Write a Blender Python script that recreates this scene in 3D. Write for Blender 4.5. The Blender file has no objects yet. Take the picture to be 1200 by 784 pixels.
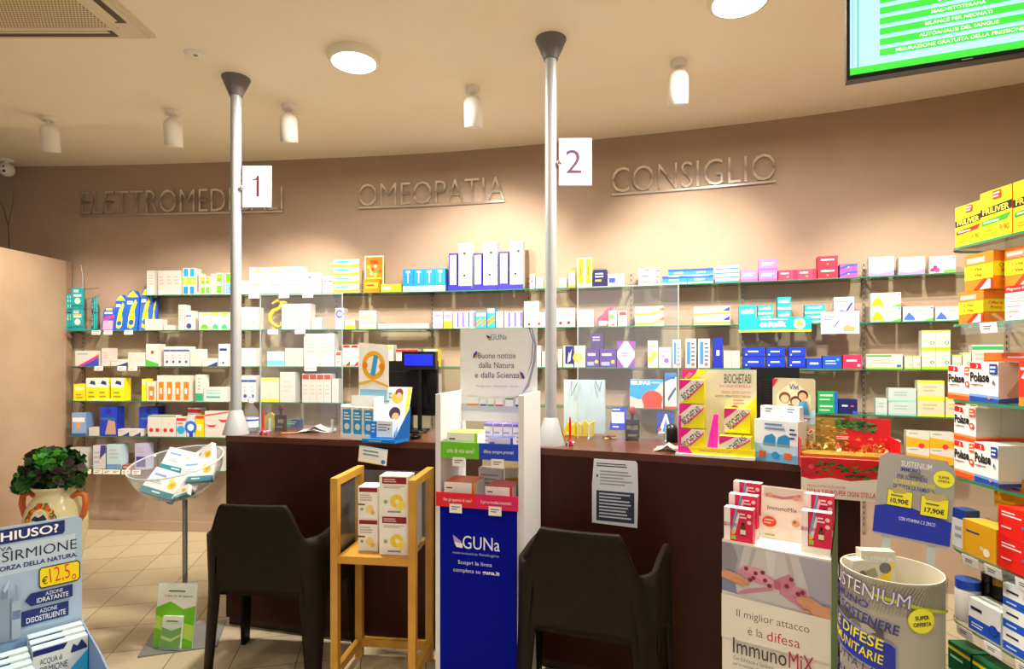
LAMP, LAMP2 = 60, 10
SPOT = [80, 98, 150, 92, 92, 100]; SPA = 75
EXPO = 0.7
DAY = 18; WORLD = .15
import bpy, math, random
import numpy as np
from mathutils import Vector, Matrix
random.seed(7)
F = 680.0; CX = 600.0; HY = 418.0; H = 1.6
sc = bpy.context.scene
COL = sc.collection

# ------------------------------------------------------------------ materials
_m = {}
def lin(h):
    h = h.lstrip('#')
    c = [int(h[i:i+2], 16)/255 for i in (0, 2, 4)]
    return tuple((x/12.92 if x <= .04045 else ((x+.055)/1.055)**2.4) for x in c) + (1,)
def mat(hexc, rough=.5, metal=0.0, spec=.4, emit=0, key=''):
    k = (hexc, rough, metal, spec, emit, key)
    if k in _m: return _m[k]
    m = bpy.data.materials.new('finish_' + hexc.strip('#') + key)
    m.use_nodes = True
    b = m.node_tree.nodes['Principled BSDF']
    b.inputs['Base Color'].default_value = lin(hexc)
    b.inputs['Roughness'].default_value = rough
    b.inputs['Metallic'].default_value = metal
    b.inputs['Specular IOR Level'].default_value = spec
    if emit:
        b.inputs['Emission Color'].default_value = lin(hexc)
        b.inputs['Emission Strength'].default_value = emit
    _m[k] = m
    return m
def noisy(name, c1, c2, scale, rough, bump=0.0, detail=3, spec=.3):
    m = bpy.data.materials.new(name); m.use_nodes = True
    nt = m.node_tree; b = nt.nodes['Principled BSDF']
    tc = nt.nodes.new('ShaderNodeTexCoord'); n = nt.nodes.new('ShaderNodeTexNoise')
    n.inputs['Scale'].default_value = scale; n.inputs['Detail'].default_value = detail
    nt.links.new(tc.outputs['Object'], n.inputs['Vector'])
    r = nt.nodes.new('ShaderNodeValToRGB')
    r.color_ramp.elements[0].color = lin(c1); r.color_ramp.elements[1].color = lin(c2)
    r.color_ramp.elements[0].position = .35; r.color_ramp.elements[1].position = .65
    nt.links.new(n.outputs['Fac'], r.inputs['Fac']); nt.links.new(r.outputs['Color'], b.inputs['Base Color'])
    b.inputs['Roughness'].default_value = rough; b.inputs['Specular IOR Level'].default_value = spec
    if bump:
        bp = nt.nodes.new('ShaderNodeBump'); bp.inputs['Strength'].default_value = bump
        bp.inputs['Distance'].default_value = .01
        nt.links.new(n.outputs['Fac'], bp.inputs['Height']); nt.links.new(bp.outputs['Normal'], b.inputs['Normal'])
    return m
def clear(name, tint='#ffffff', haze=0.0, hazec='#ffffff', gloss=.03):
    m = bpy.data.materials.new(name); m.use_nodes = True
    nt = m.node_tree; nt.nodes.clear()
    out = nt.nodes.new('ShaderNodeOutputMaterial'); tr = nt.nodes.new('ShaderNodeBsdfTransparent')
    tr.inputs['Color'].default_value = lin(tint)
    gl = nt.nodes.new('ShaderNodeBsdfGlossy'); gl.inputs['Roughness'].default_value = gloss
    lw = nt.nodes.new('ShaderNodeLayerWeight'); lw.inputs['Blend'].default_value = .5
    pw = nt.nodes.new('ShaderNodeMath'); pw.operation = 'POWER'; pw.inputs[1].default_value = 4
    nt.links.new(lw.outputs['Facing'], pw.inputs[0])
    fr = nt.nodes.new('ShaderNodeMath'); fr.operation = 'MULTIPLY_ADD'; fr.inputs[1].default_value = .6; fr.inputs[2].default_value = .035
    nt.links.new(pw.outputs[0], fr.inputs[0])
    mx = nt.nodes.new('ShaderNodeMixShader')
    nt.links.new(fr.outputs[0], mx.inputs[0]); nt.links.new(tr.outputs[0], mx.inputs[1]); nt.links.new(gl.outputs[0], mx.inputs[2])
    last = mx
    if haze:
        d = nt.nodes.new('ShaderNodeBsdfDiffuse'); d.inputs['Color'].default_value = lin(hazec)
        m2 = nt.nodes.new('ShaderNodeMixShader'); m2.inputs[0].default_value = haze
        nt.links.new(mx.outputs[0], m2.inputs[1]); nt.links.new(d.outputs[0], m2.inputs[2]); last = m2
    nt.links.new(last.outputs[0], out.inputs['Surface'])
    return m
GLASS = clear('clear_glass', '#f0faf5')
GEDGE = mat('#2f7d58', .15, 0, .6, key='edge')
ACRY = clear('clear_acrylic', '#fbfdff', .05, '#e8eef2')
ACRYE = clear('acrylic_edge', '#dfeaf0', .45, '#e9f2f5')
BOWLM = clear('bowl_plastic', '#fafbfc', .07, '#eef0f4', .1)
CHROME = mat('#e9e9ee', .1, 1.0)
STEEL = mat('#b9bcc0', .35, 1.0)
BLACK = mat('#0c0c0e', .35)
WHITE = mat('#f4f2ee', .5)
POLE = mat('#aeb2b6', .4, .25)
CONE = mat('#6f6a6c', .5)

# ------------------------------------------------------------------ mesh builder
_txt = {}
def text_mesh(s, bold=0.0, res=3):
    k = (s, bold)
    if k in _txt: return _txt[k]
    c = bpy.data.curves.new('t', 'FONT'); c.body = s; c.resolution_u = res; c.offset = bold
    o = bpy.data.objects.new('t', c)
    me = bpy.data.meshes.new_from_object(o)
    vs = [(v.co.x, v.co.y) for v in me.vertices]; fs = [tuple(p.vertices) for p in me.polygons]
    bpy.data.objects.remove(o); bpy.data.meshes.remove(me); bpy.data.curves.remove(c)
    xs = [v[0] for v in vs] or [0, 1]; ys = [v[1] for v in vs] or [0, 1]
    x0, x1, y0, y1 = min(xs), max(xs), min(ys), max(ys)
    _txt[k] = ([((x-x0)/max(x1-x0, 1e-6), (y-y0)/max(y1-y0, 1e-6)) for x, y in vs], fs, (x1-x0)/max(y1-y0, 1e-6))
    return _txt[k]

class MB:
    def __init__(s): s.v = []; s.f = []; s.mi = []; s.sm = []; s.m = []; s.M = Matrix.Identity(4)
    def mid(s, m):
        if m not in s.m: s.m.append(m)
        return s.m.index(m)
    def add(s, vs, fs, m, smooth=False):
        o = len(s.v); s.v += [s.M @ Vector(v) for v in vs]; i = s.mid(m)
        for f in fs:
            s.f.append([o+a for a in f]); s.mi.append(i); s.sm.append(smooth)
    def box(s, x0, x1, y0, y1, z0, z1, m, mf=None):
        vs = [(x0,y0,z0),(x1,y0,z0),(x1,y1,z0),(x0,y1,z0),(x0,y0,z1),(x1,y0,z1),(x1,y1,z1),(x0,y1,z1)]
        fs = [(0,3,2,1),(4,5,6,7),(0,1,5,4),(1,2,6,5),(2,3,7,6),(3,0,4,7)]
        s.add(vs, fs, m)
    def prism(s, poly, z0, z1, m, mtop=None, side=None):
        n = len(poly)
        a = sum(poly[i][0]*poly[(i+1) % n][1]-poly[(i+1) % n][0]*poly[i][1] for i in range(n))
        if a < 0: poly = poly[::-1]
        vs = [(x, y, z0) for x, y in poly] + [(x, y, z1) for x, y in poly]
        s.add(vs, [tuple(range(n))[::-1], tuple(range(n, 2*n))], mtop or m)
        s.add(vs, [(i, (i+1) % n, n+(i+1) % n, n+i) for i in range(n)], side or m)
    def plate(s, poly, y0, y1, m, side=None):       # polygon in x,z extruded along y
        n = len(poly)
        a = sum(poly[i][0]*poly[(i+1) % n][1]-poly[(i+1) % n][0]*poly[i][1] for i in range(n))
        if a < 0: poly = poly[::-1]
        vs = [(x, y0, z) for x, z in poly] + [(x, y1, z) for x, z in poly]
        s.add(vs, [tuple(range(n)), tuple(range(n, 2*n))[::-1]], m)
        s.add(vs, [(i, n+i, n+(i+1) % n, (i+1) % n) for i in range(n)], side or m)
    def lathe(s, prof, m, n=28, c=(0, 0), cap=True, smooth=True):
        vs = []; fs = []
        for r, z in prof:
            for k in range(n):
                a = 2*math.pi*k/n; vs.append((c[0]+r*math.cos(a), c[1]+r*math.sin(a), z))
        for j in range(len(prof)-1):
            for k in range(n):
                a, b = j*n+k, j*n+(k+1) % n
                fs.append((a, b, b+n, a+n))
        s.add(vs, fs, m, smooth)
        if cap:
            if prof[0][0] > 1e-4: s.add(vs[:n], [tuple(range(n))[::-1]], m)
            if prof[-1][0] > 1e-4: s.add(vs[-n:], [tuple(range(n))], m)
    def tube(s, pts, r, m, n=8, cap=True, closed=False):
        pts = [Vector(p) for p in pts]; rs = r if isinstance(r, (list, tuple)) else [r]*len(pts)
        vs = []; fs = []; up = Vector((0, 0, 1)); prev = None
        N = len(pts)
        for i, p in enumerate(pts):
            a = pts[i-1] if (i > 0 or closed) else p; b = pts[(i+1) % N] if (i < N-1 or closed) else p
            t = (b-a).normalized()
            if prev is None:
                q = t.cross(up) if abs(t.dot(up)) < .95 else t.cross(Vector((1, 0, 0)))
            else: q = prev - t*prev.dot(t)
            q.normalize(); prev = q; w = t.cross(q)
            for k in range(n):
                an = 2*math.pi*k/n; vs.append(p+(q*math.cos(an)+w*math.sin(an))*rs[i])
        for i in range(N if closed else N-1):
            for k in range(n):
                a, b = i*n+k, i*n+(k+1) % n; c, d = ((i+1) % N)*n+(k+1) % n, ((i+1) % N)*n+k
                fs.append((a, b, c, d))
        s.add(vs, fs, m, True)
        if cap and not closed:
            s.add(vs[:n], [tuple(range(n))], m); s.add(vs[-n:], [tuple(range(n))[::-1]], m)
    def ball(s, c, r, m, n=12, sq=(1, 1, 1)):
        vs = []; fs = []; k2 = n//2
        for j in range(k2+1):
            th = math.pi*j/k2
            for k in range(n):
                a = 2*math.pi*k/n
                vs.append((c[0]+r*sq[0]*math.sin(th)*math.cos(a), c[1]+r*sq[1]*math.sin(th)*math.sin(a), c[2]-r*sq[2]*math.cos(th)))
        for j in range(k2):
            for k in range(n):
                a, b = j*n+k, j*n+(k+1) % n
                fs.append((a, b, b+n, a+n))
        s.add(vs, fs, m, True)
    # print: ops laid out on a face; fn(u,v,layer)->point
    def paint(s, fn, W, Hh, ops, step=.00035, rough=.45, seg=1, emit=0, base=0):
        for i, op in enumerate(ops):
            l = step*(i+1+base); k = op[0]; m = mat(op[1], rough, emit=emit) if isinstance(op[1], str) else op[1]
            if k == 'r':
                u0, v0, u1, v1 = op[2:6]; n = seg if seg > 1 else 1
                vs = []
                for j in range(n+1):
                    u = u0+(u1-u0)*j/n; vs += [fn(u*W, v0*Hh, l), fn(u*W, v1*Hh, l)]
                s.add(vs, [(2*j, 2*j+2, 2*j+3, 2*j+1) for j in range(n)], m)
            elif k == 'c':
                u, v, r = op[2:5]; ry = op[5] if len(op) > 5 else r
                n = 20
                s.add([fn(u*W+r*Hh*math.cos(2*math.pi*j/n), v*Hh+ry*Hh*math.sin(2*math.pi*j/n), l) for j in range(n)], [tuple(range(n))], m)
            elif k == 'p':
                s.add([fn(u*W, v*Hh, l) for u, v in op[2]], [tuple(range(len(op[2])))], m)
            elif k == 't':
                t = op[2]; u0, v0, u1, v1 = op[3:7]; bold = op[7] if len(op) > 7 else 0; rot = math.radians(op[8]) if len(op) > 8 else 0
                vs, fs, _ = text_mesh(t, bold)
                cx, cy = (u0+u1)/2*W, (v0+v1)/2*Hh; w, h = (u1-u0)*W, (v1-v0)*Hh
                ca, sa = math.cos(rot), math.sin(rot)
                o = []
                for x, y in vs:
                    a, b = (x-.5)*w, (y-.5)*h
                    o.append(fn(cx+a*ca-b*sa, cy+a*sa+b*ca, l))
                s.add(o, fs, m)
            elif k == 'l':
                u0, v0, u1, v1, n = op[2:7]
                rr = random.Random(int(1000*(u0+v1*3+n)))
                for j in range(n):
                    vc = v1-(v1-v0)*(j+.5)/n; t = (v1-v0)/n*.22
                    ue = u1-(u1-u0)*rr.uniform(0, .35)
                    s.add([fn(u0*W, (vc-t)*Hh, l), fn(ue*W, (vc-t)*Hh, l), fn(ue*W, (vc+t)*Hh, l), fn(u0*W, (vc+t)*Hh, l)], [(0, 1, 2, 3)], m)
    def mesh(s, name):
        me = bpy.data.meshes.new(name)
        me.from_pydata([tuple(v) for v in s.v], [], s.f)
        for m in s.m: me.materials.append(m)
        me.polygons.foreach_set('material_index', s.mi)
        me.polygons.foreach_set('use_smooth', s.sm)
        me.update(); return me
    def build(s, name, parent=None, loc=None, yaw=0):
        o = bpy.data.objects.new(name, s.mesh(name)); COL.objects.link(o)
        if parent: o.parent = parent
        if loc is not None: o.location = loc
        o.rotation_euler.z = yaw
        return o
ALL = []
def tag(o, label=None, cat=None, group=None, kind=None):
    if label: o['label'] = label; ALL.append(label)
    if cat: o['category'] = cat
    if group: o['group'] = group
    if kind: o['kind'] = kind
    return o
def root(name, label, cat, loc=(0, 0, 0), yaw=0, group=None):
    o = bpy.data.objects.new(name, None); COL.objects.link(o); o.empty_display_size = .1
    o.location = loc; o.rotation_euler.z = yaw
    return tag(o, label, cat, group)
def struct(o): o['kind'] = 'structure'; return o
def at(px, py, Y): return Vector(((px-CX)/F*Y, Y, H-(py-HY)/F*Y))
def onz(px, py, z):
    Y = F*(H-z)/(py-HY); return Vector(((px-CX)/F*Y, Y, z))
def front(u, v, l): return (u, -l, v)

# ------------------------------------------------------------------ the curved back wall
CTRL = [(-6.6,5.44),(-5.6,5.42),(-4.77,5.41),(-3.9,5.385),(-2.8,5.30),(-1.8,5.20),(-.75,5.06),(.05,4.885),(.85,4.69),(1.68,4.44),(2.47,4.15),(3.30,3.76),(3.9,3.40)]
def catmull(P, n=24):
    P = [np.array(p, float) for p in P]; P = [2*P[0]-P[1]]+P+[2*P[-1]-P[-2]]; out = []
    for i in range(1, len(P)-2):
        for k in range(n):
            t = k/n; a, b, c, d = P[i-1:i+3]
            out.append(.5*((2*b)+(-a+c)*t+(2*a-5*b+4*c-d)*t*t+(-a+3*b-3*c+d)*t**3))
    out.append(P[-2]); return np.array(out)
WALL = catmull(CTRL)
TAN = np.gradient(WALL, axis=0); TAN /= np.linalg.norm(TAN, axis=1)[:, None]
NRM = np.stack([TAN[:, 1], -TAN[:, 0]], 1)          # towards the room
S = np.concatenate([[0], np.cumsum(np.linalg.norm(np.diff(WALL, axis=0), axis=1))])
def off(d): return WALL+NRM*d
def hit(px, d):
    c = off(d); r = c[:, 0]/c[:, 1]; t = (px-CX)/F
    return np.array([np.interp(t, r, c[:, 0]), np.interp(t, r, c[:, 1])])
def s_of(px, d=0.0):
    c = off(d); return float(np.interp((px-CX)/F, c[:, 0]/c[:, 1], S))
def on_wall(s, d):
    c = off(d); return np.array([np.interp(s, S, c[:, 0]), np.interp(s, S, c[:, 1])])

# ------------------------------------------------------------------ room
CEIL = 3.28; CEILHI = 3.372
brown = noisy('wall_paint', '#ab9380', '#b09885', 3, .7)
struct_objs = []
mb = MB(); n = len(WALL); c = WALL
vs = [(x, y, 0) for x, y in c]+[(x, y, CEILHI) for x, y in c]
b = off(-.12)
mb.add(vs, [(i+1, i, n+i, n+i+1) for i in range(n-1)], brown, True)
struct(mb.build('wall_back'))
mb = MB()
bb = off(.014)
vs = [(x, y, 0) for x, y in bb]+[(x, y, .09) for x, y in bb]+[(x, y, .09) for x, y in c]
mb.add(vs, [(i, i+1, n+i+1, n+i) for i in range(n-1)]+[(n+i, n+i+1, 2*n+i+1, 2*n+i) for i in range(n-1)], mat('#a8917c', .5))
struct(mb.build('baseboard_back'))
# floor tiles
fl = bpy.data.materials.new('floor_tiles'); fl.use_nodes = True
nt = fl.node_tree; P = nt.nodes['Principled BSDF']
tc = nt.nodes.new('ShaderNodeTexCoord'); mp = nt.nodes.new('ShaderNodeMapping')
mp.inputs['Rotation'].default_value = (0, 0, -math.radians(12.4)); mp.inputs['Location'].default_value = (.12, .10, 0)
br = nt.nodes.new('ShaderNodeTexBrick'); br.offset = 0; br.squash = 1
br.inputs['Scale'].default_value = 1; br.inputs['Brick Width'].default_value = .33; br.inputs['Row Height'].default_value = .33
br.inputs['Mortar Size'].default_value = .0035; br.inputs['Mortar Smooth'].default_value = .3
br.inputs['Color1'].default_value = lin('#d2c1a2'); br.inputs['Color2'].default_value = lin('#c9b797'); br.inputs['Mortar'].default_value = lin('#7e6c54')
no = nt.nodes.new('ShaderNodeTexNoise'); no.inputs['Scale'].default_value = 60; no.inputs['Detail'].default_value = 4
mxx = nt.nodes.new('ShaderNodeMixRGB'); mxx.blend_type = 'MULTIPLY'; mxx.inputs[0].default_value = .3
nt.links.new(tc.outputs['Object'], mp.inputs['Vector']); nt.links.new(mp.outputs[0], br.inputs['Vector']); nt.links.new(mp.outputs[0], no.inputs['Vector'])
nt.links.new(br.outputs['Color'], mxx.inputs[1]); nt.links.new(no.outputs['Color'], mxx.inputs[2]); nt.links.new(mxx.outputs[0], P.inputs['Base Color'])
P.inputs['Roughness'].default_value = .38
bp = nt.nodes.new('ShaderNodeBump'); bp.inputs['Strength'].default_value = .3; bp.inputs['Distance'].default_value = .002; bp.invert = True
nt.links.new(br.outputs['Fac'], bp.inputs['Height']); nt.links.new(bp.outputs[0], P.inputs['Normal'])
mb = MB(); mb.box(-6.6, 4.2, -3.2, 5.7, -.06, 0, fl); struct(mb.build('floor'))
cream = noisy('ceiling_paint', '#f4e9d0', '#f6ecd6', 2, .8)
# lower ceiling ends along a curve about 1.1 m before the wall; a higher strip follows behind
ce = off(1.12)
poly = [(-6.6, -3.2)]+[(-6.6, float(ce[0][1]))]+[tuple(p) for p in ce if p[0] > -6.6]+[(4.2, float(ce[-1][1])-.3), (4.2, -3.2)]
mb = MB(); mb.prism(poly, CEIL, CEIL+.05, cream); struct(mb.build('ceiling'))
mb = MB(); mb.box(-6.6, 4.2, 1.6, 5.7, CEILHI, CEILHI+.05, cream); struct(mb.build('ceiling_cove'))
side = noisy('side_wall_paint', '#cdb9a2', '#d1bea8', 3, .7)
mb = MB(); mb.box(-6.72, -6.6, -3.2, 5.6, 0, CEILHI, side); struct(mb.build('wall_left'))
mb = MB(); mb.prism([(2.24, -3.2), (2.24, 2.30), (3.9, 3.40), (4.0, 3.3), (2.36, 2.2), (2.36, -3.2)], 0, CEILHI, side); struct(mb.build('wall_right'))
# shop front behind the viewer: wall with a wide window and its panes
mb = MB()
mb.box(-6.6, -5.4, -3.3, -3.2, 0, CEILHI, side); mb.box(1.6, 2.3, -3.3, -3.2, 0, CEILHI, side)
mb.box(-5.4, 1.6, -3.3, -3.2, 2.75, CEILHI, side); mb.box(-5.4, 1.6, -3.3, -3.2, 0, .35, side)
struct(mb.build('wall_front'))
mb = MB()
for x in (-5.4, -3.65, -1.9, -.15, 1.55): mb.box(x, x+.05, -3.29, -3.22, .35, 2.75, BLACK)
for i in range(4):
    x = -5.35+1.75*i; mb.box(x, x+1.7, -3.26, -3.25, .35, 2.75, GLASS)
struct(mb.build('window_1'))
# partition at left, its top below the ceiling
mb = MB(); mb.box(-4.62, -4.08, 2.6, 5.36, 0, 2.475, noisy('panel_laminate', '#b89c84', '#bda28b', 4, .45))
mb.box(-4.085, -4.072, 5.30, 5.37, 0, 2.475, mat('#a58a74', .5)); struct(mb.build('wall_side_panel'))

# camera
cam = bpy.data.cameras.new('camera'); co = bpy.data.objects.new('camera', cam); COL.objects.link(co)
cam.sensor_width = 36; cam.lens = 36*F/1200; cam.shift_y = (HY-392)/1200
co.location = (0, 0, H); co.rotation_euler = (math.pi/2, 0, 0); sc.camera = co
sc.view_settings.view_transform = 'Standard'; sc.view_settings.look = 'None'; sc.view_settings.gamma = 1
# ------------------------------------------------------------------ wall shelving
ROWZ = [H+.547, H+.236, H-.084, H-.395, H-.707, H-1.003]
ROWN = ['top', 'second', 'third', 'fourth', 'fifth', 'lowest']
SD = .20
strips = [98, 186, 286, 395, 507, 620, 740, 870, 1012, 1179]
SS = [s_of(p) for p in strips]
SS.append(SS[-1]+.85)
slot = mat('#3a2e26', .6)
def local_frame(s):
    p = on_wall(s, 0); q = on_wall(s+.01, 0); t = (q-p)/np.linalg.norm(q-p)
    return p, math.atan2(t[1], t[0])
where_strip = ['at the left end by the side panel', 'under the first big chrome letters', 'just right of the first pole', 'left of the customer display',
    'behind the customer display', 'right of the white header card', 'right of the second pole', 'above the yellow and pink display', 'left of the white rainbow-free boxes', 'behind the orange boxes']
where_strip[8] = 'between the pink boxes and the white boxes'
for i, s in enumerate(SS[:10]):
    p, a = local_frame(s)
    r = root('shelf_upright', 'slotted metal shelf upright on the back wall, ' + where_strip[i], 'shelf upright', (p[0], p[1], 0), a, 'slotted uprights of the wall shelves')
    mb = MB(); mb.box(-.009, .009, -.012, -.001, .35, 2.27 if i else 2.0, mat('#a79a8c', .4, .5))
    z = .4
    while z < (2.25 if i else 1.98): mb.box(-.003, .003, -.0135, -.0115, z, z+.022, slot); z += .04
    mb.build('rail', r)
    for k, z in enumerate(ROWZ):
        if k == 0 and i == 0: continue
        if k == 5 and i > 2: continue
        b_ = MB(); b_.box(-.011, .011, -.045, -.0138, z-.03, z-.0085, mat('#8c8078', .35, .6)); b_.box(-.006, .006, -.15, -.045, z-.018, z-.0085, mat('#8c8078', .35, .6)); b_.build('bracket', r)
bay_names = ['far left bay', 'bay left of the first pole', 'bay right of the first pole', 'bay left of the customer display', 'bay behind the white header card',
             'bay crossed by the second pole', 'bay above the yellow and pink display', 'bay above the family photo card', 'bay at the right end', 'bay behind the orange boxes']
for k, z in enumerate(ROWZ):
    for i in range(-1, 10):
        if i == -1:
            if k == 0: continue
            s0, s1 = s_of(79, SD), SS[1]-.002
        elif i == 0: continue
        else: s0, s1 = SS[i]+.002, SS[i+1]-.002
        if k == 5 and i > 1: continue
        ss = np.linspace(s0, s1, 9)
        fr = [tuple(on_wall(s, SD)) for s in ss]; bk = [tuple(on_wall(s, .014)) for s in ss]
        mb = MB(); mb.prism(fr+bk[::-1], z-.008, z, GLASS, side=GEDGE)
        o = mb.build('glass_shelf')
        tag(o, f"{ROWN[k]} glass wall shelf, {bay_names[max(i, 0)]}", 'shelf', 'glass shelves on the back wall')

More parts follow.
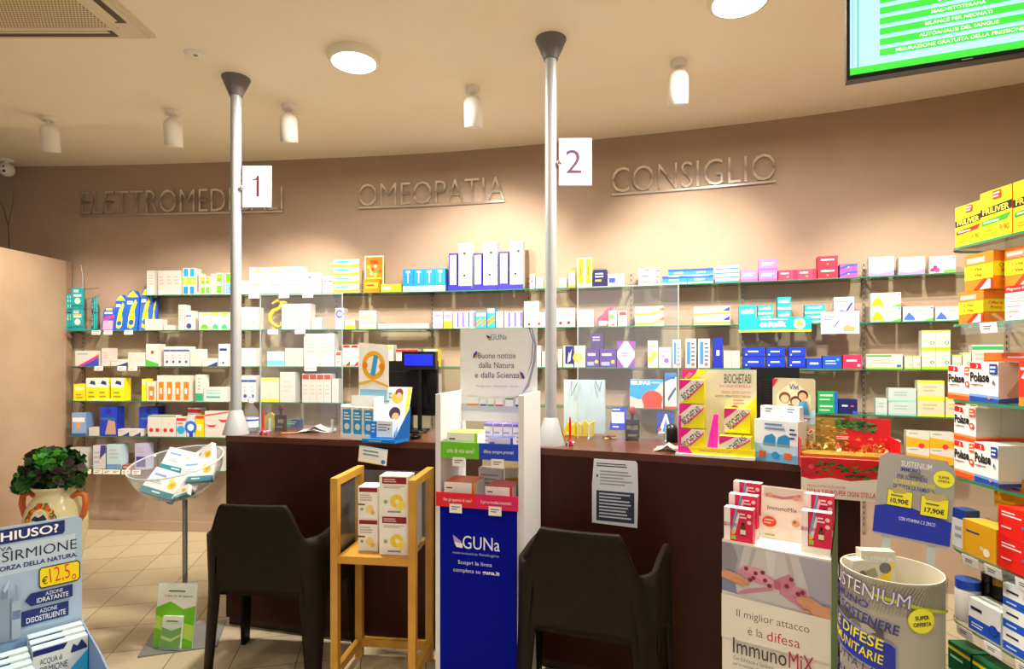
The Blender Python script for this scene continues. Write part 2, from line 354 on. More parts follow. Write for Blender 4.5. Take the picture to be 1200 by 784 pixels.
# ------------------------------------------------------------------ carton designs: base, (side), ops
W_ = '#f3f0ea'
def dimw(h, k=.86):      # printed card is never pure white
    c = [int(h[i:i+2], 16) for i in (1, 3, 5)]
    return '#%02x%02x%02x' % tuple(int(x*k) for x in c) if min(c) > 200 else h
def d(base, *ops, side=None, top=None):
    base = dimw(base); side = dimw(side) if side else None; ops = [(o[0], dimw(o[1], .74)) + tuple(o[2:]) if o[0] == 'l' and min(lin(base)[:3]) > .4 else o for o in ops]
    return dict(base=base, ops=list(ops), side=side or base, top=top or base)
D = dict(
 plain=d(W_, ('l', '#c9c3b8', .15, .3, .85, .75, 3)),
 whitetall=d(W_, ('r', '#dfe6e6', .1, .1, .9, .3), ('l', '#b9b2aa', .2, .4, .8, .85, 4)),
 pinkish=d('#f6e9e6', ('r', '#f0cfd0', 0, 0, 1, .18), ('l', '#c9a9a9', .2, .4, .8, .8, 3)),
 bluegreen=d(W_, ('r', '#1aa0d8', .15, .68, .85, .97), ('r', '#8fd02a', 0, .38, 1, .62), ('c', '#e9f27a', .5, .5, .09), ('r', '#1a8fd0', .15, .03, .85, .3)),
 redline=d(W_, ('r', '#d8402c', .3, .1, .7, .9)),
 green=d(W_, ('r', '#64c221', .12, .05, .88, .95), ('t', '#f6ffe6', 'GEL', .2, .3, .8, .7, .02, 90), ('r', '#f2e63c', .12, .78, .88, .88)),
 greenblue=d(W_, ('r', '#64c221', .15, .55, .85, .97), ('r', '#2aa6dc', .15, .05, .85, .45), ('l', '#ffffff', .3, .1, .7, .4, 3)),
 paleyellow=d('#f6f1e4', ('r', '#f1cf6a', .2, .62, .75, .72), ('l', '#c8bfae', .15, .2, .85, .5, 2)),
 purplemark=d(W_, ('c', '#6f43b0', .35, .78, .06), ('l', '#9d86c8', .2, .6, .8, .72, 1)),
 darkmarks=d(W_, ('r', '#4b3c6a', .2, .66, .8, .74), ('l', '#a8a0ac', .2, .2, .8, .6, 3)),
 yelflat=d('#f8f4e2', ('p', '#e4e023', [(0, .05), (1, .05), (1, .5), (.6, .32), (0, .4)]), ('r', '#36a9c2', .08, .62, .6, .82)),
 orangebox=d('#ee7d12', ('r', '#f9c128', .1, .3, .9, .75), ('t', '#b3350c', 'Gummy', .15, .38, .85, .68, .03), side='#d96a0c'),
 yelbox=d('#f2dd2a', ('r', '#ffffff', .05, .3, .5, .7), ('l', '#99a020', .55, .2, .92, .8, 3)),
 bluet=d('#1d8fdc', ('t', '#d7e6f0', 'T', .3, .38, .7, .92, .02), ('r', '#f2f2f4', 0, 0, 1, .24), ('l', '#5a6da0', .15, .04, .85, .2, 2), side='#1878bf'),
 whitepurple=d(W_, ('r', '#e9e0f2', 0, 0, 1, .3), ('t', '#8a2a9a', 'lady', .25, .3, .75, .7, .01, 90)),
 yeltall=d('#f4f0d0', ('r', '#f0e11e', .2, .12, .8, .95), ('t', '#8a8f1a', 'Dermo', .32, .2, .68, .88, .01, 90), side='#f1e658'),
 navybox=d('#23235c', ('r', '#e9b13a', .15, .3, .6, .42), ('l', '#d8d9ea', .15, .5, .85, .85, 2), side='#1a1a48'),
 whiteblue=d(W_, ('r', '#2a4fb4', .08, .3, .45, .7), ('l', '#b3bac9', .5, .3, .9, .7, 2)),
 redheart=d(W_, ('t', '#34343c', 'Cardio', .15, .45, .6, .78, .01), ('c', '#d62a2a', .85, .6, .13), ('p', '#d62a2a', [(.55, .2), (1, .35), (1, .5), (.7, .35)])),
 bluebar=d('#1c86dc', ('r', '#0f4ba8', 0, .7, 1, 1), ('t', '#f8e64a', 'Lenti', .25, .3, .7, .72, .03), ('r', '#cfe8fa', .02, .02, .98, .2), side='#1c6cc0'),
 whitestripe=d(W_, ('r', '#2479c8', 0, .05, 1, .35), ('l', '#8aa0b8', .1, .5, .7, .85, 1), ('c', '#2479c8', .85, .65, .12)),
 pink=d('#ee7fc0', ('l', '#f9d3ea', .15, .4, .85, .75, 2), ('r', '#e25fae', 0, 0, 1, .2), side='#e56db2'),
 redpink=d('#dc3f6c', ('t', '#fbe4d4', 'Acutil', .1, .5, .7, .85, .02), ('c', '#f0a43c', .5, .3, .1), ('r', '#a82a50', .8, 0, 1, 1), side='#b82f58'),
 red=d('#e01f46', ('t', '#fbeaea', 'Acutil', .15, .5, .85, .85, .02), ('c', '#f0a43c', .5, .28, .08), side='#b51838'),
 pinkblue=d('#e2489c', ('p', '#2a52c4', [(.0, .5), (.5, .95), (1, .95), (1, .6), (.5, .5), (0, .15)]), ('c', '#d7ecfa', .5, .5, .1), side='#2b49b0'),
 purplewave=d('#f7f4f6', ('p', '#a98ae0', [(0, 0), (1, 0), (1, .3), (.7, .18), (.35, .13), (0, .22)]), ('l', '#c2b2cc', .3, .55, .9, .85, 2), ('c', '#d9c6ea', .22, .35, .13)),
 flowerpink=d('#f9f6f4', ('c', '#d8287c', .12, .2, .12), ('c', '#e84a94', .3, .18, .14), ('c', '#b81e6c', .22, .36, .1), ('r', '#69c24a', .55, .02, 1, .18), ('l', '#d8a8b8', .1, .65, .8, .85, 1), ('c', '#2a8ac4', .94, .9, .05)),
 foot=d('#1f9aa0', ('r', '#f4f8f4', .2, .62, .8, .72), ('c', '#f1e9d4', .55, .35, .13), ('r', '#0c7c88', 0, .84, 1, 1), ('t', '#ffffff', 'Scholl', .15, .86, .85, .97, .02)),
 yelgreen=d('#f6f5ea', ('r', '#f1ea52', .1, .82, .9, 1), ('p', '#3fb46a', [(.2, .05), (.8, .05), (.8, .22), (.5, .35), (.2, .22)])),
 greenfoot=d('#f5f4ea', ('r', '#d9ef7a', .1, .84, .9, .96), ('p', '#5cbf2c', [(.1, .06), (.9, .06), (.7, .3), (.3, .3)])),
 purplecap=d('#f4f1f2', ('r', '#6b56b6', .1, .68, .9, .76), ('c', '#4a3c92', .55, .2, .14)),
 dots=d('#f5f0e4', ('c', '#e6a63c', .5, .32, .05), ('l', '#c6b9a8', .2, .45, .85, .8, 2)),
 circ=d('#f6f3f2', ('c', '#4b49b4', .5, .72, .2), ('c', '#f6f3f2', .5, .72, .1), ('l', '#b2a2c2', .2, .1, .8, .4, 2)),
 pinkyel=d('#f4e8ee', ('r', '#e9a6dc', 0, 0, 1, .4), ('r', '#f8f4f2', .1, .5, .9, .95), ('l', '#a88ab8', .2, .6, .8, .9, 1)),
 yelbottom=d('#f7f0e6', ('r', '#f4dc2a', 0, 0, 1, .42), ('l', '#a88ab8', .2, .6, .8, .9, 1)),
 purplebar=d('#f5f2f4', ('r', '#6440ac', .72, .05, .96, .95), ('r', '#f0c9dc', .1, .1, .3, .9)),
 cyanorange=d('#35aee2', ('p', '#f08c28', [(0, .1), (1, .4), (1, .65), (0, .35)]), ('r', '#f4f6f8', .1, .75, .9, .95)),
 reddots=d('#f4ede4', ('c', '#cf2a30', .22, .2, .09), ('c', '#cf2a30', .66, .22, .09), ('l', '#b9a99a', .2, .6, .8, .85, 1)),
 orangecurve=d('#f5f0e8', ('p', '#f2a41e', [(0, .08), (.6, .08), (1, .5), (1, .65), (.5, .32), (0, .3)]), ('p', '#e2541a', [(.8, .6), (1, .6), (1, .9)]), ('l', '#b4a898', .08, .6, .6, .85, 1)),
 orangeblue=d('#f5f0e8', ('p', '#f2a41e', [(.0, .05), (1, .15), (1, .35), (0, .25)]), ('p', '#2c3aa0', [(.78, .45), (.98, .5), (.98, .95)]), ('l', '#b4a898', .08, .5, .6, .85, 1)),
 greenflower=d('#f4f0ea', ('c', '#7ac24a', .35, .6, .18), ('r', '#c8302a', .35, .05, .75, .15)),
 redtab=d('#f4f0ea', ('r', '#d8302c', .15, .7, .9, .92), ('l', '#c09a92', .2, .2, .85, .6, 2)),
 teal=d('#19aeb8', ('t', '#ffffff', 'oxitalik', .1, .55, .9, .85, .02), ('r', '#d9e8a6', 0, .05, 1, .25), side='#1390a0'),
 bluelines=d('#f6f3f0', ('p', '#3048a8', [(.35, .15), (.45, .15), (.95, .75), (.85, .78)]), ('p', '#3048a8', [(.3, .5), (.32, .4), (.9, .35), (.92, .42)]), ('l', '#a89aa0', .1, .75, .8, .9, 1)),
 yellowfl=d('#f7f4e6', ('p', '#f5c216', [(.02, .1), (.45, .1), (.35, .55), (.2, .7), (.08, .4)]), ('p', '#5cc04a', [(.65, 0), (1, 0), (1, .22)]), ('c', '#2a62b4', .94, .88, .05), ('l', '#b8b4a6', .45, .6, .85, .85, 1)),
 bluefl=d('#f5f4f2', ('p', '#3f6fd0', [(.02, .08), (.42, .08), (.36, .3), (.2, .62), (.08, .3)]), ('p', '#5cc04a', [(.65, 0), (1, 0), (1, .22)]), ('c', '#2a62b4', .94, .88, .05), ('l', '#b8b4a6', .45, .6, .85, .85, 1)),
 rainbow=d('#f6f2ea', ('p', '#e02a9a', [(.1, 0), (.3, 0), (1, .55), (1, .75)]), ('p', '#2f4fc0', [(.3, 0), (1, 0), (1, .55)]), ('p', '#f0b43c', [(.6, .4), (1, .75), (1, .85)]), ('l', '#a8b4c0', .1, .7, .6, .9, 1)),
 redgreen=d('#f5f1e8', ('c', '#d83a3a', .5, .62, .08), ('p', '#4fb43c', [(0, 0), (1, 0), (1, .1), (0, .3)])),
 bluehead=d('#f4f2f2', ('r', '#4a5cab', 0, .74, 1, .84), ('c', '#3a4fb0', .5, .22, .07), ('l', '#b4b2c4', .2, .35, .8, .62, 2)),
 navycap=d('#f4f2f2', ('r', '#2c3c86', .1, .68, .9, .8), ('r', '#2c3c86', .4, .1, .6, .2)),
 cyanbox=d('#f4f6f4', ('r', '#6cc6dc', 0, .05, 1, .4)),
 redcorner=d('#f6f2ea', ('r', '#c62a20', .1, .86, .9, .98), ('p', '#c62a20', [(.35, .02), (.95, .02), (.95, .26)]), ('p', '#ee8a2c', [(.05, .02), (.35, .02), (.3, .12)]), ('l', '#c4b8aa', .2, .4, .8, .75, 2)),
 yelband=d('#f6f2e4', ('r', '#f0d21e', .1, .78, .9, .9), ('r', '#f0d21e', .1, .1, .9, .22)),
 redtop=d('#f6f0ea', ('r', '#cf2b28', 0, .82, 1, .98), ('p', '#cf2b28', [(.4, 0), (1, 0), (1, .35)])),
 yelsolid=d('#f1e21f', ('r', '#f8f4d0', .1, .75, .9, .95)),
 yelflower=d('#f5f1ea', ('c', '#f3cf1a', .3, .45, .22), ('c', '#fdf3a0', .3, .45, .1)),
 navyfig=d('#f1edf4', ('r', '#2b2f7e', .2, .15, 1, .98), ('p', '#e9e4f4', [(.4, .2), (.55, .7), (.65, .6), (.85, .85), (.7, .3)])),
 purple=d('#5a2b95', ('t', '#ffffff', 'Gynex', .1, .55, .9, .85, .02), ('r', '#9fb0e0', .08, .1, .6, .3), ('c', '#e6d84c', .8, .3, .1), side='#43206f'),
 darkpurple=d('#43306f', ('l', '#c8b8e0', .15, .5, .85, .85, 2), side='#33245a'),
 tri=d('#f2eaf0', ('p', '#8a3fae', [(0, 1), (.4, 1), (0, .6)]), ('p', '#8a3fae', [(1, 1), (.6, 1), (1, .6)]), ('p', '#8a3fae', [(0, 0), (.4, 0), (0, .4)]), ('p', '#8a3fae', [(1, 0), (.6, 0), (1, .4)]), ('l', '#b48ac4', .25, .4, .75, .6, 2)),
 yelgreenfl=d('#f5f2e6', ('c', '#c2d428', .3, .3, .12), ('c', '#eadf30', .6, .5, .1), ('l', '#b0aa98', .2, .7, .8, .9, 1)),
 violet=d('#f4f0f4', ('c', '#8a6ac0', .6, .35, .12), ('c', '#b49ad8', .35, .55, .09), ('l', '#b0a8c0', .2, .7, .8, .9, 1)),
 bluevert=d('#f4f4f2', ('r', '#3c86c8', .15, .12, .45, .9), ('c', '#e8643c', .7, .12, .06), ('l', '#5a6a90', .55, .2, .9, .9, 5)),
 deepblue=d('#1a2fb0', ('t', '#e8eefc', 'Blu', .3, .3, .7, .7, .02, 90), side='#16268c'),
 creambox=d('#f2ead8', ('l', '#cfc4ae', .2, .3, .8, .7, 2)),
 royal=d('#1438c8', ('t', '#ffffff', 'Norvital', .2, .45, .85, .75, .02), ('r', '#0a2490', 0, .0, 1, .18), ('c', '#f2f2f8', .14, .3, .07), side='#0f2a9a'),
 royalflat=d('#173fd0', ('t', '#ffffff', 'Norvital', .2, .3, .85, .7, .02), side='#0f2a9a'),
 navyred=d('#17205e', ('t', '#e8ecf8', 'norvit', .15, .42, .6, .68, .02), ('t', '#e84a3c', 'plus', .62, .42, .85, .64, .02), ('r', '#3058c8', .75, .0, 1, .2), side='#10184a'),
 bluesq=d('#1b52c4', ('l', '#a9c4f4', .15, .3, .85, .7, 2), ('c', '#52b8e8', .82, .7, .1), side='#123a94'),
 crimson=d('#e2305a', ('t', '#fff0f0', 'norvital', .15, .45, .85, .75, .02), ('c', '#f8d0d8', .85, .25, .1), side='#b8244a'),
 greenwide=d('#f4f6ee', ('r', '#3faa50', 0, .82, .7, .94), ('r', '#9bd12c', 0, 0, 1, .12), ('r', '#2a6ac0', .84, .14, .96, .3), ('l', '#b0bca6', .1, .35, .8, .7, 2)),
 lime=d('#f5f4ea', ('r', '#a9d22a', 0, 0, 1, .14), ('c', '#2f8a4a', .75, .36, .09), ('c', '#f5f4ea', .75, .36, .05), ('r', '#c6dd5c', 0, .92, 1, 1)),
 greenhead=d('#f5f5ee', ('r', '#3faa6a', 0, .8, 1, .94), ('p', '#f3cf3a', [(.5, .3), (.95, .25), (.9, .7)]), ('l', '#b0bca6', .1, .35, .45, .7, 2)),
 leaf=d('#f6f6ec', ('p', '#9ccc2a', [(.1, .25), (.4, .1), (.85, .4), (.5, .65)]), ('l', '#b0bca6', .1, .75, .8, .9, 1)),
 yelpack=d('#f2e222', ('r', '#f5efe0', 0, .58, 1, 1), ('p', '#2f3b86', [(.3, .75), (.85, .68), (.8, .85), (.45, .9)]), ('l', '#a89a20', .2, .1, .8, .45, 2)),
 yelshort=d('#f0de24', ('r', '#f8f0a0', .1, .6, .9, .85), ('l', '#a89a20', .2, .1, .8, .45, 2)),
 orangestripe=d('#f6f0e6', ('r', '#ea7a22', .2, .05, .8, .75), ('t', '#fff3e0', 'Bio', .32, .15, .68, .65, .02, 90), side='#f4ece0'),
 whitegreen=d('#f2f4ee', ('r', '#2fa47a', 0, .02, 1, .3), ('l', '#9ab8ae', .3, .4, .7, .9, 4)),
 tealflat=d('#f4f4f0', ('r', '#2fa8a8', .1, .25, .7, .38), ('r', '#6fd0c8', .1, .55, .7, .64), ('l', '#b0b8b4', .1, .7, .8, .9, 1)),
 yelline=d('#f7f1dc', ('r', '#f0d84a', 0, .88, 1, 1), ('r', '#f0d21e', 0, 0, 1, .14)),
 redhead=d('#f5efe8', ('r', '#b3372c', .05, .8, .95, .97), ('l', '#c4b8b0', .2, .25, .8, .65, 3)),
 ibupas=d('#f2f0ea', ('p', '#1a9fe0', [(0, 1), (1, 1), (1, .95), (.62, .45), (.3, .3), (0, .42)]), ('c', '#e23a1e', .68, .32, .36, .30), ('r', '#e23a1e', .42, .0, .96, .3), ('t', '#ffffff', 'IBUPAS', .04, .82, .62, .96, .04), ('l', '#b8d8ee', .66, .84, .95, .96, 1)),
 flexi=d('#f0f4f8', ('p', '#2a78c8', [(0, .75), (1, .9), (1, 1), (0, 1)]), ('p', '#2b3f8e', [(.3, .2), (.95, .55), (.9, .62), (.25, .3)]), ('r', '#d8403c', 0, 0, 1, .06), ('t', '#1b5aa8', 'Flexi', .1, .8, .9, .92, .02)),
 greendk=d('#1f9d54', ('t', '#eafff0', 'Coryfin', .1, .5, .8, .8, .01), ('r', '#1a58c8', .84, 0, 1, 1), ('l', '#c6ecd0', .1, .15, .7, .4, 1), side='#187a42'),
 tealpale=d('#dceeea', ('r', '#8fd0c8', 0, .0, 1, .14), ('l', '#9ab8b8', .2, .4, .85, .8, 2)),
 yelpale=d('#f1efcf', ('r', '#d8d83a', 0, .85, 1, 1), ('r', '#e3e052', 0, 0, 1, .14), ('l', '#bab892', .2, .35, .85, .75, 2)),
 orangeyel=d('#f6f2e4', ('p', '#f0a81e', [(0, 0), (1, 0), (1, .45), (0, .65)]), ('c', '#e0304a', .65, .1, .16), ('l', '#8a98b8', .1, .8, .7, .92, 1)),
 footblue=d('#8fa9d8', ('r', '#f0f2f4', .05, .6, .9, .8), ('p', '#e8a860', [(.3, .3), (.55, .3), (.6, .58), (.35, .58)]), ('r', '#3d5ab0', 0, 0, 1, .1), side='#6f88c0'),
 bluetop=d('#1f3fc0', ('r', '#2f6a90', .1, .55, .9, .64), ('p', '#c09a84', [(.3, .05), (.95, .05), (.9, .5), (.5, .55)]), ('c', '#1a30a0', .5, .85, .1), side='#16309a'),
 redwave=d('#f4eee6', ('c', '#cc2a34', .25, .3, .1), ('c', '#cc2a34', .7, .3, .1), ('r', '#3aa060', 0, .95, 1, 1)),
 redblue=d('#eef0f0', ('r', '#d8242c', 0, .82, 1, .95), ('c', '#2fa0e0', .45, .35, .22), ('l', '#e06a5c', .1, .6, .9, .78, 1)),
 bluecirc=d('#eef0f4', ('c', '#2a6fd0', .5, .45, .3), ('c', '#eef0f4', .5, .45, .16), ('r', '#2b3fb0', .3, 0, .8, .22)),
 yelred=d('#f4c81e', ('r', '#d8402c', 0, .85, 1, 1), ('r', '#f8f0c0', .2, .3, .7, .6)),
 redcurved=d('#f5ece4', ('p', '#cc1f2c', [(.0, .5), (.2, .38), (.4, .38), (.5, .5), (.4, .46), (.2, .46)]), ('p', '#cc1f2c', [(.55, .7), (.7, .58), (.9, .58), (1, .7), (.85, .67), (.7, .67)]), ('p', '#e8504c', [(0, .8), (1, .95), (1, 1), (0, .86)])),
 patterned=d('#ece8e2', ('c', '#4aa88a', .3, .8, .07), ('c', '#e0603c', .6, .7, .06), ('c', '#3a68b8', .3, .45, .07), ('c', '#e0a03c', .65, .3, .06), ('c', '#4aa88a', .25, .2, .05)),
 navytilt=d('#e4e0e6', ('p', '#3c3a86', [(.5, .4), (1, .7), (1, 1), (.6, 1)]), ('l', '#a0a0c0', .1, .2, .5, .8, 3)),
 lightblue=d('#b9d3e4', ('r', '#6a9cc8', 0, 0, 1, .2), ('l', '#f4f8fa', .2, .4, .8, .85, 3)),
 violetdk=d('#b7b2d8', ('r', '#453c92', .1, .1, .9, .5), ('l', '#f0f0fa', .2, .6, .8, .9, 2)),
 brownred=d('#a4523e', ('l', '#e8c8b8', .1, .2, .9, .8, 1)),
 flatpink=d('#f3e2e0', ('r', '#e8b4c4', 0, 0, 1, .4)),
 whitenavy=d('#f2f0ee', ('p', '#2c3a7c', [(.3, 0), (1, 0), (1, .6), (.7, .3)]), ('l', '#b4b0b8', .05, .6, .7, .85, 1)),
 flatyel=d('#f0e64a', ('r', '#f7f4d8', .3, .2, .8, .8)),
 insoleback=d('#2a2f7a'),
)
import re
for _k in D.values():
    _k['ops'] = [o if not (o[0] == 't' and o[2] not in ('T', 'oxitalik', 'IBUPAS')) else ('l', o[1], o[3]+.02, o[4], o[5]-.02, o[6], 1) for o in _k['ops']]
_dm = {}
def carton_mesh(key, w, dp, h):
    k = (key, round(w, 4), round(dp, 4), round(h, 4))
    if k in _dm: return _dm[k]
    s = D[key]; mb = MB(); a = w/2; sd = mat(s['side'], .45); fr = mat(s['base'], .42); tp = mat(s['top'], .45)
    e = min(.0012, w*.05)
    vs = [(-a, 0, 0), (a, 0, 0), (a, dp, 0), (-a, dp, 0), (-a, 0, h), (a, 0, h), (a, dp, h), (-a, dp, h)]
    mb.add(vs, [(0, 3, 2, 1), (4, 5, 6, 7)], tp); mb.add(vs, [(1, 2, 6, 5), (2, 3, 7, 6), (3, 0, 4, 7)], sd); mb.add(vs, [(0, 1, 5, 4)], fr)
    # tuck flap line on the top, print on the front, a small print on both sides
    mb.add([(-a*.9, dp*.1, h+.0003), (a*.9, dp*.1, h+.0003), (a*.9, dp*.1+.0012, h+.0003), (-a*.9, dp*.1+.0012, h+.0003)], [(0, 1, 2, 3)], mat('#b0a898', .6))
    mb.paint(lambda u, v, l: (u-a, -l, v), w, h, s['ops'])
    me = mb.mesh('carton'); _dm[k] = me; return me
ORD = ['first', 'second', 'third', 'fourth', 'fifth', 'sixth', 'seventh']
SEC = [(196, 'far left'), (275, 'left of first pole'), (395, 'right of first pole'), (515, 'above left monitor'), (620, 'above white header card'), (648, 'just left of second pole'), (740, 'right of second pole'),
       (868, 'over yellow-pink display'), (1012, 'above family photo card'), (1300, 'at right end')]
RS = ['top shelf', 'second shelf', 'third shelf', 'fourth shelf', 'fifth shelf', 'lowest shelf']
def C(row, x0, x1, ytop, nx, nz, key, desc, dp=.09, sb=.012, name='medicine_box', gap=1.0, tilt=0, cat='medicine box', z0=None):
    """a run of nx boxes, nz high, whose fronts stand sb behind the front edge of wall shelf `row`"""
    P0, P1 = hit(x0, SD-sb), hit(x1, SD-sb)
    t = P1-P0; wtot = float(np.linalg.norm(t)); a = math.atan2(t[1], t[0]); cw = wtot/nx
    Ym = (P0[1]+P1[1])/2; zb = (ROWZ[row] if z0 is None else H-(z0-HY)/F*Ym); hh = (H-(ytop-HY)/F*Ym-zb)/nz
    dp = min(dp, SD-sb-.02)
    me = carton_mesh(key, cw*gap-.0018, dp, hh-.0008)
    sec = next(n for p, n in SEC if (x0+x1)/2 < p)
    for i in range(nx):
        for k in range(nz):
            p = P0+t*((i+.5)/nx)
            o = bpy.data.objects.new(name, me); COL.objects.link(o)
            o.location = (p[0], p[1], zb+.0008+k*hh); o.rotation_euler.z = a+math.radians(tilt+random.uniform(-1.3, 1.3)*(1 if nx*nz > 1 and cw > .03 else .3))
            w = []
            if nz > 1: w.append('bottom' if k == 0 else 'top' if k == nz-1 else ORD[k]+'-up')
            if nx > 1: w.append('leftmost' if i == 0 else 'rightmost' if i == nx-1 else ORD[i])
            pre = ' '.join(w)
            lab = (pre+' of '+re.sub(r'\b(box|carton|pack)\b', lambda m: m.group(1)+('es' if m.group(1) == 'box' else 's'), desc, count=1) if pre else desc) + ', ' + RS[row] + ' ' + sec
            tag(o, lab, cat, f"{desc.split(' with ')[0]} cluster on the {RS[row]} {sec}" if nx*nz > 1 else None)
# ---- row 1 (top)
C(0,172,181,317,1,1,'whitetall','slim plain white box')
C(0,185,212,317,3,1,'pinkish','white box with pale pink foot')
C(0,214,229,314,2,1,'bluegreen','tall box with blue and lime panels')
C(0,230,234,320,1,1,'redline','thin white box with red spine')
C(0,235,246,324,2,1,'green','small lime green box')
C(0,247,252,321,1,1,'plain','narrow white box between lime boxes')
C(0,253,261,320,1,1,'green','lime green box with yellow band')
C(0,263,272,320,1,1,'greenblue','white box, lime above blue')
C(0,283,291,329,1,1,'plain','low white box beside pole')
C(0,292,355,313,3,2,'paleyellow','white box with pale yellow line')
C(0,356,376,320,1,1,'purplemark','white box with small purple mark')
C(0,378,390,324,2,1,'darkmarks','narrow white box with dark band')
C(0,391,421,304,1,4,'yelflat','flat white and yellow box',dp=.06)
C(0,426,445,327,1,1,'orangebox','small orange box under orange poster')
C(0,446,470,333,1,1,'yelbox','low yellow box')
C(0,472,522,315,4,1,'bluet','blue box with silver letter T')
C(0,621,627,321,1,1,'whitepurple','slim white box with violet lettering')
C(0,628,637,326,1,1,'plain','small white box by slim violet one')
C(0,638,641,328,1,1,'yelsolid','sliver of yellow box')
C(0,655,664,326,1,1,'yelgreenfl','small white box with yellow flowers')
C(0,666,674,317,1,1,'yelline','white box with yellow rims')
C(0,676,694,302,2,1,'yeltall','tall yellow-panelled box')
C(0,695,711,316,1,1,'navybox','dark navy box')
C(0,712,732,321,1,1,'whiteblue','white box with blue square')
C(0,748,774,314,1,3,'redheart','flat white box with red dot')
C(0,776,836,323,2,1,'bluebar','bright blue flat box with yellow word')
C(0,783,836,315,2,1,'bluebar','upper bright blue flat box with yellow word',z0=324)
C(0,838,866,311,1,4,'whitestripe','flat white and blue box',dp=.06)
C(0,868,888,316,1,1,'pink','single pink box')
C(0,889,911,304,1,2,'pink','pink box in pair')
C(0,912,957,316,2,1,'redpink','rose red flat box')
C(0,958,982,300,1,2,'red','bright red box')
C(0,984,1005,309,1,2,'pinkblue','pink and blue box')
C(0,1018,1048,301,1,1,'purplewave','white box with violet wave, left one')
C(0,1053,1084,301,1,1,'purplewave','white box with violet wave, right one')
C(0,1089,1120,300,1,1,'flowerpink','white box with magenta flowers')
# ---- row 2
C(1,170,190,374,1,2,'plain','low plain white box',dp=.07)
C(1,192,203,381,1,1,'plain','very low white box')
C(1,209,216,357,1,1,'whitetall','tall narrow white box')
C(1,217,225,364,1,1,'purplecap','white box with purple cap band')
C(1,233,246,366,1,1,'greenfoot','white box with lime foot')
C(1,247,268,366,2,1,'yelgreen','white box with green hill')
C(1,283,303,360,2,1,'dots','white box with orange dot')
C(1,330,364,356,4,2,'dots','small cream box with orange dot')
C(1,365,377,372,1,1,'plain','low white box after cream stacks')
C(1,393,403,361,1,1,'circ','white box with violet ring')
C(1,404,416,375,1,1,'yelbottom','low white box, yellow foot')
C(1,421,441,364,1,3,'yelband','flat white box with yellow bands')
C(1,443,503,379,3,1,'flatpink','very flat pinkish carton',dp=.06)
C(1,507,519,365,1,1,'pinkyel','white box with pink foot')
C(1,520,530,365,1,1,'yelbottom','white box with bright yellow foot')
C(1,531,557,365,4,1,'purplebar','narrow white box with purple edge')
C(1,558,570,366,2,1,'cyanorange','small cyan box with orange stripe')
C(1,571,580,361,1,1,'cyanorange','larger cyan box with orange stripe')
C(1,581,590,365,1,1,'pinkyel','slim white box with pink foot')
C(1,591,612,365,3,1,'purplebar','slim white box with violet edge')
C(1,614,641,366,1,1,'reddots','wide white box with cherry dots, left of pole')
C(1,614,632,353,1,1,'plain','white box lying on cherry-dot box',z0=366)
C(1,652,674,361,1,1,'reddots','wide white box with cherry dots')
C(1,676,696,363,1,1,'pinkish','pale white box with pink foot')
C(1,713,723,364,1,1,'greenflower','white box with green flower')
C(1,724,735,364,1,1,'redtab','white box with red tab')
C(1,744,778,359,1,2,'orangecurve','white box with orange curve')
C(1,813,856,359,1,2,'orangeblue','long white box with orange and navy')
C(1,866,886,358,1,1,'teal','teal box, leftmost of the teal ones')
C(1,888,906,358,1,2,'teal','teal box with pale band')
C(1,911,927,348,1,2,'teal','tall teal box behind teal banner')
C(1,943,967,357,1,2,'teal','wide teal box right of teal banner')
C(1,977,1001,348,1,1,'bluelines','white box with blue pen strokes')
C(1,1020,1056,343,1,2,'yellowfl','white box with yellow splash')
C(1,1058,1094,359,1,1,'bluefl','left white box with blue splash')
C(1,1096,1130,359,1,1,'bluefl','right white box with blue splash')
# ---- row 3
C(2,88,116,411,1,1,'rainbow','white box with rainbow wave')
C(2,119,129,408,1,1,'pinkish','pinkish upright box')
C(2,130,150,421,1,1,'whitenavy','flat white box with navy wedge',dp=.07)
C(2,150,170,413,3,1,'plain','plain upright white box')
C(2,171,186,403,1,1,'redgreen','white box with red dot, green foot')
C(2,192,222,406,4,1,'bluehead','white box with blue header')
C(2,223,236,409,1,1,'plain','grey-white box after blue headers')
C(2,237,255,420,1,1,'whitenavy','low white box with navy corner')
C(2,256,267,403,1,1,'navycap','white box with navy cap band')
C(2,283,300,408,2,1,'plain','white box close to pole')
C(2,313,333,412,1,1,'cyanbox','white box with cyan foot')
C(2,334,355,408,2,1,'plain','bright white box, middle height')
C(2,356,392,391,2,1,'whitetall','tall bright white box')
C(2,393,400,411,1,1,'redtab','narrow white box with red tab')
C(2,401,450,404,5,1,'redcorner','white box with red corner')
C(2,451,461,404,1,1,'yelband','white box, two yellow bands')
C(2,464,490,409,2,1,'redtop','white box with red top')
C(2,496,513,409,1,1,'yelsolid','yellow box behind blue-lit display')
C(2,617,634,405,1,1,'yelflower','white box with yellow disc')
C(2,635,641,412,1,1,'plain','white box half behind pole')
C(2,654,659,409,1,1,'plain','narrow white box beside navy one')
C(2,660,672,405,1,1,'navyfig','white and navy box with figure')
C(2,673,686,405,1,1,'yelflower','white box with yellow blossom')
C(2,687,702,409,1,1,'purple','left purple box')
C(2,703,722,409,1,1,'purple','right purple box')
C(2,692,707,391,1,1,'darkpurple','dark purple box on the purple ones',z0=409)
C(2,723,744,400,1,1,'tri','white box with purple triangles')
C(2,759,771,399,1,1,'yelgreenfl','white box with yellow-green flowers')
C(2,772,787,407,1,1,'violet','white box with violets')
C(2,788,798,398,1,1,'bluevert','white box, single blue stripe')
C(2,803,816,397,1,1,'bluevert','left upright box with blue stripe')
C(2,818,832,397,1,1,'bluevert','right upright box with blue stripe')
C(2,836,847,396,1,1,'deepblue','tall deep blue box')
C(2,848,867,411,2,1,'creambox','cream box')
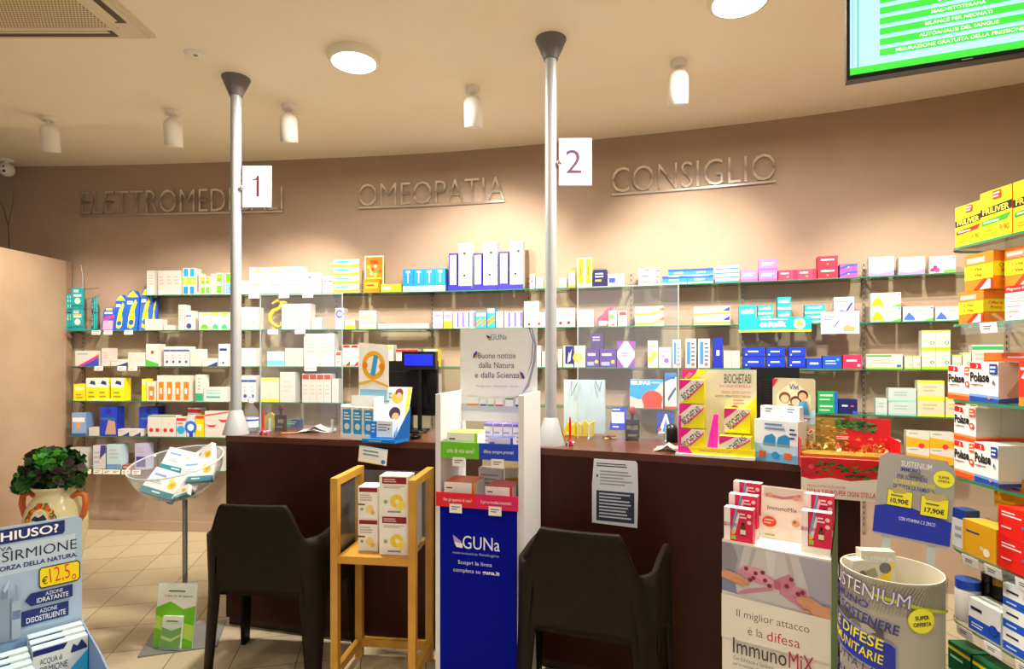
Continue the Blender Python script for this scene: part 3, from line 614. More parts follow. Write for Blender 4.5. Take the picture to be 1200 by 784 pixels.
C(2,871,896,407,1,2,'royal','royal blue box in left pair')
C(2,898,920,407,1,2,'royal','royal blue box in middle pair')
C(2,924,944,407,1,2,'royal','royal blue box in right pair')
C(2,945,963,420,1,1,'royalflat','low royal blue box')
C(2,964,986,417,1,1,'bluesq','blue square-ended box')
C(2,988,1010,416,1,1,'crimson','crimson box')
C(2,1015,1058,415,1,1,'greenwide','wide white box with green header')
C(2,1060,1079,417,2,1,'lime','small white box with lime foot')
C(2,1080,1114,387,2,2,'lime','large white box with lime foot')
C(2,1116,1127,416,1,1,'lime','single white-lime box beside stack')
C(2,1128,1138,413,1,1,'lime','upright white-lime box')
C(2,1139,1176,404,1,1,'greenhead','large white box with green head')
C(2,1186,1215,413,1,1,'leaf','white box with green leaf')
# ---- row 4
C(3,86,100,450,1,1,'yelshort','short yellow box')
C(3,101,127,443,2,1,'yelpack','yellow and white box with navy mark')
C(3,130,145,443,1,1,'yelpack','separate yellow and white box')
C(3,104,134,467,2,1,'flatyel','flat yellow leaflet pack',sb=.002,dp=.008)
C(3,166,171,444,1,1,'yelsolid','thin yellow box')
C(3,172,183,447,1,1,'orangestripe','shorter white box, orange stripe')
C(3,184,223,440,4,1,'orangestripe','white box with orange stripe')
C(3,229,238,439,1,1,'whitegreen','tall white box with green foot')
C(3,239,266,454,1,1,'tealflat','low white box with teal lines')
C(3,283,300,440,2,1,'bluehead','white box by pole, blue header')
C(3,305,327,443,2,1,'yelline','cream box with yellow rims')
C(3,328,346,436,1,1,'plain','plain white box before red headers')
C(3,354,388,438,4,1,'redhead','white box with brick red header')
C(3,389,397,444,1,1,'plain','small white box after red headers')
C(3,502,514,438,1,1,'violet','white box with violets beside monitor')
C(3,738,777,445,1,1,'ibupas','white, blue and red plaster box')
C(3,779,793,437,1,1,'flexi','white and blue box beside plaster box')
C(3,944,956,459,1,2,'greendk','green box half behind photo card')
C(3,958,982,459,1,2,'greendk','green box with blue end')
C(3,983,1005,468,1,1,'navyred','dark navy flat box')
C(3,1026,1040,467,1,1,'tealpale','narrow pale teal box')
C(3,1041,1074,455,1,2,'tealpale','pale teal box')
C(3,1075,1107,446,1,2,'yelpale','pale yellow box')
C(3,1108,1127,466,1,1,'yelpale','low pale yellow box')
# ---- row 5
C(4,84,101,484,1,1,'footblue','light blue foot plaster box')
C(4,117,137,477,1,1,'bluetop','left blue-topped knee support box')
C(4,163,185,477,1,1,'bluetop','right blue-topped knee support box',sb=.08)
C(4,104,116,501,1,1,'plain','flat white box after foot plasters')
C(4,138,165,503,2,1,'whitenavy','very flat white and navy box',dp=.06)
C(4,173,206,487,2,1,'redwave','white box with two red dots')
C(4,207,218,489,1,1,'redblue','white box, red band, blue disc')
C(4,219,228,487,1,1,'bluecirc','white box with blue ring')
C(4,229,239,487,1,1,'yelred','yellow box with red top')
C(4,240,268,482,1,1,'redcurved','white box with red curved lines')
C(4,220,236,478,1,1,'redblue','box peeking behind blue-ring box',sb=.11)
C(4,944,958,497,1,1,'greendk','green box behind the festive box')
C(4,959,1000,497,2,1,'orangeyel','yellow box behind the festive box')
C(4,1026,1056,516,1,1,'orangeyel','lone white and yellow box')
C(4,1062,1118,506,2,2,'orangeyel','white and yellow box')
# ---- row 6
C(5,80,100,525,1,1,'patterned','white box with coloured dots')
C(5,110,123,522,1,1,'navytilt','white and navy box, tilted back',tilt=12)
C(5,125,142,521,1,1,'lightblue','light blue box')
C(5,143,156,545,1,1,'brownred','very low brick red box')
C(5,158,172,520,1,1,'violetdk','violet and navy box')
C(5,236,262,524,2,1,'plain','plain white box behind the bowl')
# ---- price tags clipped on shelf edges
def price_tags(row, xs, w=10):
    for j, x in enumerate(xs):
        P0, P1 = hit(x-w/2, SD+.004), hit(x+w/2, SD+.004); t = P1-P0; a = math.atan2(t[1], t[0]); W = float(np.linalg.norm(t))
        mb = MB(); mb.M = Matrix.Rotation(-.12, 4, 'X'); mb.box(-W/2, W/2, -.0015, 0, -.04, -.001, mat('#f3efe8', .5))
        mb.paint(lambda u, v, l: (u-W/2, -.0015-l, v-.04), W, .04, [('l', '#6a6058', .15, .2, .85, .8, 2)])
        o = mb.build('price_tag', None, ((P0[0]+P1[0])/2, (P0[1]+P1[1])/2, ROWZ[row]), a)
        pos = 'leftmost' if j == 0 else 'rightmost' if j == len(xs)-1 else ORD[j]+' from left'
        sec = next(n for p, n in SEC if x < p)
        tag(o, f"white price tag, {pos} on the {RS[row]} edge {'left' if x < 275 else 'right'} of first pole" if x < 500 else f"small white price tag on the {RS[row]} edge {sec}", 'price tag', 'price tags along the shelf edges')
price_tags(1, [113, 127, 151]); price_tags(2, [116, 143, 156]); price_tags(5, [102, 115, 126, 136, 148, 160])
price_tags(0, [298, 333, 361], 12); 
price_tags(1, [320, 352], 12); price_tags(2, [364], 14)
# ------------------------------------------------------------------ wall letters (mirror finish)
def wall_word(word, px0, px1, y0l, y0r, y1l, name_label):
    """word between pixels px0..px1; baseline y0l..y0r; cap line y1l (left)"""
    d0 = .03; s0, s1 = s_of(px0, d0), s_of(px1, d0)
    Yl = hit(px0, d0)[1]; Yr = hit(px1, d0)[1]
    zl = H-(y0l-HY)/F*Yl; zr = H-(y0r-HY)/F*Yr; zb = (zl+zr)/2; h = H-(y1l-HY)/F*Yl-zl
    vs, fs, _ = text_mesh(word, -.011)
    L = s1-s0
    mb = MB()
    def P(u, v, dd):
        q = on_wall(s0+u*L, dd); return (q[0], q[1], zb+v*h)
    n = len(vs)
    fr = [P(x, y, d0) for x, y in vs]; bk = [P(x, y, d0-.012) for x, y in vs]
    mb.add(fr, fs, CHROME)
    # side walls from boundary edges
    from collections import Counter
    ed = Counter(); dr = {}
    for f in fs:
        for i in range(len(f)):
            a, b = f[i], f[(i+1) % len(f)]; k = (min(a, b), max(a, b)); ed[k] += 1; dr[k] = (a, b)
    mb.add(fr+bk, [(dr[k][0], n+dr[k][0], n+dr[k][1], dr[k][1]) for k, cc in ed.items() if cc == 1], CHROME)
    o = mb.build('letters', None); 
    bar = MB(); N = 16; pts = []
    for i in range(N+1):
        s = s0+L*i/N
        for dd, z in ((.03, zb-.022), (.03, zb-.006), (.001, zb-.006), (.001, zb-.022)):
            q = on_wall(s, dd); pts.append((q[0], q[1], z))
    bar.add(pts, [(4*i+j, 4*i+(j+1) % 4, 4*i+4+(j+1) % 4, 4*i+4+j) for i in range(N) for j in range(4)]+[(0, 3, 2, 1), (4*N, 4*N+1, 4*N+2, 4*N+3)], CHROME)
    q = on_wall((s0+s1)/2, .01)
    r = root('wall_lettering', name_label, 'sign', (0, 0, 0))
    r.location = (q[0], q[1], zb)
    for m_, nm in ((o, 'letters'), (bar.build('support_bar'), 'support_bar')):
        m_.parent = r; m_.matrix_parent_inverse = Matrix.Translation(-Vector((q[0], q[1], zb)))
wall_word('ELETTROMEDICALI', 95, 331, 251.5, 245, 225, 'long mirror-finish lettering ELETTROMEDICALI on the wall at left')
wall_word('OMEOPATIA', 420, 591, 240, 235, 214, 'mirror-finish lettering OMEOPATIA on the wall between the two poles')
wall_word('CONSIGLIO', 717, 909, 224, 212, 195, 'mirror-finish lettering CONSIGLIO on the wall right of the second pole')

# ------------------------------------------------------------------ counters
CF = [(-1.70,3.445),(-1.35,3.355),(-1.0,3.27),(-.45,3.155),(0,3.02),(.42,2.872),(.76,2.738),(1.09,2.603),(1.46,2.43)]
CFc = catmull(CF, 12)
CT = 1.133
counter_m = noisy('counter_laminate', '#36140c', '#3b170e', 14, .42, spec=.2)
def counter(xa, xb, label):
    pts = [p for p in CFc if xa <= p[0] <= xb]
    t = np.gradient(np.array(pts), axis=0); t /= np.linalg.norm(t, axis=1)[:, None]; nr = np.stack([-t[:, 1], t[:, 0]], 1)
    pts = np.array(pts); c0 = pts.mean(axis=0)
    def ring(a, b): return [tuple(x) for x in (pts+nr*a-c0)]+[tuple(x) for x in (pts+nr*b-c0)[::-1]]
    r = root('service_counter', label, 'counter', (c0[0], c0[1], 0))
    mb = MB(); mb.prism(ring(.03, .52), 0, .055, mat('#2c130d', .5)); mb.build('plinth', r)
    mb = MB(); mb.prism(ring(.004, .54), .055, CT-.035, counter_m); mb.build('body', r)
    mb = MB(); mb.prism(ring(0, .56), CT-.035, CT, noisy('counter_top_lit_laminate', '#57301f', '#5e3523', 14, .3)); mb.build('worktop', r)  # same laminate as the body; light falling on top is painted in as lighter brown
    return r
counter(-1.70, -.30, 'left dark brown curved service counter under pole number 1')
counter(.115, 1.46, 'right dark brown curved service counter under pole number 2')
def ct(px, py): return onz(px, py, CT)

# ------------------------------------------------------------------ poles with number cards
def pole(px, ybase, cap_y, num, ny, label):
    p = onz(px, ybase, CT); p.y += .05; p.x = (px-CX)/F*p.y
    r = root('counter_pole', label, 'pole', (p.x, p.y, CT), 0, 'poles standing on the counters')
    h = CEIL-CT
    mb = MB(); mb.lathe([(.075, 0), (.074, .008), (.037, .14), (.031, .145)], mat('#a9abad', .45)); mb.build('base_cone', r)
    mb = MB(); mb.lathe([(.0305, .1), (.0305, h-.09)], POLE, 32); mb.build('tube', r)
    mb = MB(); mb.lathe([(.038, h-.108), (.04, h-.10), (.082, h-.004), (.082, h)], CONE, 32); mb.build('ceiling_cone', r)
    # number card with clip
    Wc = .17; z = H-(ny-HY)/F*p.y-CT
    cr = root('number_card', f'white card with number {num} clipped to the {"left" if num == "1" else "right"} pole', 'sign', (p.x+.036, p.y-.005, CT+z), math.radians(0))
    mb = MB(); mb.box(.006, Wc+.01, -.002, .002, -.125, .125, mat('#cdc6cd', .5))
    mb.paint(lambda u, v, l: (.006+u, -.002-l, v-.125), Wc, .25, [('p', '#5c2238', [(.50, .26), (.59, .26), (.59, .76), (.515, .76), (.50, .71)]), ('p', '#5c2238', [(.36, .645), (.50, .655), (.515, .76), (.49, .70), (.44, .675), (.36, .67)])] if num == '1' else [('t', '#5a3a5c', num, .22, .26, .70, .75, -.005)])
    mb.build('card', cr)
    mb = MB(); mb.ball((.008, -.014, -.01), .014, CHROME); mb.build('clip', cr)
    return r, p
pole(276.5, 510, 93, '1', 219, 'silver counter pole with grey cone ends carrying card number 1')
pole(645.5, 523, 50, '2', 190, 'silver counter pole with grey cone ends carrying card number 2')

# ------------------------------------------------------------------ ceiling fittings
lampw = mat('#fff6e6', .5, emit=14, key='lamp')
warm = (1.0, .80, .56)
def light(name, kind, loc, energy, color=warm, parent=None, **k):
    l = bpy.data.lights.new(name, kind); l.energy = energy; l.color = color
    for a, b_ in k.items(): setattr(l, a, b_)
    o = bpy.data.objects.new(name, l); COL.objects.link(o)
    if parent: o.parent = parent
    o.location = loc; return o
for i, (x, y, lab, en) in enumerate([(-.88, 3.23, 'round glowing ceiling lamp above the left counter', LAMP), (1.05, 2.68, 'round glowing ceiling lamp cut by the top edge of the photo', LAMP), (-2.6, .9, 'added unseen round ceiling lamp over the left of the shop floor', LAMP2), (.3, .7, 'added unseen round ceiling lamp over the middle of the shop floor', LAMP2), (-1.2, -1.4, 'added unseen round ceiling lamp near the shop window, left', LAMP2), (1.2, -1.4, 'added unseen round ceiling lamp near the shop window, right', LAMP2)]):  # the weaker lamps are added out of view to light the room
    r = root('ceiling_lamp', lab, 'ceiling lamp', (x, y, CEIL), 0, 'round ceiling lamps')
    mb = MB(); mb.lathe([(.118, -.046), (.135, -.044), (.142, -.03), (.142, 0)], mat('#efe6cf', .4), 40, cap=False); mb.build('housing', r)
    mb = MB(); mb.lathe([(0, -.05), (.08, -.0495), (.119, -.046)], lampw, 40, cap=False); mb.build('diffuser', r)
    light('lamp_light', 'AREA', (0, 0, -.055), en, (1, .93, .80), r, shape='DISK', size=.22)
spots = [(57, 137, 4.07), (202, 130, 3.97), (338, 124, 3.886), (554, 103, 3.63), (795, 72, 3.30), (1075, 40, 2.95)]
sn = ['leftmost small white ceiling spotlight, near the corner camera', 'second white ceiling spotlight from the left', 'third white ceiling spotlight, right of the first pole', 'white ceiling spotlight left of the second pole', 'white ceiling spotlight right of the second pole', 'white ceiling spotlight hidden beyond the television']
tgt = [(60, 470), (205, 430), (338, 400), (575, 300), (795, 300), (1075, 400)]
cyl = mat('#ebe4da', .45)
for i, (px, py, Y) in enumerate(spots):
    X = (px-CX)/F*Y
    if i == 5: X, Y = 2.1, 2.75
    r = root('ceiling_spotlight', sn[i], 'spotlight', (X, Y, CEIL), 0, 'cylinder spotlights on the ceiling')
    mb = MB(); mb.lathe([(.03, -.028), (.045, -.026), (.045, 0)], cyl, 24); mb.lathe([(.012, -.05), (.012, -.026)], cyl, 12); mb.build('mount', r)
    wpt = hit(tgt[i][0], .15); tx = Vector((wpt[0]-X, wpt[1]-Y, (H-(tgt[i][1]-HY)/F*wpt[1])-CEIL+.1)).normalized()
    lean = Vector((tx.x*.28, .25, -1)).normalized()
    q = Vector((0, 0, -1)).rotation_difference(lean).to_matrix().to_4x4()
    mb = MB(); mb.M = Matrix.Translation((0, 0, -.045)) @ q
    mb.lathe([(.0, 0), (.03, -.004), (.047, -.02), (.057, -.045), (.059, -.19), (.054, -.19), (.052, -.12), (0, -.12)], cyl, 32, cap=False)
    mb.build('cylinder', r)
    mb = MB(); mb.M = Matrix.Translation((0, 0, -.045)) @ q; mb.lathe([(0, -.125), (.05, -.125)], lampw, 24, cap=False); mb.build('bulb', r)
    pos = Matrix.Translation((0, 0, -.045)) @ q @ Vector((0, 0, -.206))
    l = light('spot_beam', 'SPOT', pos, SPOT[i], (1, .90, .73), r, spot_size=math.radians(SPA), spot_blend=.8, shadow_soft_size=.04)
    l.rotation_euler = tx.to_track_quat('-Z', 'Y').to_euler()
# smoke detector
p = at(229, 64, 3.22)
mb = MB(); mb.lathe([(.02, -.016), (.045, -.014), (.058, -.004), (.058, 0)], mat('#efe9dc', .5), 32); mb.box(.0, .02, -.025, -.005, -.018, -.014, mat('#8f8478', .5))
tag(mb.build('smoke_detector', None, (p.x, p.y, CEIL)), 'flat round white smoke detector on the ceiling left of the first pole', 'smoke detector')
# dome camera in the far left corner
p = at(8, 199, 5.22)
r = root('security_camera', 'small white security camera on the ceiling in the far left corner', 'security camera', (p.x, 5.22, CEILHI))
dz = (H-(199-HY)/F*5.22)-CEILHI
r.location.x = p.x
mb = MB(); mb.lathe([(.05, -.02), (.05, 0)], WHITE, 24); mb.lathe([(.02, dz+.03), (.02, -.015)], WHITE, 12); mb.build('mount', r)
mb = MB(); mb.ball((0, 0, dz), .06, WHITE, 20); mb.build('camera_head', r)
mb = MB(); mb.ball((.012, -.043, dz+.012), .016, BLACK, 12); mb.ball((.016, -.046, dz-.022), .013, BLACK, 12); mb.build('lens', r)
# ceiling air conditioner
r = root('ceiling_air_conditioner', 'cream ceiling air conditioner cassette with perforated grille at top left', 'air conditioner', (-2.335, 2.555, CEIL))
acm = mat('#ddd0b4', .5); dk = mat('#5a4a3a', .6)
mb = MB(); a = .475
mb.prism([(-a, -a), (a, -a), (a, a), (-a, a)], -.018, 0, acm)
mb.prism([(-a+.02, -a+.02), (a-.02, -a+.02), (a-.02, a-.02), (-a+.02, a-.02)], -.03, -.018, acm); mb.build('panel', r)
g = .33
mb = MB(); mb.box(-g-.03, g+.03, -g-.03, g+.03, -.042, -.03, acm); mb.build('grille_frame', r)
gm = bpy.data.materials.new('perforated_grille'); gm.use_nodes = True
nt = gm.node_tree; P = nt.nodes['Principled BSDF']; tc = nt.nodes.new('ShaderNodeTexCoord'); ck = nt.nodes.new('ShaderNodeTexBrick')
ck.offset = .5; ck.inputs['Scale'].default_value = 1; ck.inputs['Brick Width'].default_value = .016; ck.inputs['Row Height'].default_value = .012; ck.inputs['Mortar Size'].default_value = .0035; ck.inputs['Mortar Smooth'].default_value = .2
ck.inputs['Color1'].default_value = lin('#4d3d2c'); ck.inputs['Color2'].default_value = lin('#4d3d2c'); ck.inputs['Mortar'].default_value = lin('#d9c9a8')
nt.links.new(tc.outputs['Object'], ck.inputs['Vector']); nt.links.new(ck.outputs['Color'], P.inputs['Base Color'])
mb = MB(); mb.box(-g, g, -g, g, -.046, -.041, gm); mb.build('grille', r)
for k in range(4):
    mb = MB(); mb.M = Matrix.Rotation(k*math.pi/2, 4, 'Z'); mb.box(-.31, .31, .378, .432, -.0335, -.0295, dk); mb.M = mb.M @ Matrix.Translation((0, .385, -.036)) @ Matrix.Rotation(.3, 4, 'X'); mb.box(-.29, .29, -.022, .014, -.003, .003, acm)
    mb.build('louvre', r)

# ------------------------------------------------------------------ television
a_tv = math.atan2(-.381, .924)
tvz = H+(HY-95)/F*2.4
tv = root('television', 'black framed television with green and light blue price list, hung at top right', 'television', (1.383, 2.4, tvz), a_tv)
TW, TH = .78, .468
mb = MB(); mb.box(0, TW, .001, .045, 0, TH, BLACK); mb.box(0, TW, -.006, .001, 0, .018, BLACK); mb.box(0, TW, -.006, .001, TH-.012, TH, BLACK); mb.box(0, .012, -.006, .001, .018, TH-.012, BLACK); mb.box(TW-.012, TW, -.006, .001, .018, TH-.012, BLACK); mb.build('frame', tv)
gr_ = '#3abf36'; lb = '#9cc6f0'
mb = MB(); SW, SH = TW-.024, TH-.03
mb.add([(.012, -.0006, .018), (.012+SW, -.0006, .018), (.012+SW, -.0006, .018+SH), (.012, -.0006, .018+SH)], [(0, 1, 2, 3)], mat(lb, .12, emit=.85, key='scr'))
def uu(x): return (x-.012)/SW
ops = [('r', gr_, 0, 0, 1, .07), ('r', gr_, .035, .07, .042, 1), ('r', '#6f9ee0', .012, .07, .016, 1)]
lines = [('MISURAZIONE GRATUITA DELLA PRESSIONE', .174, .584), ('AUTOANALISI DEL SANGUE', .252, .506), ('BILANCE PER NEONATI', .272, .486), ('MAGNETOTERAPIA', .292, .466), ('INALATORI', .315, .44)]
z = .062
for t, xa, xb in lines:
    ops.append(('r', gr_, uu(.118), (z-.001)/SH, uu(.66), (z+.026)/SH)); ops.append(('t', '#dff0dc', t, uu(xa), (z+.006)/SH, uu(xb), (z+.020)/SH, .015)); z += .042
for j in range(4): ops.append(('r', gr_, uu(.118), z/SH, uu(.66), (z+.026)/SH)); z += .042
mb.paint(lambda u, v, l: (.012+u, -.001-l, .018+v), SW, SH, ops, emit=.85, step=.0002)
mb.build('screen', tv)
mb = MB(); mb.box(.37, .41, .046, .075, TH*.4, CEIL-tvz, BLACK); mb.box(.32, .46, .03, .09, CEIL-tvz-.01, CEIL-tvz, BLACK); mb.build('ceiling_bracket', tv)
mb = MB(); mb.paint(lambda u, v, l: (.39+u, -.0062-l, .005+v), .04, .008, [('l', '#b8b8b8', 0, 0, 1, 1, 1)]); mb.build('badge', tv)

# ------------------------------------------------------------------ plexiglass screens on counters
def screen(x0, x1, yb, ytop, label):
    A, B = ct(x0, yb[0]), ct(x1, yb[1]); t = B-A; W = t.length; a = math.atan2(t.y, t.x); z = H-(ytop-HY)/F*((A.y+B.y)/2)
    r = root('plexiglass_screen', label, 'screen', (A.x, A.y, CT), a)
    mb = MB(); h = z-CT
    mb.add([(0, 0, 0), (W, 0, 0), (W, 0, h), (0, 0, h)], [(0, 1, 2, 3)], ACRY)
    mb.add([(0, .004, 0), (W, .004, 0), (W, .004, h), (0, .004, h)], [(3, 2, 1, 0)], ACRY); mb.build('pane', r)
    mb = MB(); e = .003
    mb.box(-e, e, -.001, .005, 0, h, ACRYE); mb.box(W-e, W+e, -.001, .005, 0, h, ACRYE); mb.box(0, W, -.001, .005, h-e, h+e, ACRYE); mb.build('edge', r)
    for u in (.12, .88):
        mb = MB(); mb.box(u*W-.004, u*W+.004, -.05, .06, 0, .012, ACRYE); mb.box(u*W-.004, u*W+.004, -.012, .016, .012, .08, ACRYE); mb.build('foot', r)
screen(305, 401, (505.5, 507), 345, 'clear plexiglass screen standing on the left counter')
screen(677, 795, (514, 519), 335, 'clear plexiglass screen standing on the right counter')

# ------------------------------------------------------------------ chairs
chair_m = noisy('chair_plastic', '#1a140d', '#1e1710', 30, .5, spec=.14)
def chair(loc, yaw, label):
    a, cr, dpt = .284, .085, .45
    # plan path from front right arm, around the back, to front left arm
    path = []
    N1 = 14
    for i in range(N1): path.append((a+.016*(1-i/N1), dpt-(dpt-cr)*i/N1))
    for i in range(13):
        t = math.pi/2*i/12; path.append((a-cr+cr*math.cos(t), cr-cr*math.sin(t)))
    for i in range(1, 22): path.append((a-cr-(2*a-2*cr)*i/22, -.012*math.sin(math.pi*i/22)))
    path += [(-x, y) for x, y in path[:N1+13][::-1]]
    P = np.array(path); s = np.concatenate([[0], np.cumsum(np.linalg.norm(np.diff(P, axis=0), axis=1))]); L = s[-1]
    # dense resample
    M_ = 150; ss = np.linspace(0, L, M_); X = np.interp(ss, s, P[:, 0]); Yy = np.interp(ss, s, P[:, 1])
    sc_ = (dpt-cr)+math.pi/2*cr*.55       # rear leg centre
    def sm(t): t = min(1, max(0, t)); return t*t*(3-2*t)
    def top(si):
        q = min(si, L-si); qc = (dpt-cr)+math.pi/2*cr
        arm = .735+.012*math.sin(math.pi*min(1, q/(dpt-cr)))-.0*q
        if q < .03: arm -= .03*(1-q/.03)**2
        lo = qc-.04; hi = qc+.035
        if q < lo: return arm
        t = min(1, (q-lo)/(hi-lo)); return arm+(.90-.735)*(.55*t+.45*sm(t))
    legs = [(0.048, .050), (sc_, .052), (L-sc_, .052), (L-.048, .050)]
    def bot(si):
        for c, w in legs:
            if abs(si-c) <= w: return 0.0
        dmin = min(abs(si-c)-w for c, w in legs); r_ = .05
        base = .47 if (sc_ < si < L-sc_) else .43
        if dmin < r_: return base-r_+math.sqrt(max(0, r_*r_-(r_-dmin)**2))
        return base
    vs = []; R = 14
    for i in range(M_):
        si = ss[i]; b_, t_ = bot(si), top(si)
        leg = next((c for c, w in legs if abs(si-c) <= w), None)
        for j in range(R+1):
            z = b_+(t_-b_)*j/R
            s2 = si
            if leg is not None and z < .45: s2 = leg+(si-leg)*(.58+.42*z/.45)
            x, y = float(np.interp(s2, ss, X)), float(np.interp(s2, ss, Yy))
            back = max(0, 1-y/.12)
            y -= back*(.13*(z-.45) if z > .45 else -.0*(z-.45))
            y += (-.06*(.45-z) if y < .1 and z < .45 else (.03*(.45-z) if z < .45 else 0))
            x *= 1+.10*(.73-z)*(1 if z < .73 else 1.2)
            vs.append((x, y, z))
    fs = []
    for i in range(M_-1):
        if (bot(ss[i]) == 0) != (bot(ss[i+1]) == 0):
            # bridge only above the opening
            for j in range(R): fs.append((i*(R+1)+j, (i+1)*(R+1)+j, (i+1)*(R+1)+j+1, i*(R+1)+j+1)) if j > 0 else None
            fs.append((i*(R+1), (i+1)*(R+1), (i+1)*(R+1)+1, i*(R+1)+1)); continue
        for j in range(R): fs.append((i*(R+1)+j, (i+1)*(R+1)+j, (i+1)*(R+1)+j+1, i*(R+1)+j+1))
    mb = MB(); mb.add(vs, fs, chair_m, True)
    r = root('plastic_armchair', label, 'chair', loc, yaw, 'moulded plastic armchairs at the counter')
    o = mb.build('shell', r)
    so = o.modifiers.new('thick', 'SOLIDIFY'); so.thickness = .022; so.offset = 0
    # seat: dished slab
    mb = MB(); n = 12; sv = []; 
    def sp(u, v, dz):
        x = (u-.5)*2*(a-.004); y = .02+v*(dpt-.0); z = .455-.022*math.sin(math.pi*u)*math.sin(math.pi*min(1, v*1.1))-dz
        if v > .9: z -= (v-.9)*.25
        return (x, y, z)
    top_ = [sp(i/n, j/n, 0) for i in range(n+1) for j in range(n+1)]; bt = [sp(i/n, j/n, .02) for i in range(n+1) for j in range(n+1)]
    f_ = [(i*(n+1)+j, (i+1)*(n+1)+j, (i+1)*(n+1)+j+1, i*(n+1)+j+1) for i in range(n) for j in range(n)]
    K = (n+1)**2; mb.add(top_+bt, f_+[tuple(K+q for q in f[::-1]) for f in f_], chair_m, True)
    bd = [j for j in range(n+1)]+[i*(n+1)+n for i in range(1, n+1)]+[n*(n+1)+j for j in range(n-1, -1, -1)]+[i*(n+1) for i in range(n-1, 0, -1)]
    mb.add(top_+bt, [(bd[q], bd[(q+1) % len(bd)], K+bd[(q+1) % len(bd)], K+bd[q]) for q in range(len(bd))], chair_m, True)
    mb.build('seat', r)
    return r
chair((-1.215, 2.80, 0), -math.atan2(.1, .995), 'dark brown moulded plastic armchair facing the left counter')
chair((.29, 2.385, 0), -math.atan2(.34, .94), 'dark brown moulded plastic armchair facing the right counter, nearest the viewer')
# ------------------------------------------------------------------ special things on the wall shelves
def shelf_pt(row, px, sb):
    p = hit(px, SD-sb); q = hit(px+2, SD-sb); t = q-p
    return Vector((p[0], p[1], ROWZ[row]+.001)), math.atan2(t[1], t[0])
def pxm(row, px, sb, w): # pixels -> metres at that shelf
    p = hit(px, SD-sb); return w*p[1]/F
# wire stand with hanging teal foot-care packs
p, a = shelf_pt(1, 95, .1)
r = root('pack_stand', 'small wire and tray stand on the second shelf by the side panel', 'display stand', p, a)
mb = MB(); mb.box(-.10, .13, -.05, .06, 0, .012, mat('#1f8f9a', .4)); mb.build('tray', r)
mb = MB(); mb.tube([(0, .02, .01), (0, .02, .50), (-.02, .02, .6)], .003, STEEL, 6)
for z in (.37, .19): mb.tube([(-.16, .02, z+.02), (.0, -.02, z), (.15, .02, z+.02)], .0025, STEEL, 6)
mb.build('wire', r)
tm = mat('#18a3ac', .3)
def teal_pack(x, y, z, yaw, lab, w=.105, h=.185):
    mb = MB(); aa = w/2; pts = [(-aa, 0), (aa, 0), (aa, h-.02), (aa-.02, h), (-aa+.02, h), (-aa, h-.02)]
    mb.plate(pts, 0, .012, tm)
    mb.paint(lambda u, v, l: (u-aa, -l, v), w, h, [('r', '#0d7d88', 0, .05, 1, .14), ('c', '#f2e4cc', .5, .34, .15), ('r', '#eaf4f2', .15, .55, .85, .66), ('l', '#ffffff', .15, .74, .85, .9, 2)] + ([('r', '#f0c83a', .1, .68, .9, .72)] if z < .1 else []))
    q = Matrix.Rotation(a, 3, 'Z') @ Vector((x, y, z))
    tag(mb.build('foot_care_pack', None, p+q, a+yaw), lab, 'foot care pack', 'teal foot care packs on the wire stand')
teal_pack(0, -.04, .015, 0, 'lower front teal foot care pack with orange foot, far left stand')
teal_pack(0, -.04, .205, 0, 'upper front teal foot care pack, far left stand')
for k in range(4):
    teal_pack(-.075-.022*k, .03, .17, math.radians(38), f"{ORD[k]} side-on teal pack left of the upper front pack", .075, .17)
    if k < 3: teal_pack(-.075-.022*k, .03, .015, math.radians(38), f"{ORD[k]} side-on teal pack left of the lower front pack", .075, .15)
for k in range(2):
    teal_pack(.085+.022*k, .03, .17, math.radians(-38), f"{ORD[k]} side-on teal pack right of the upper front pack", .07, .13)
    teal_pack(.085+.022*k, .03, .015, math.radians(-38), f"{ORD[k]} side-on teal pack right of the lower front pack", .07, .15)
# insole packs
def insole(px, w, top, lab, c1='#1d5fc4', lean=0, sb=.05, pink=False, tilt=0):
    p, a = shelf_pt(1, px, sb); W = pxm(1, px, sb, w); hh = H-(top-HY)/F*p.y-p.z; aa = W/2
    mb = MB(); mb.M = Matrix.Rotation(math.radians(-6), 4, 'X') @ Matrix.Rotation(math.radians(tilt), 4, 'Y')
    mb.plate([(-aa*.9, 0), (aa*.9, 0), (aa, hh*.5), (aa*.92, hh*.84), (aa*.5, hh), (-aa*.5, hh), (-aa*.92, hh*.84), (-aa, hh*.5)], 0, .018, mat(c1, .3))
    f = lambda u, v, l: (u-aa, -l, v)
    if pink: ops = [('r', '#e8a0c4', .1, .03, .9, .42), ('p', '#e63a8a', [(.05, .4), (.95, .55), (.95, .68), (.05, .52)]), ('r', '#eaf0fa', .15, .72, .8, .8), ('r', '#e8e13a', .25, .87, .75, .97)]
    else: ops = [('p', '#efe72a', [(.25, .08), (.5, .04), (.72, .1), (.76, .3), (.66, .48), (.82, .7), (.7, .78), (.42, .6), (.28, .35)]), ('c', c1, .5, .2, .07), ('r', '#eaf0fa', .1, .66, .5, .74), ('p', '#efe72a', [(.1, .84), (.9, .84), (.5, .99), (.3, .97)])]
    mb.paint(f, W, hh, ops); tag(mb.build('insole_pack', None, p, a), lab, 'insole pack', 'shoe insole packs on the second shelf')
insole(126, 15, 360, 'small pink and blue insole pack, left of the tall ones', '#3f55c0', sb=.03, pink=True)
insole(139, 14, 345, 'narrow blue insole pack with yellow sole, left of the three')
insole(153, 17, 340, 'wide blue insole pack with yellow sole, middle of the three')
insole(169, 15, 337, 'blue insole pack with orange-edged sole, right of the three', '#3468c8')
insole(178, 9, 341, 'blue insole pack turned half away, rightmost', '#2c5ac0', sb=.08)
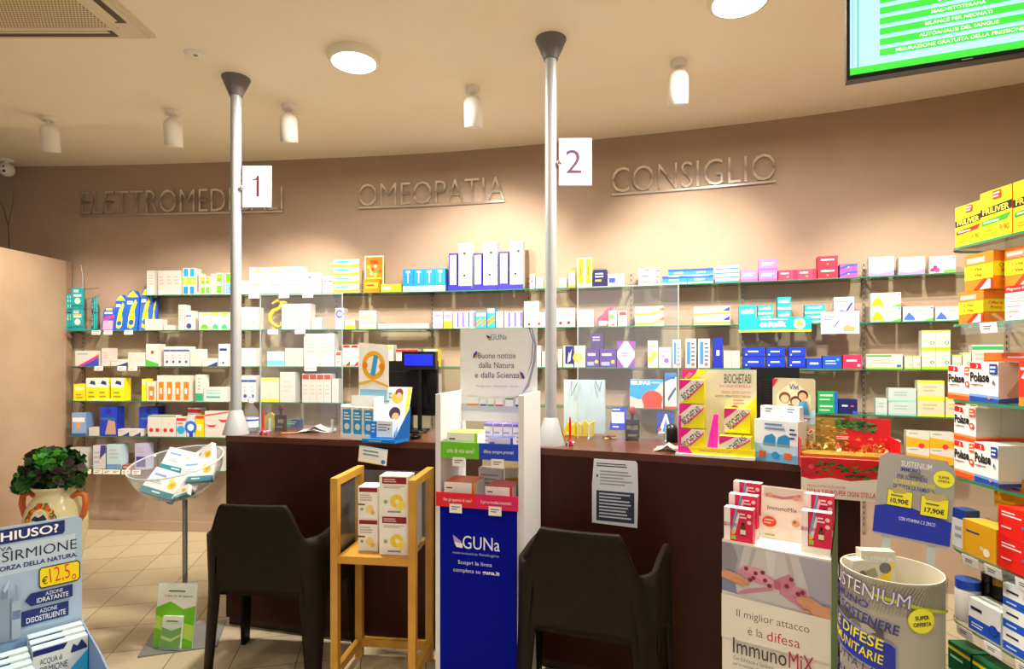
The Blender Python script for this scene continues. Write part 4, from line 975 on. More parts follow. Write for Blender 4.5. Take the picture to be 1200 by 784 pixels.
# yellow seahorse toy
p, a = shelf_pt(1, 322, .03); k = p.y/F
mb = MB(); pts = [(319, 358), (326, 354), (331, 357), (328, 363), (321, 366), (317, 371), (316, 377), (320, 382), (326, 385), (330, 383), (329, 379)]
ym = mat('#e2b420', .5)
mb.tube([((x-322)*k, 0, (388-y)*k) for x, y in pts], [.010, .015, .015, .016, .02, .023, .02, .016, .011, .008, .006], ym, 12)
mb.tube([((331-322)*k, 0, (388-355)*k), ((337-322)*k, -.004, (388-357)*k)], [.014, .008], ym, 10)
mb.ball(((329-322)*k, -.018, (388-355)*k), .005, BLACK, 8); mb.plate([(-.06, .09), (-.035, .13), (-.03, .07)], -.004, .004, mat('#c99a18', .5))
mb.tube([(0, 0, .012), (-.01, 0, 0.0)], .018, ym, 10)
tag(mb.build('toy_seahorse', None, p, a), 'curled yellow seahorse toy on the second shelf right of the first pole', 'toy')
# orange poster card on its box
p, a = shelf_pt(0, 437, .05); W = pxm(0, 437, .05, 23); hh = H-(299-HY)/F*p.y-p.z
mb = MB(); z0 = 0; aa = W/2; mb.box(-aa, aa, .03, .036, 0, hh, mat('#f2e9c8', .5))
rr = random.Random(3); ops = [('r', '#ee8a14', .05, .03, .95, .96), ('r', '#f7c62c', .12, .12, .88, .42), ('r', '#c8541c', .3, .78, .7, .88)]
for q in range(9): ops.append(('c', ['#f6e2b0', '#d8402c', '#58b23a', '#f8d84a'][q % 4], rr.uniform(.2, .8), rr.uniform(.45, .75), .045))
mb.paint(lambda u, v, l: (u-aa, .03-l, v), W, hh, ops); tag(mb.build('poster_card', None, p, a), 'orange poster card with little faces standing on the top shelf', 'card')
# three blue-framed display stands with tall white boxes
for j, (fa, fb, wa, wb, tf, tw) in enumerate([(525, 536, 537, 553, 297, 286), (554, 565, 566, 583, 297, 285), (584, 596, 597, 613, 295, 283)]):
    P0, P1 = hit(fa, SD-.005), hit(wb, SD-.005); t = P1-P0; W = float(np.linalg.norm(t)); a = math.atan2(t[1], t[0]); kk = W/(wb-fa)
    r = root('tray_display', ['left', 'middle', 'right'][j]+' of the three blue trays with framed panel, top shelf above white header card', 'display tray', (P0[0], P0[1], ROWZ[0]+.001), a, 'three blue display trays on the top shelf')
    Yv = P0[1]; bl = mat('#3328a8', .4); hf = H-(tf-HY)/F*Yv-ROWZ[0]
    mb = MB(); mb.box(0, W-.002, 0, .12, 0, .008, bl); mb.box(0, W-.002, 0, .004, .008, .038, bl); mb.build('tray', r)
    w1 = (fb-fa)*kk
    mb = MB(); mb.box(.002, w1-.002, .01, .10, .0085, hf, mat('#2c2396', .45)); mb.paint(lambda u, v, l: (u+.002, .01-l, v), w1-.004, hf, [('r', '#f1efe8', .14, .16, .86, .95), ('l', '#b9a8c8' , .2, .22, .8, .9, 9)]); mb.build('framed_panel', r)
    x0 = (wa-fa)*kk+.002; w2 = (wb-wa)*kk-.006; h2 = H-(tw-HY)/F*Yv-ROWZ[0]-.0095
    q = Matrix.Rotation(a, 3, 'Z') @ Vector((x0+w2/2, .008, .0095))
    mb = MB(); mb.box(-w2/2, w2/2, 0, .085, 0, h2, WHITE)
    mb.paint(lambda u, v, l: (u-w2/2, -l, v), w2, h2, [('c', '#3a2c2c', .45+.1*j, .78, .035), ('l', '#6c5a5a', .25, .6, .8, .74, 3), ('c', '#c85a4a', .6, .5, .02), ('l', '#a8986c', .2, .4, .8, .52, 3), ('c', '#3a3040', .45, .3, .03), ('l', '#5c5464', .35, .12, .65, .26, 3)])
    tag(mb.build('medicine_box', None, Vector((P0[0], P0[1], ROWZ[0]+.001))+q, a), ['tall white box with face drawings, left blue tray', 'tall white box with round drawings, middle blue tray', 'tall white box with face drawings, right blue tray'][j], 'medicine box')
# pink pouch
p, a = shelf_pt(1, 709, .05); k = p.y/F
mb = MB(); pr = [(-9, 1), (9, 1), (10, 8), (7, 14), (9, 24), (2, 21), (-3, 14), (-9, 10)]
mb.plate([(x*k, z*k) for x, z in pr], 0, .03, mat('#e8466e', .4)); mb.paint(lambda u, v, l: (u-.06, -l, v), .12, .15, [('r', '#f6c8d0', .1, .1, .75, .3), ('r', '#f0d23a', .1, .05, .6, .1)])
tag(mb.build('pouch', None, p, a), 'pink curved pouch on the second shelf right of the second pole', 'pouch')
# teal banner and white card hanging over the edge of the second shelf
def hang(px0, px1, y0, y1, ops, lab, base, name, cat, sb=-.006):
    P0, P1 = hit(px0, SD-sb), hit(px1, SD-sb); t = P1-P0; W = float(np.linalg.norm(t)); a = math.atan2(t[1], t[0]); Ym = (P0[1]+P1[1])/2
    zt = H-(y0-HY)/F*Ym; zb = H-(y1-HY)/F*Ym
    mb = MB(); mb.box(0, W, -.0, .002, 0, zt-zb, mat(base, .4)); mb.paint(lambda u, v, l: (u, -l, v), W, zt-zb, ops)
    return tag(mb.build(name, None, (P0[0], P0[1], zb), a), lab, cat)
hang(866, 951, 372, 389, [('r', '#dfe83a', 0, 0, 1, .14), ('t', '#ffffff', 'oxitalik', .3, .35, .66, .75, .03), ('c', '#ffffff', .84, .55, .36), ('c', '#f2d23a', .84, .55, .2), ('l', '#d8f0f0', .3, .8, .72, .95, 1)], 'long teal banner reading oxitalik on the second shelf edge', '#18a9b4', 'shelf_banner', 'banner')
hang(962, 1007, 365, 391, [('l', '#5a5ac0', .08, .6, .4, .8, 2), ('p', '#3048a8', [(.35, .35), (.38, .33), (.5, .62), (.47, .62)]), ('p', '#c8a070', [(.6, .1), (.85, .08), (.92, .25), (.7, .4), (.58, .3)])], 'white picture card hanging on the second shelf edge, beside teal banner', '#f2ece6', 'picture_card', 'card')

# ------------------------------------------------------------------ on the left counter
def ctp(px, py): v = ct(px, py); return Vector((v.x, v.y, CT+.0005))
# monitor seen from behind + keyboard clutter
def monitor(px, py, Y, w, h, zc, yaw, lab):
    X = (px-CX)/F*Y; r = root('till_monitor', lab, 'monitor', (X, Y, CT+.0005), yaw)
    mb = MB(); mb.prism([(-.11, -.08), (.11, -.08), (.11, .1), (-.11, .1)], 0, .012, BLACK); mb.build('base', r)
    mb = MB(); mb.box(-.03, .03, .0, .03, .012, zc-.03, BLACK); mb.build('neck', r)
    mb = MB(); mb.box(-w/2, w/2, .02, .05, zc-h/2, zc+h/2, mat('#101012', .45)); mb.plate([(-w*.35, zc-h*.35), (w*.35, zc-h*.35), (w*.3, zc+h*.3), (-w*.3, zc+h*.3)], -.012, .02, mat('#0b0b0d', .5))
    z = zc-.06
    while z < zc+.07: mb.box(-w*.2, w*.2, -.0135, -.012, z, z+.004, mat('#26262a', .5)); z += .014
    mb.build('screen_back', r)
monitor(477, 500, 3.62, .38, .34, .27, math.radians(-14), 'black till monitor seen from behind on the left counter')
# customer display on a pole
p = ctp(492, 507); r = root('customer_display', 'black customer display with blue lit screen on a pole, left counter', 'customer display', p, math.radians(-6)); k = p.y/F
zt = H-(433-HY)/F*p.y-CT; zh = 20*k
mb = MB(); mb.lathe([(.045, 0), (.045, .008), (.02, .016)], BLACK, 20); mb.build('base', r)
mb = MB(); mb.lathe([(.014, .01), (.014, zt+.02)], BLACK, 12); mb.build('pole', r)
mb = MB(); mb.box(-.105, .105, -.03, .03, zt, zt+zh+.006, BLACK); mb.build('housing', r)
mb = MB(); mb.box(-.088, .088, -.0315, -.03, zt+.025, zt+zh-.012, mat('#1420e0', .2, emit=.9, key='lcd')); mb.build('lit_screen', r)
# sanitiser bottle
p = ctp(294, 506)
r = root('sanitiser_bottle', 'clear pump bottle with blue and white label near the first pole', 'bottle', p)
mb = MB(); mb.lathe([(.042, 0), (.045, .01), (.045, .10), (.04, .13), (.018, .165), (.016, .18)], BOWLM, 24, cap=False); mb.lathe([(0, .004), (.042, .004), (.043, .06), (0, .06)], clear('gel', '#e6f2f8', .25, '#dfeaf4'), 20, cap=False); mb.build('body', r)
mb = MB(); mb.lathe([(.0456, .03), (.0456, .09)], mat('#e9ecf4', .4), 24, cap=False); mb.lathe([(.0459, .07), (.0459, .08)], mat('#2b58b8', .4), 24, cap=False); mb.build('label', r)
mb = MB(); mb.lathe([(.018, .18), (.018, .2), (.006, .205), (.006, .225)], WHITE, 16); mb.tube([(0, 0, .225), (0, -.04, .222)], .006, WHITE); mb.build('pump', r)
# red pen on a beaded chain fixed to each pole
def pen_holder(px, py, lab, lc):
    p = ctp(px, py); r = root('chained_pen', lab, 'pen', p)
    mb = MB(); mb.lathe([(.02, 0), (.024, .008), (.015, .02), (.012, .035)], mat('#d8283c', .3), 16); mb.ball((-.012, -.014, .012), .009, mat('#48a8b8', .3), 10); mb.ball((.014, -.014, .016), .008, mat('#d8d8e0', .3), 10); mb.ball((0, -.02, .022), .007, mat('#c83a6a', .3), 10); mb.build('holder', r)
    mb = MB(); mb.tube([(0, 0, .03), (0, 0, .12), (.0, 0, .15)], [.0065, .0065, .003], mat('#d0202c', .3), 10); mb.build('barrel', r)
    pts = []
    for j in range(25):
        t = j/24; pts.append((-.014+.028*t, -.035-.0*t, .012-lc*(1-(2*t-1)**4) if 0 < j < 24 else .012))
    pts = [(-.014, -.012, .012)]+pts+[(.014, -.012, .012)]
    mb = MB(); mb.tube(pts, .0012, mat('#b8b0a8', .3, .8), 6); mb.build('bead_chain', r)
pen_holder(308.5, 509, 'red chained pen in its holder beside the first pole, chain hanging over the edge', .20)
pen_holder(668, 522, 'red chained pen in its holder beside the second pole, chain hanging over the edge', .15)
# self-inking stamps
def stamp(px, py, s, lab, top='#a01c24'):
    p = ctp(px, py); r = root('ink_stamp', lab, 'stamp', p, math.radians(-12)); k = s
    mb = MB(); mb.box(-.032*k, .032*k, -.02*k, .02*k, 0, .012*k, BLACK); 
    for sx in (-1, 1): mb.box(sx*.032*k-.004*k, sx*.032*k+.004*k, -.012*k, .012*k, .012*k, .105*k, BLACK)
    mb.box(-.036*k, .036*k, -.014*k, .014*k, .078*k, .107*k, BLACK); mb.box(-.029*k, .029*k, -.018*k, .018*k, .012*k, .055*k, mat('#19191b', .25)); mb.build('frame', r)
    mb = MB(); mb.box(-.022*k, .022*k, -.0185*k, -.018*k, .022*k, .034*k, mat('#8c8478', .4)); mb.build('label_strip', r)
    mb = MB(); mb.lathe([(.008*k, .105*k), (.007*k, .125*k), (.014*k, .14*k)], BLACK, 16); mb.build('stem', r)
    mb = MB(); mb.lathe([(.014*k, .138*k), (.019*k, .142*k), (.018*k, .165*k), (.010*k, .172*k)], mat(top, .3), 20); mb.build('knob', r)
stamp(329, 505, .95, 'small black stamp with dark red knob on the left counter', '#6c1218')
stamp(741, 516, 1.08, 'black stamp with bright red knob on the right counter', '#d8202c')
# yellow note holder, blue-green carton, pencil, papers
p = ctp(317, 504); mb = MB(); mb.plate([(-.045, 0), (.03, 0), (.045, .03), (.04, .08), (.0, .11), (-.035, .09), (-.05, .04)], 0, .03, mat('#e8d21e', .4)); tag(mb.build('tape_dispenser', None, p, .1), 'yellow rounded desk dispenser beside the small stamp', 'dispenser')
p = ctp(343, 500.5); me = MB(); me.box(-.05, .05, 0, .04, 0, .05, mat('#14508e', .4)); me.paint(lambda u, v, l: (u-.05, -l, v), .1, .05, [('r', '#1f9c8a', .0, .0, .4, 1), ('l', '#cfe4ee', .1, .3, .9, .8, 2)]); tag(me.build('carton', None, p, -.15), 'blue and green carton lying behind the paper sheets', 'carton')
p = ctp(338, 509); mb = MB(); mb.tube([(-.045, 0, .006), (.04, .02, .006), (.05, .0225, .006)], [.0045, .0045, .001], mat('#e08a2c', .4)); tag(mb.build('pencil', None, p), 'orange pencil lying on the left counter', 'pencil')
def sheets(px, py, w, dd, n, lab, yaw=0, col=('#efeae6', '#dcd6ee')):
    p = ctp(px, py); r0 = random.Random(int(px))
    for j in range(n):
        mb = MB(); a0 = r0.uniform(-.2, .2); curl = r0.uniform(.01, .035)
        g = []; 
        for iy in range(2):
            for ix in range(9):
                u = ix/8-.5; g.append((u*w, (iy-.5)*dd, .003+.004*j+curl*(1-abs(u)*2)**2))
        f = [(ix, ix+1, 9+ix+1, 9+ix) for ix in range(8)]
        mb.add(g, f, mat(col[j % 2], .6), True); mb.add([(x, y, z-.0012) for x, y, z in g], [q[::-1] for q in f], mat('#d8d2c8', .6), True)
        mb.add(g+[(x, y, z-.0012) for x, y, z in g], [(ix, 18+ix, 18+ix+1, ix+1) for ix in range(8)]+[(9+ix, 9+ix+1, 27+ix+1, 27+ix) for ix in range(8)], mat('#d8d2c8', .6))
        tag(mb.build('paper_sheet', None, (p.x+.006*j, p.y+.004*j, p.z), yaw+a0), (['top', 'middle', 'bottom'][n-1-j] if n == 3 else ['upper', 'lower'][n-1-j])+' '+lab, 'paper', 'papers on the counter')
sheets(371, 506, .20, .12, 3, 'curled white sheet of the papers beside the small stamp')
# white mini box display with three blue tubes
def easel(px0, px1, py, top_px, lab, name='counter_display'): pass
A, B = ctp(399, 514), ctp(438, 517); t = B-A; a = math.atan2(t.y, t.x); W = t.length; kk = W/39
r = root('box_display', 'small white counter display with three blue-white packs and tall header card', 'display', A, a)
mb = MB(); hb = 40*kk; mb.box(0, W, 0, .09, 0, .012, WHITE); mb.box(0, W, 0, .003, .012, .03, WHITE); mb.box(W-.003, W, .003, .09, .012, hb, WHITE); mb.box(0, .003, .003, .09, .012, hb*.8, WHITE); mb.box(0.003, W-.003, .087, .09, .012, hb, WHITE); mb.build('tray', r)
mb = MB(); hw = 35*kk; hh = 52*kk; mb.M = Matrix.Translation((9*kk, .092, hb-.02)); mb.plate([(0, 0), (hw, 0), (hw, hh-.004), (0, hh+.012)], 0, .003, mat('#f4f1e8', .45))
mb.paint(lambda u, v, l: (u, -l, v), hw, hh, [('c', '#f2b01c', .5, .62, .26), ('c', '#f7f2e0', .5, .62, .17), ('p', '#3aa0dc', [(.4, .45), (.55, .42), (.66, .78), (.52, .82)]), ('p', '#f2b43c', [(0, .25), (.5, .32), (1, .22), (1, .26), (.5, .37), (0, .3)]), ('r', '#8fc8e8', .05, 0, .95, .18), ('c', '#e88a14', .22, .62, .06), ('c', '#e88a14', .78, .6, .06)])
mb.build('header_card', r)
for j in range(3):
    w3 = W/3-.008; q = Matrix.Rotation(a, 3, 'Z') @ Vector((.006+j*(W/3-.002)+w3/2, .006, .0125))
    mb = MB(); mb.box(-w3/2, w3/2, 0, .035, 0, 28*kk, mat('#eef4f6', .4)); mb.paint(lambda u, v, l: (u-w3/2, -l, v), w3, 28*kk, [('r', '#2f9fdc', .08, .03, .92, .92), ('c', '#e8eef0', .5, .35, .11), ('l', '#ffffff', .2, .55, .8, .85, 3), ('r', '#f2c43a', .6, .93, .92, .99)])
    tag(mb.build('tube_pack', None, A+q, a), ['left', 'middle', 'right'][j]+' blue pack in the white counter display', 'pack', 'blue packs in the white counter display')
# blue tray display with leaflet
A, B = ctp(424, 518.5), ctp(464, 519.5); t = B-A; a = math.atan2(t.y, t.x)-.1; W = t.length; kk = W/40
r = root('blue_tray_display', 'bright blue counter tray with picture header, right of the white display', 'display', A, a)
bm = mat('#1b7fd6', .35)
mb = MB(); mb.prism([(0, 0), (W, 0), (W+.03, .12), (.03, .12)], 0, .02, bm); mb.plate([(W-.002, .02), (W, .02), (W, .16), (W-.002, .05)], 0, .0, bm)
mb.add([(W, 0, .02), (W+.03, .12, .02), (W+.035, .125, .19), (W+.012, .045, .085)], [(0, 1, 2, 3)], bm); mb.add([(W+.003, 0, .02), (W+.033, .12, .02), (W+.038, .125, .19), (W+.015, .045, .085)], [(3, 2, 1, 0)], mat('#155fb0', .4)); mb.build('tray', r)
mb = MB(); mb.paint(lambda u, v, l: (u+.01, -l, v+.003), W*.8, .014, [('l', '#b8dcf4', .2, .1, .7, .9, 1)]); mb.build('tray_print', r)
q = Matrix.Translation((.02, .11, .03)) @ Matrix.Rotation(math.radians(-14), 4, 'X')
mb = MB(); mb.M = q; hh = 56*kk; hw = 38*kk; mb.plate([(0, 0), (hw, 0), (hw+.012, hh), (.02, hh)], 0, .003, mat('#e2eef0', .4))
mb.paint(lambda u, v, l: (u, -l, v), hw, hh, [('p', '#f0dc2a', [(.92, .2), (1.0, .2), (1.04, .98), (.92, .98)]), ('c', '#f0b03c', .62, .78, .13), ('c', '#7a3a2c', .66, .88, .09), ('c', '#e8b48c', .66, .82, .06), ('c', '#3a2430', .58, .45, .13), ('c', '#d8a080', .62, .38, .08), ('l', '#8ab0c0', .1, .65, .45, .9, 3)]); mb.build('header_card', r)
q = Matrix.Rotation(a, 3, 'Z') @ Vector((W*.62, .03, .0205))
mb = MB(); w3 = 20*kk; mb.box(-w3/2, w3/2, 0, .06, 0, 20*kk, mat('#eef2f2', .4)); mb.paint(lambda u, v, l: (u-w3/2, -l, v), w3, 20*kk, [('r', '#2f8fdc', 0, 0, 1, .08), ('l', '#6c8ab8', .1, .4, .9, .85, 3), ('c', '#2f6fc0', .75, .55, .06)]); tag(mb.build('medicine_box', None, A+q, a), 'white and blue box standing in the bright blue counter tray', 'medicine box')
mb = MB(); w3 = 8*kk; q = Matrix.Rotation(a, 3, 'Z') @ Vector((W*.28, .03, .0205)); mb.box(-w3/2, w3/2, 0, .06, 0, 19*kk, mat('#2a86d8', .4)); mb.paint(lambda u, v, l: (u-w3/2, -l, v), w3, 19*kk, [('l', '#dceefa', .2, .3, .8, .9, 3)]); tag(mb.build('medicine_box', None, A+q, a), 'narrow blue box in the bright blue counter tray', 'medicine box')
lf = ct(422, 521); lf.y -= .012
mb = MB(); mb.M = Matrix.Rotation(math.radians(6), 4, 'Y'); mb.box(.0, .165, 0, .0015, -.085, .0, mat('#eef0ea', .5)); mb.paint(lambda u, v, l: (u, -l, v-.085), .165, .085, [('r', '#f0e23a', 0, 0, .9, .05), ('c', '#2f86d8', .88, .2, .14), ('l', '#7a94b8', .15, .4, .8, .85, 2), ('r', '#9fd0ea', 0, .93, 1, 1)])
tag(mb.build('leaflet', None, (lf.x, lf.y, CT-.002), a), 'white leaflet hanging from the left counter edge below the blue tray', 'leaflet')
# mouse
p = ctp(487, 514); mb = MB(); mb.ball((0, 0, .014), .03, BLACK, 16, (1, 1.6, .48)); tag(mb.build('computer_mouse', None, p, -.3), 'black computer mouse on the left counter below the customer display', 'mouse')

# ------------------------------------------------------------------ on the right counter
sheets(637, 513, .16, .12, 2, 'yellow and white sheet left of the second pole', .3, ('#efe9dc', '#e9d84a'))
# pale blue carrier bag with yellow star decoration in front
p = ctp(685, 507); k = p.y/F
mb = MB(); w2, hh = 24*k, 62*k; 
bagm = noisy('bag_paper', '#bcd6e6', '#cfe2ec', 6, .4)
mb.add([(-w2, -.02, 0), (w2, -.02, 0), (w2, -.015, hh), (-w2, -.015, hh), (-w2, .05, 0), (w2, .05, 0), (w2, .0, hh), (-w2, .0, hh), (-w2*.97, .015, hh*.5), (w2*.97, .015, hh*.5)],
       [(0, 1, 2, 3), (5, 4, 7, 6), (1, 5, 9), (5, 6, 9), (6, 2, 9), (2, 1, 9), (4, 0, 8), (0, 3, 8), (3, 7, 8), (7, 4, 8), (0, 4, 5, 1)], bagm)
r = root('carrier_bag', 'pale blue paper carrier bag on the right counter behind the plexiglass', 'bag', p, -.25)
mb.build('bag_body', r)
mb = MB(); mb.tube([(-w2*.6, -.022, hh*.97), (-w2*.62, -.03, hh*.7), (-w2*.3, -.024, hh*.97)], .0025, mat('#5a6470', .5), 6); mb.build('handle', r)
mb = MB(); mb.tube([(w2*.55, -.022, hh*.97), (w2*.75, -.03, hh*.78), (w2*.85, -.024, hh*.97)], .0025, mat('#5a6470', .5), 6); mb.build('handle', r)
p = ctp(678, 511); k = p.y/F; mb = MB()
st = [(-18, 0), (18, 0), (17, 9), (19, 18), (12, 14), (8, 18), (3, 13), (-3, 17), (-7, 12), (-13, 16), (-17, 8)]
mb.plate([(x*k, z*k) for x, z in st], 0, .05, mat('#eed31c', .4)); mb.paint(lambda u, v, l: (u-.08, -l, v), .16, .08, [('r', '#c8a41a', .38, .15, .42, .75), ('r', '#c8a41a', .62, .15, .66, .7), ('r', '#f6ee9a', .05, .05, .3, .3)])
tag(mb.build('card_tray', None, p, -.2), 'crumpled yellow tray in front of the pale blue bag', 'tray')
p = ctp(660, 511.5); mb = MB(); mb.tube([(0, 0, .004), (-.02, .01, .06), (-.03, .015, .085)], [.004, .004, .0015], mat('#1c5c34', .4)); tag(mb.build('pen', None, p), 'dark green pen leaning beside the second pole', 'pen')
p = ctp(724, 504); k = p.y/F; w2 = 10*k; hh = 27*k; mb = MB(); mb.M = Matrix.Rotation(math.radians(-14), 4, 'X')
mb.plate([(-w2, 0), (w2, 0), (w2, hh), (w2*.7, hh*1.02), (-w2*.6, hh)], 0, .01, mat('#1a34c0', .3)); mb.paint(lambda u, v, l: (u-w2, -l, v), 2*w2, hh, [('r', '#f2f0ea', .14, .3, .86, .78), ('l', '#e0e8fa', .2, .84, .8, .96, 1), ('l', '#e0e8fa', .2, .08, .6, .2, 1)])
tag(mb.build('wipes_packet', None, p, -.2), 'blue packet with white label leaning left of the bright stamp', 'packet')
for j, (px, py, c1, dx, dy) in enumerate([(706, 513, '#c81e28', .085, .02), (709, 515.5, '#e8c83a', .075, .035)]):
    p = ctp(px, py); mb = MB(); mb.tube([(0, 0, .006), (dx*.85, dy*.85, .006), (dx, dy, .006)], [.005, .005, .0015], mat(c1, .3)); mb.tube([(dx*.3, dy*.3, .006), (dx*.5, dy*.5, .006)], .0054, BLACK); tag(mb.build('pen', None, p), ['red and black pen lying left of the bright stamp', 'yellow and black pen lying left of the bright stamp'][j], 'pen')
p = ctp(779, 509); k = p.y/F; mb = MB(); mb.M = Matrix.Rotation(math.radians(-10), 4, 'X'); mb.box(-.05, .05, 0, .03, 0, .135, mat('#1b3f9a', .35)); mb.paint(lambda u, v, l: (u-.05, -l, v), .1, .135, [('p', '#f2f0f4', [(.1, .0), (.9, .1), (.6, .9), (.5, .9)]), ('p', '#3f8ad8', [(.35, .1), (.75, .15), (.55, .7)]), ('c', '#d8402c', .2, .2, .08)])
tag(mb.build('leaning_box', None, p, -.35), 'blue box with white peak leaning behind the yellow-pink display', 'box')
p = ctp(787, 518); mb = MB(); mb.lathe([(.035, 0), (.04, .012), (.036, .07), (.024, .095), (0, .102)], BLACK, 24); tag(mb.build('barcode_scanner', None, p), 'black rounded scanner beside the yellow-pink display', 'scanner')
sheets(783, 528, .13, .09, 3, 'small card sheet left of the yellow-pink display', -.38, ('#e9dccb', '#d8a890'))
monitor(908, 500, 3.02, .235, .32, .25, math.radians(-20), 'black till monitor standing behind the family photo card')
# yellow, pink display BIOCHETASI
A, B = ctp(795, 533), ctp(885, 539.5); t = B-A; a = math.atan2(t.y, t.x); W = t.length; kk = W/90
r = root('remedy_display', 'yellow and pink cardboard display of antacid boxes on the right counter', 'display', A, a)
cr = '#e6dfc8'; hh = 108*kk; YE = '#f2e312'; MG = '#f01aa0'
mb = MB(); mb.box(0, W, .10, .104, .012, hh, mat(cr, .45))
mb.paint(lambda u, v, l: (u, .10-l, v), W, hh, [
 ('p', YE, [(.62, .3), (1, .7), (1, .05), (.62, .0)]), ('p', MG, [(0, .80), (.12, .86), (.22, 1), (0, 1)]), ('p', YE, [(0, .80), (.26, 1), (.36, 1), (.08, .80)]), ('t', '#f4e04a', 'NOVITA', .03, .90, .15, .94, .0, 45), ('t', '#241c1c', 'BIOCHETASI', .58, .84, .93, .95, .0), ('t', '#e63c9c', 'DA UNA FORMULA', .52, .79, .93, .82, .0), ('t', '#e63c9c', 'TRIPLICE AIUTO CONTRO', .54, .72, .93, .75, .0), ('t', '#3a3030', 'ACIDITA, PESANTEZZA E NAUSEA', .46, .67, .93, .70, .0), ('c', '#e6287c', .72, .54, .045), ('l', '#e88aa8', .7, .59, .9, .66, 2)])
mb.build('back_card', r)
mb = MB(); mb.prism([(-.01, -.025), (W+.0, -.02), (W, .105), (0, .105)], 0, .012, mat('#f4ecd8', .45)); mb.build('base_tray', r)
mb = MB(); mb.box(0, W, -.012, -.009, .012, .045, mat(YE, .4)); mb.paint(lambda u, v, l: (u, -.012-l, .012+v), W, .033, [('p', MG, [(0, 0), (.12, 0), (.05, 1), (0, 1)]), ('t', '#e0188c', 'SEMPRE PRONTO AD AIUTARTI', .28, .35, .7, .65, .0), ('p', MG, [(.12, 0), (.2, 0), (.13, 1), (.05, 1)])]); mb.build('front_lip', r)
def bio(w, h, dd):
    mb = MB(); aa = w/2; mb.box(-aa, aa, 0, dd, 0, h, mat(YE, .4))
    f = lambda u, v, l: (u-aa, -l, v)
    mb.paint(f, w, h, [('p', MG, [(0, .55), (.55, 1), (0, 1)]), ('p', '#efe6dc', [(0, .50), (.52, 1), (1, 1), (1, .92), (.06, 0), (0, 0)]), ('p', MG, [(0, .62), (.40, 1), (0, 1)]), ('t', '#1c1818', 'BIOCHETASI', .02, .40, .94, .68, .01, 42), ('p', '#f01aa0', [(.30, .20), (.34, .16), (.98, .80), (.98, .88)])])
    return mb.mesh('antacid_box')
bm1 = bio(30*kk, 30*kk, .07); bm2 = bio(30*kk, 27*kk, .07)
def put(me, off3, lab, name='antacid_box', yaw=0):
    q = Matrix.Rotation(a, 3, 'Z') @ Vector(off3); o = bpy.data.objects.new(name, me); COL.objects.link(o); o.location = A+q; o.rotation_euler.z = a+yaw
    return tag(o, lab, 'medicine box', 'antacid boxes in the yellow and pink display')
for j in range(3): put(bm1, (16*kk, .005+.008*j*0, .0125+j*31*kk), ['bottom', 'middle', 'top'][j]+' box of the left column in the yellow-pink display')
put(bm1, (74*kk-.02, .045, 27*kk+.012), 'upper box on the right of the yellow-pink display, tilted lettering')
mb = MB(); mb.box(0, .012, .0, .09, .0125, 50*kk, mat(MG, .4)); mb.M = Matrix.Translation((33*kk, 0, 0)); mb.add([(0, -.004, .0125), (14*kk, -.004, .0125), (14*kk, .04, 52*kk), (8*kk, .05, 52*kk)], [(0, 1, 2, 3)], mat(MG, .4)); mb.build('divider', r)
put(bio(36*kk, 24*kk, .05), (70*kk-.01, -.006, .0125), 'lowest wide box on the right of the yellow-pink display', yaw=0)
# family photo card display
A, B = ctp(884, 538.5), ctp(935, 545); t = B-A; a = math.atan2(t.y, t.x); W = t.length; kk = W/51
r = root('photo_display', 'white-blue counter display with family photo card on the right counter', 'display', A, a)
hb = 50*kk; mb = MB(); mb.box(0, W, 0, .11, 0, hb, mat('#e8eff4', .4))
mb.paint(lambda u, v, l: (u, -l, v), W, hb, [('r', '#b8d8ee', 0, 0, 1, .42), ('r', '#6cb0de', 0, 0, 1, .2), ('p', '#2f8fd0', [(.2, .42), (.5, .42), (.5, .6), (.42, .68), (.25, .6)]), ('p', '#2f8fd0', [(.52, .42), (.82, .42), (.82, .62), (.72, .68), (.56, .6)]), ('r', '#8a9aa8', .22, .38, .5, .44), ('r', '#8a9aa8', .54, .38, .82, .44), ('r', '#e8642c', .12, .1, .28, .24), ('c', '#2f8fd0', .5, .16, .09), ('r', '#e8642c', .7, .1, .86, .24), ('l', '#3a4a88', .82, .55, .98, .85, 3), ('l', '#6a88b8', .25, .75, .75, .95, 2)])
mb.build('box_front', r)
hc = 100*kk; mb = MB(); mb.M = Matrix.Translation((10*kk, .112, 0)); wc = 50*kk; mb.plate([(0, 0), (wc, 0), (wc, hc-.01), (wc-.01, hc), (.01, hc), (0, hc-.01)], 0, .003, mat('#cdbf9c', .45))
mb.paint(lambda u, v, l: (u, -l, v), wc, hc, [('r', '#bcdcec', 0, .45, 1, .62), ('p', '#e8dcb8', [(.1, .62), (.9, .62), (.9, .8), (.5, .98), (.1, .8)]), ('p', '#d8202c', [(0, .88), (0, .99), (.14, .99)]),
 ('t', '#3a5a9a', 'Vivi', .4, .86, .62, .93, .02), ('c', '#7a4a2c', .3, .76, .07), ('c', '#e8b898', .3, .745, .05), ('c', '#5a3420', .56, .72, .065), ('c', '#e8b898', .56, .705, .048), ('c', '#3a2418', .72, .8, .06), ('c', '#e0ac88', .72, .785, .046), ('c', '#8a5a34', .44, .63, .055), ('c', '#ecc0a0', .44, .62, .04), ('p', '#f2f0ec', [(.15, .56), (.45, .56), (.38, .68), (.22, .68)]), ('p', '#4a90b8', [(.6, .56), (.88, .56), (.82, .72), (.64, .72)]), ('r', '#c84a5a', .12, .51, .9, .525)])
mb.build('photo_card', r)
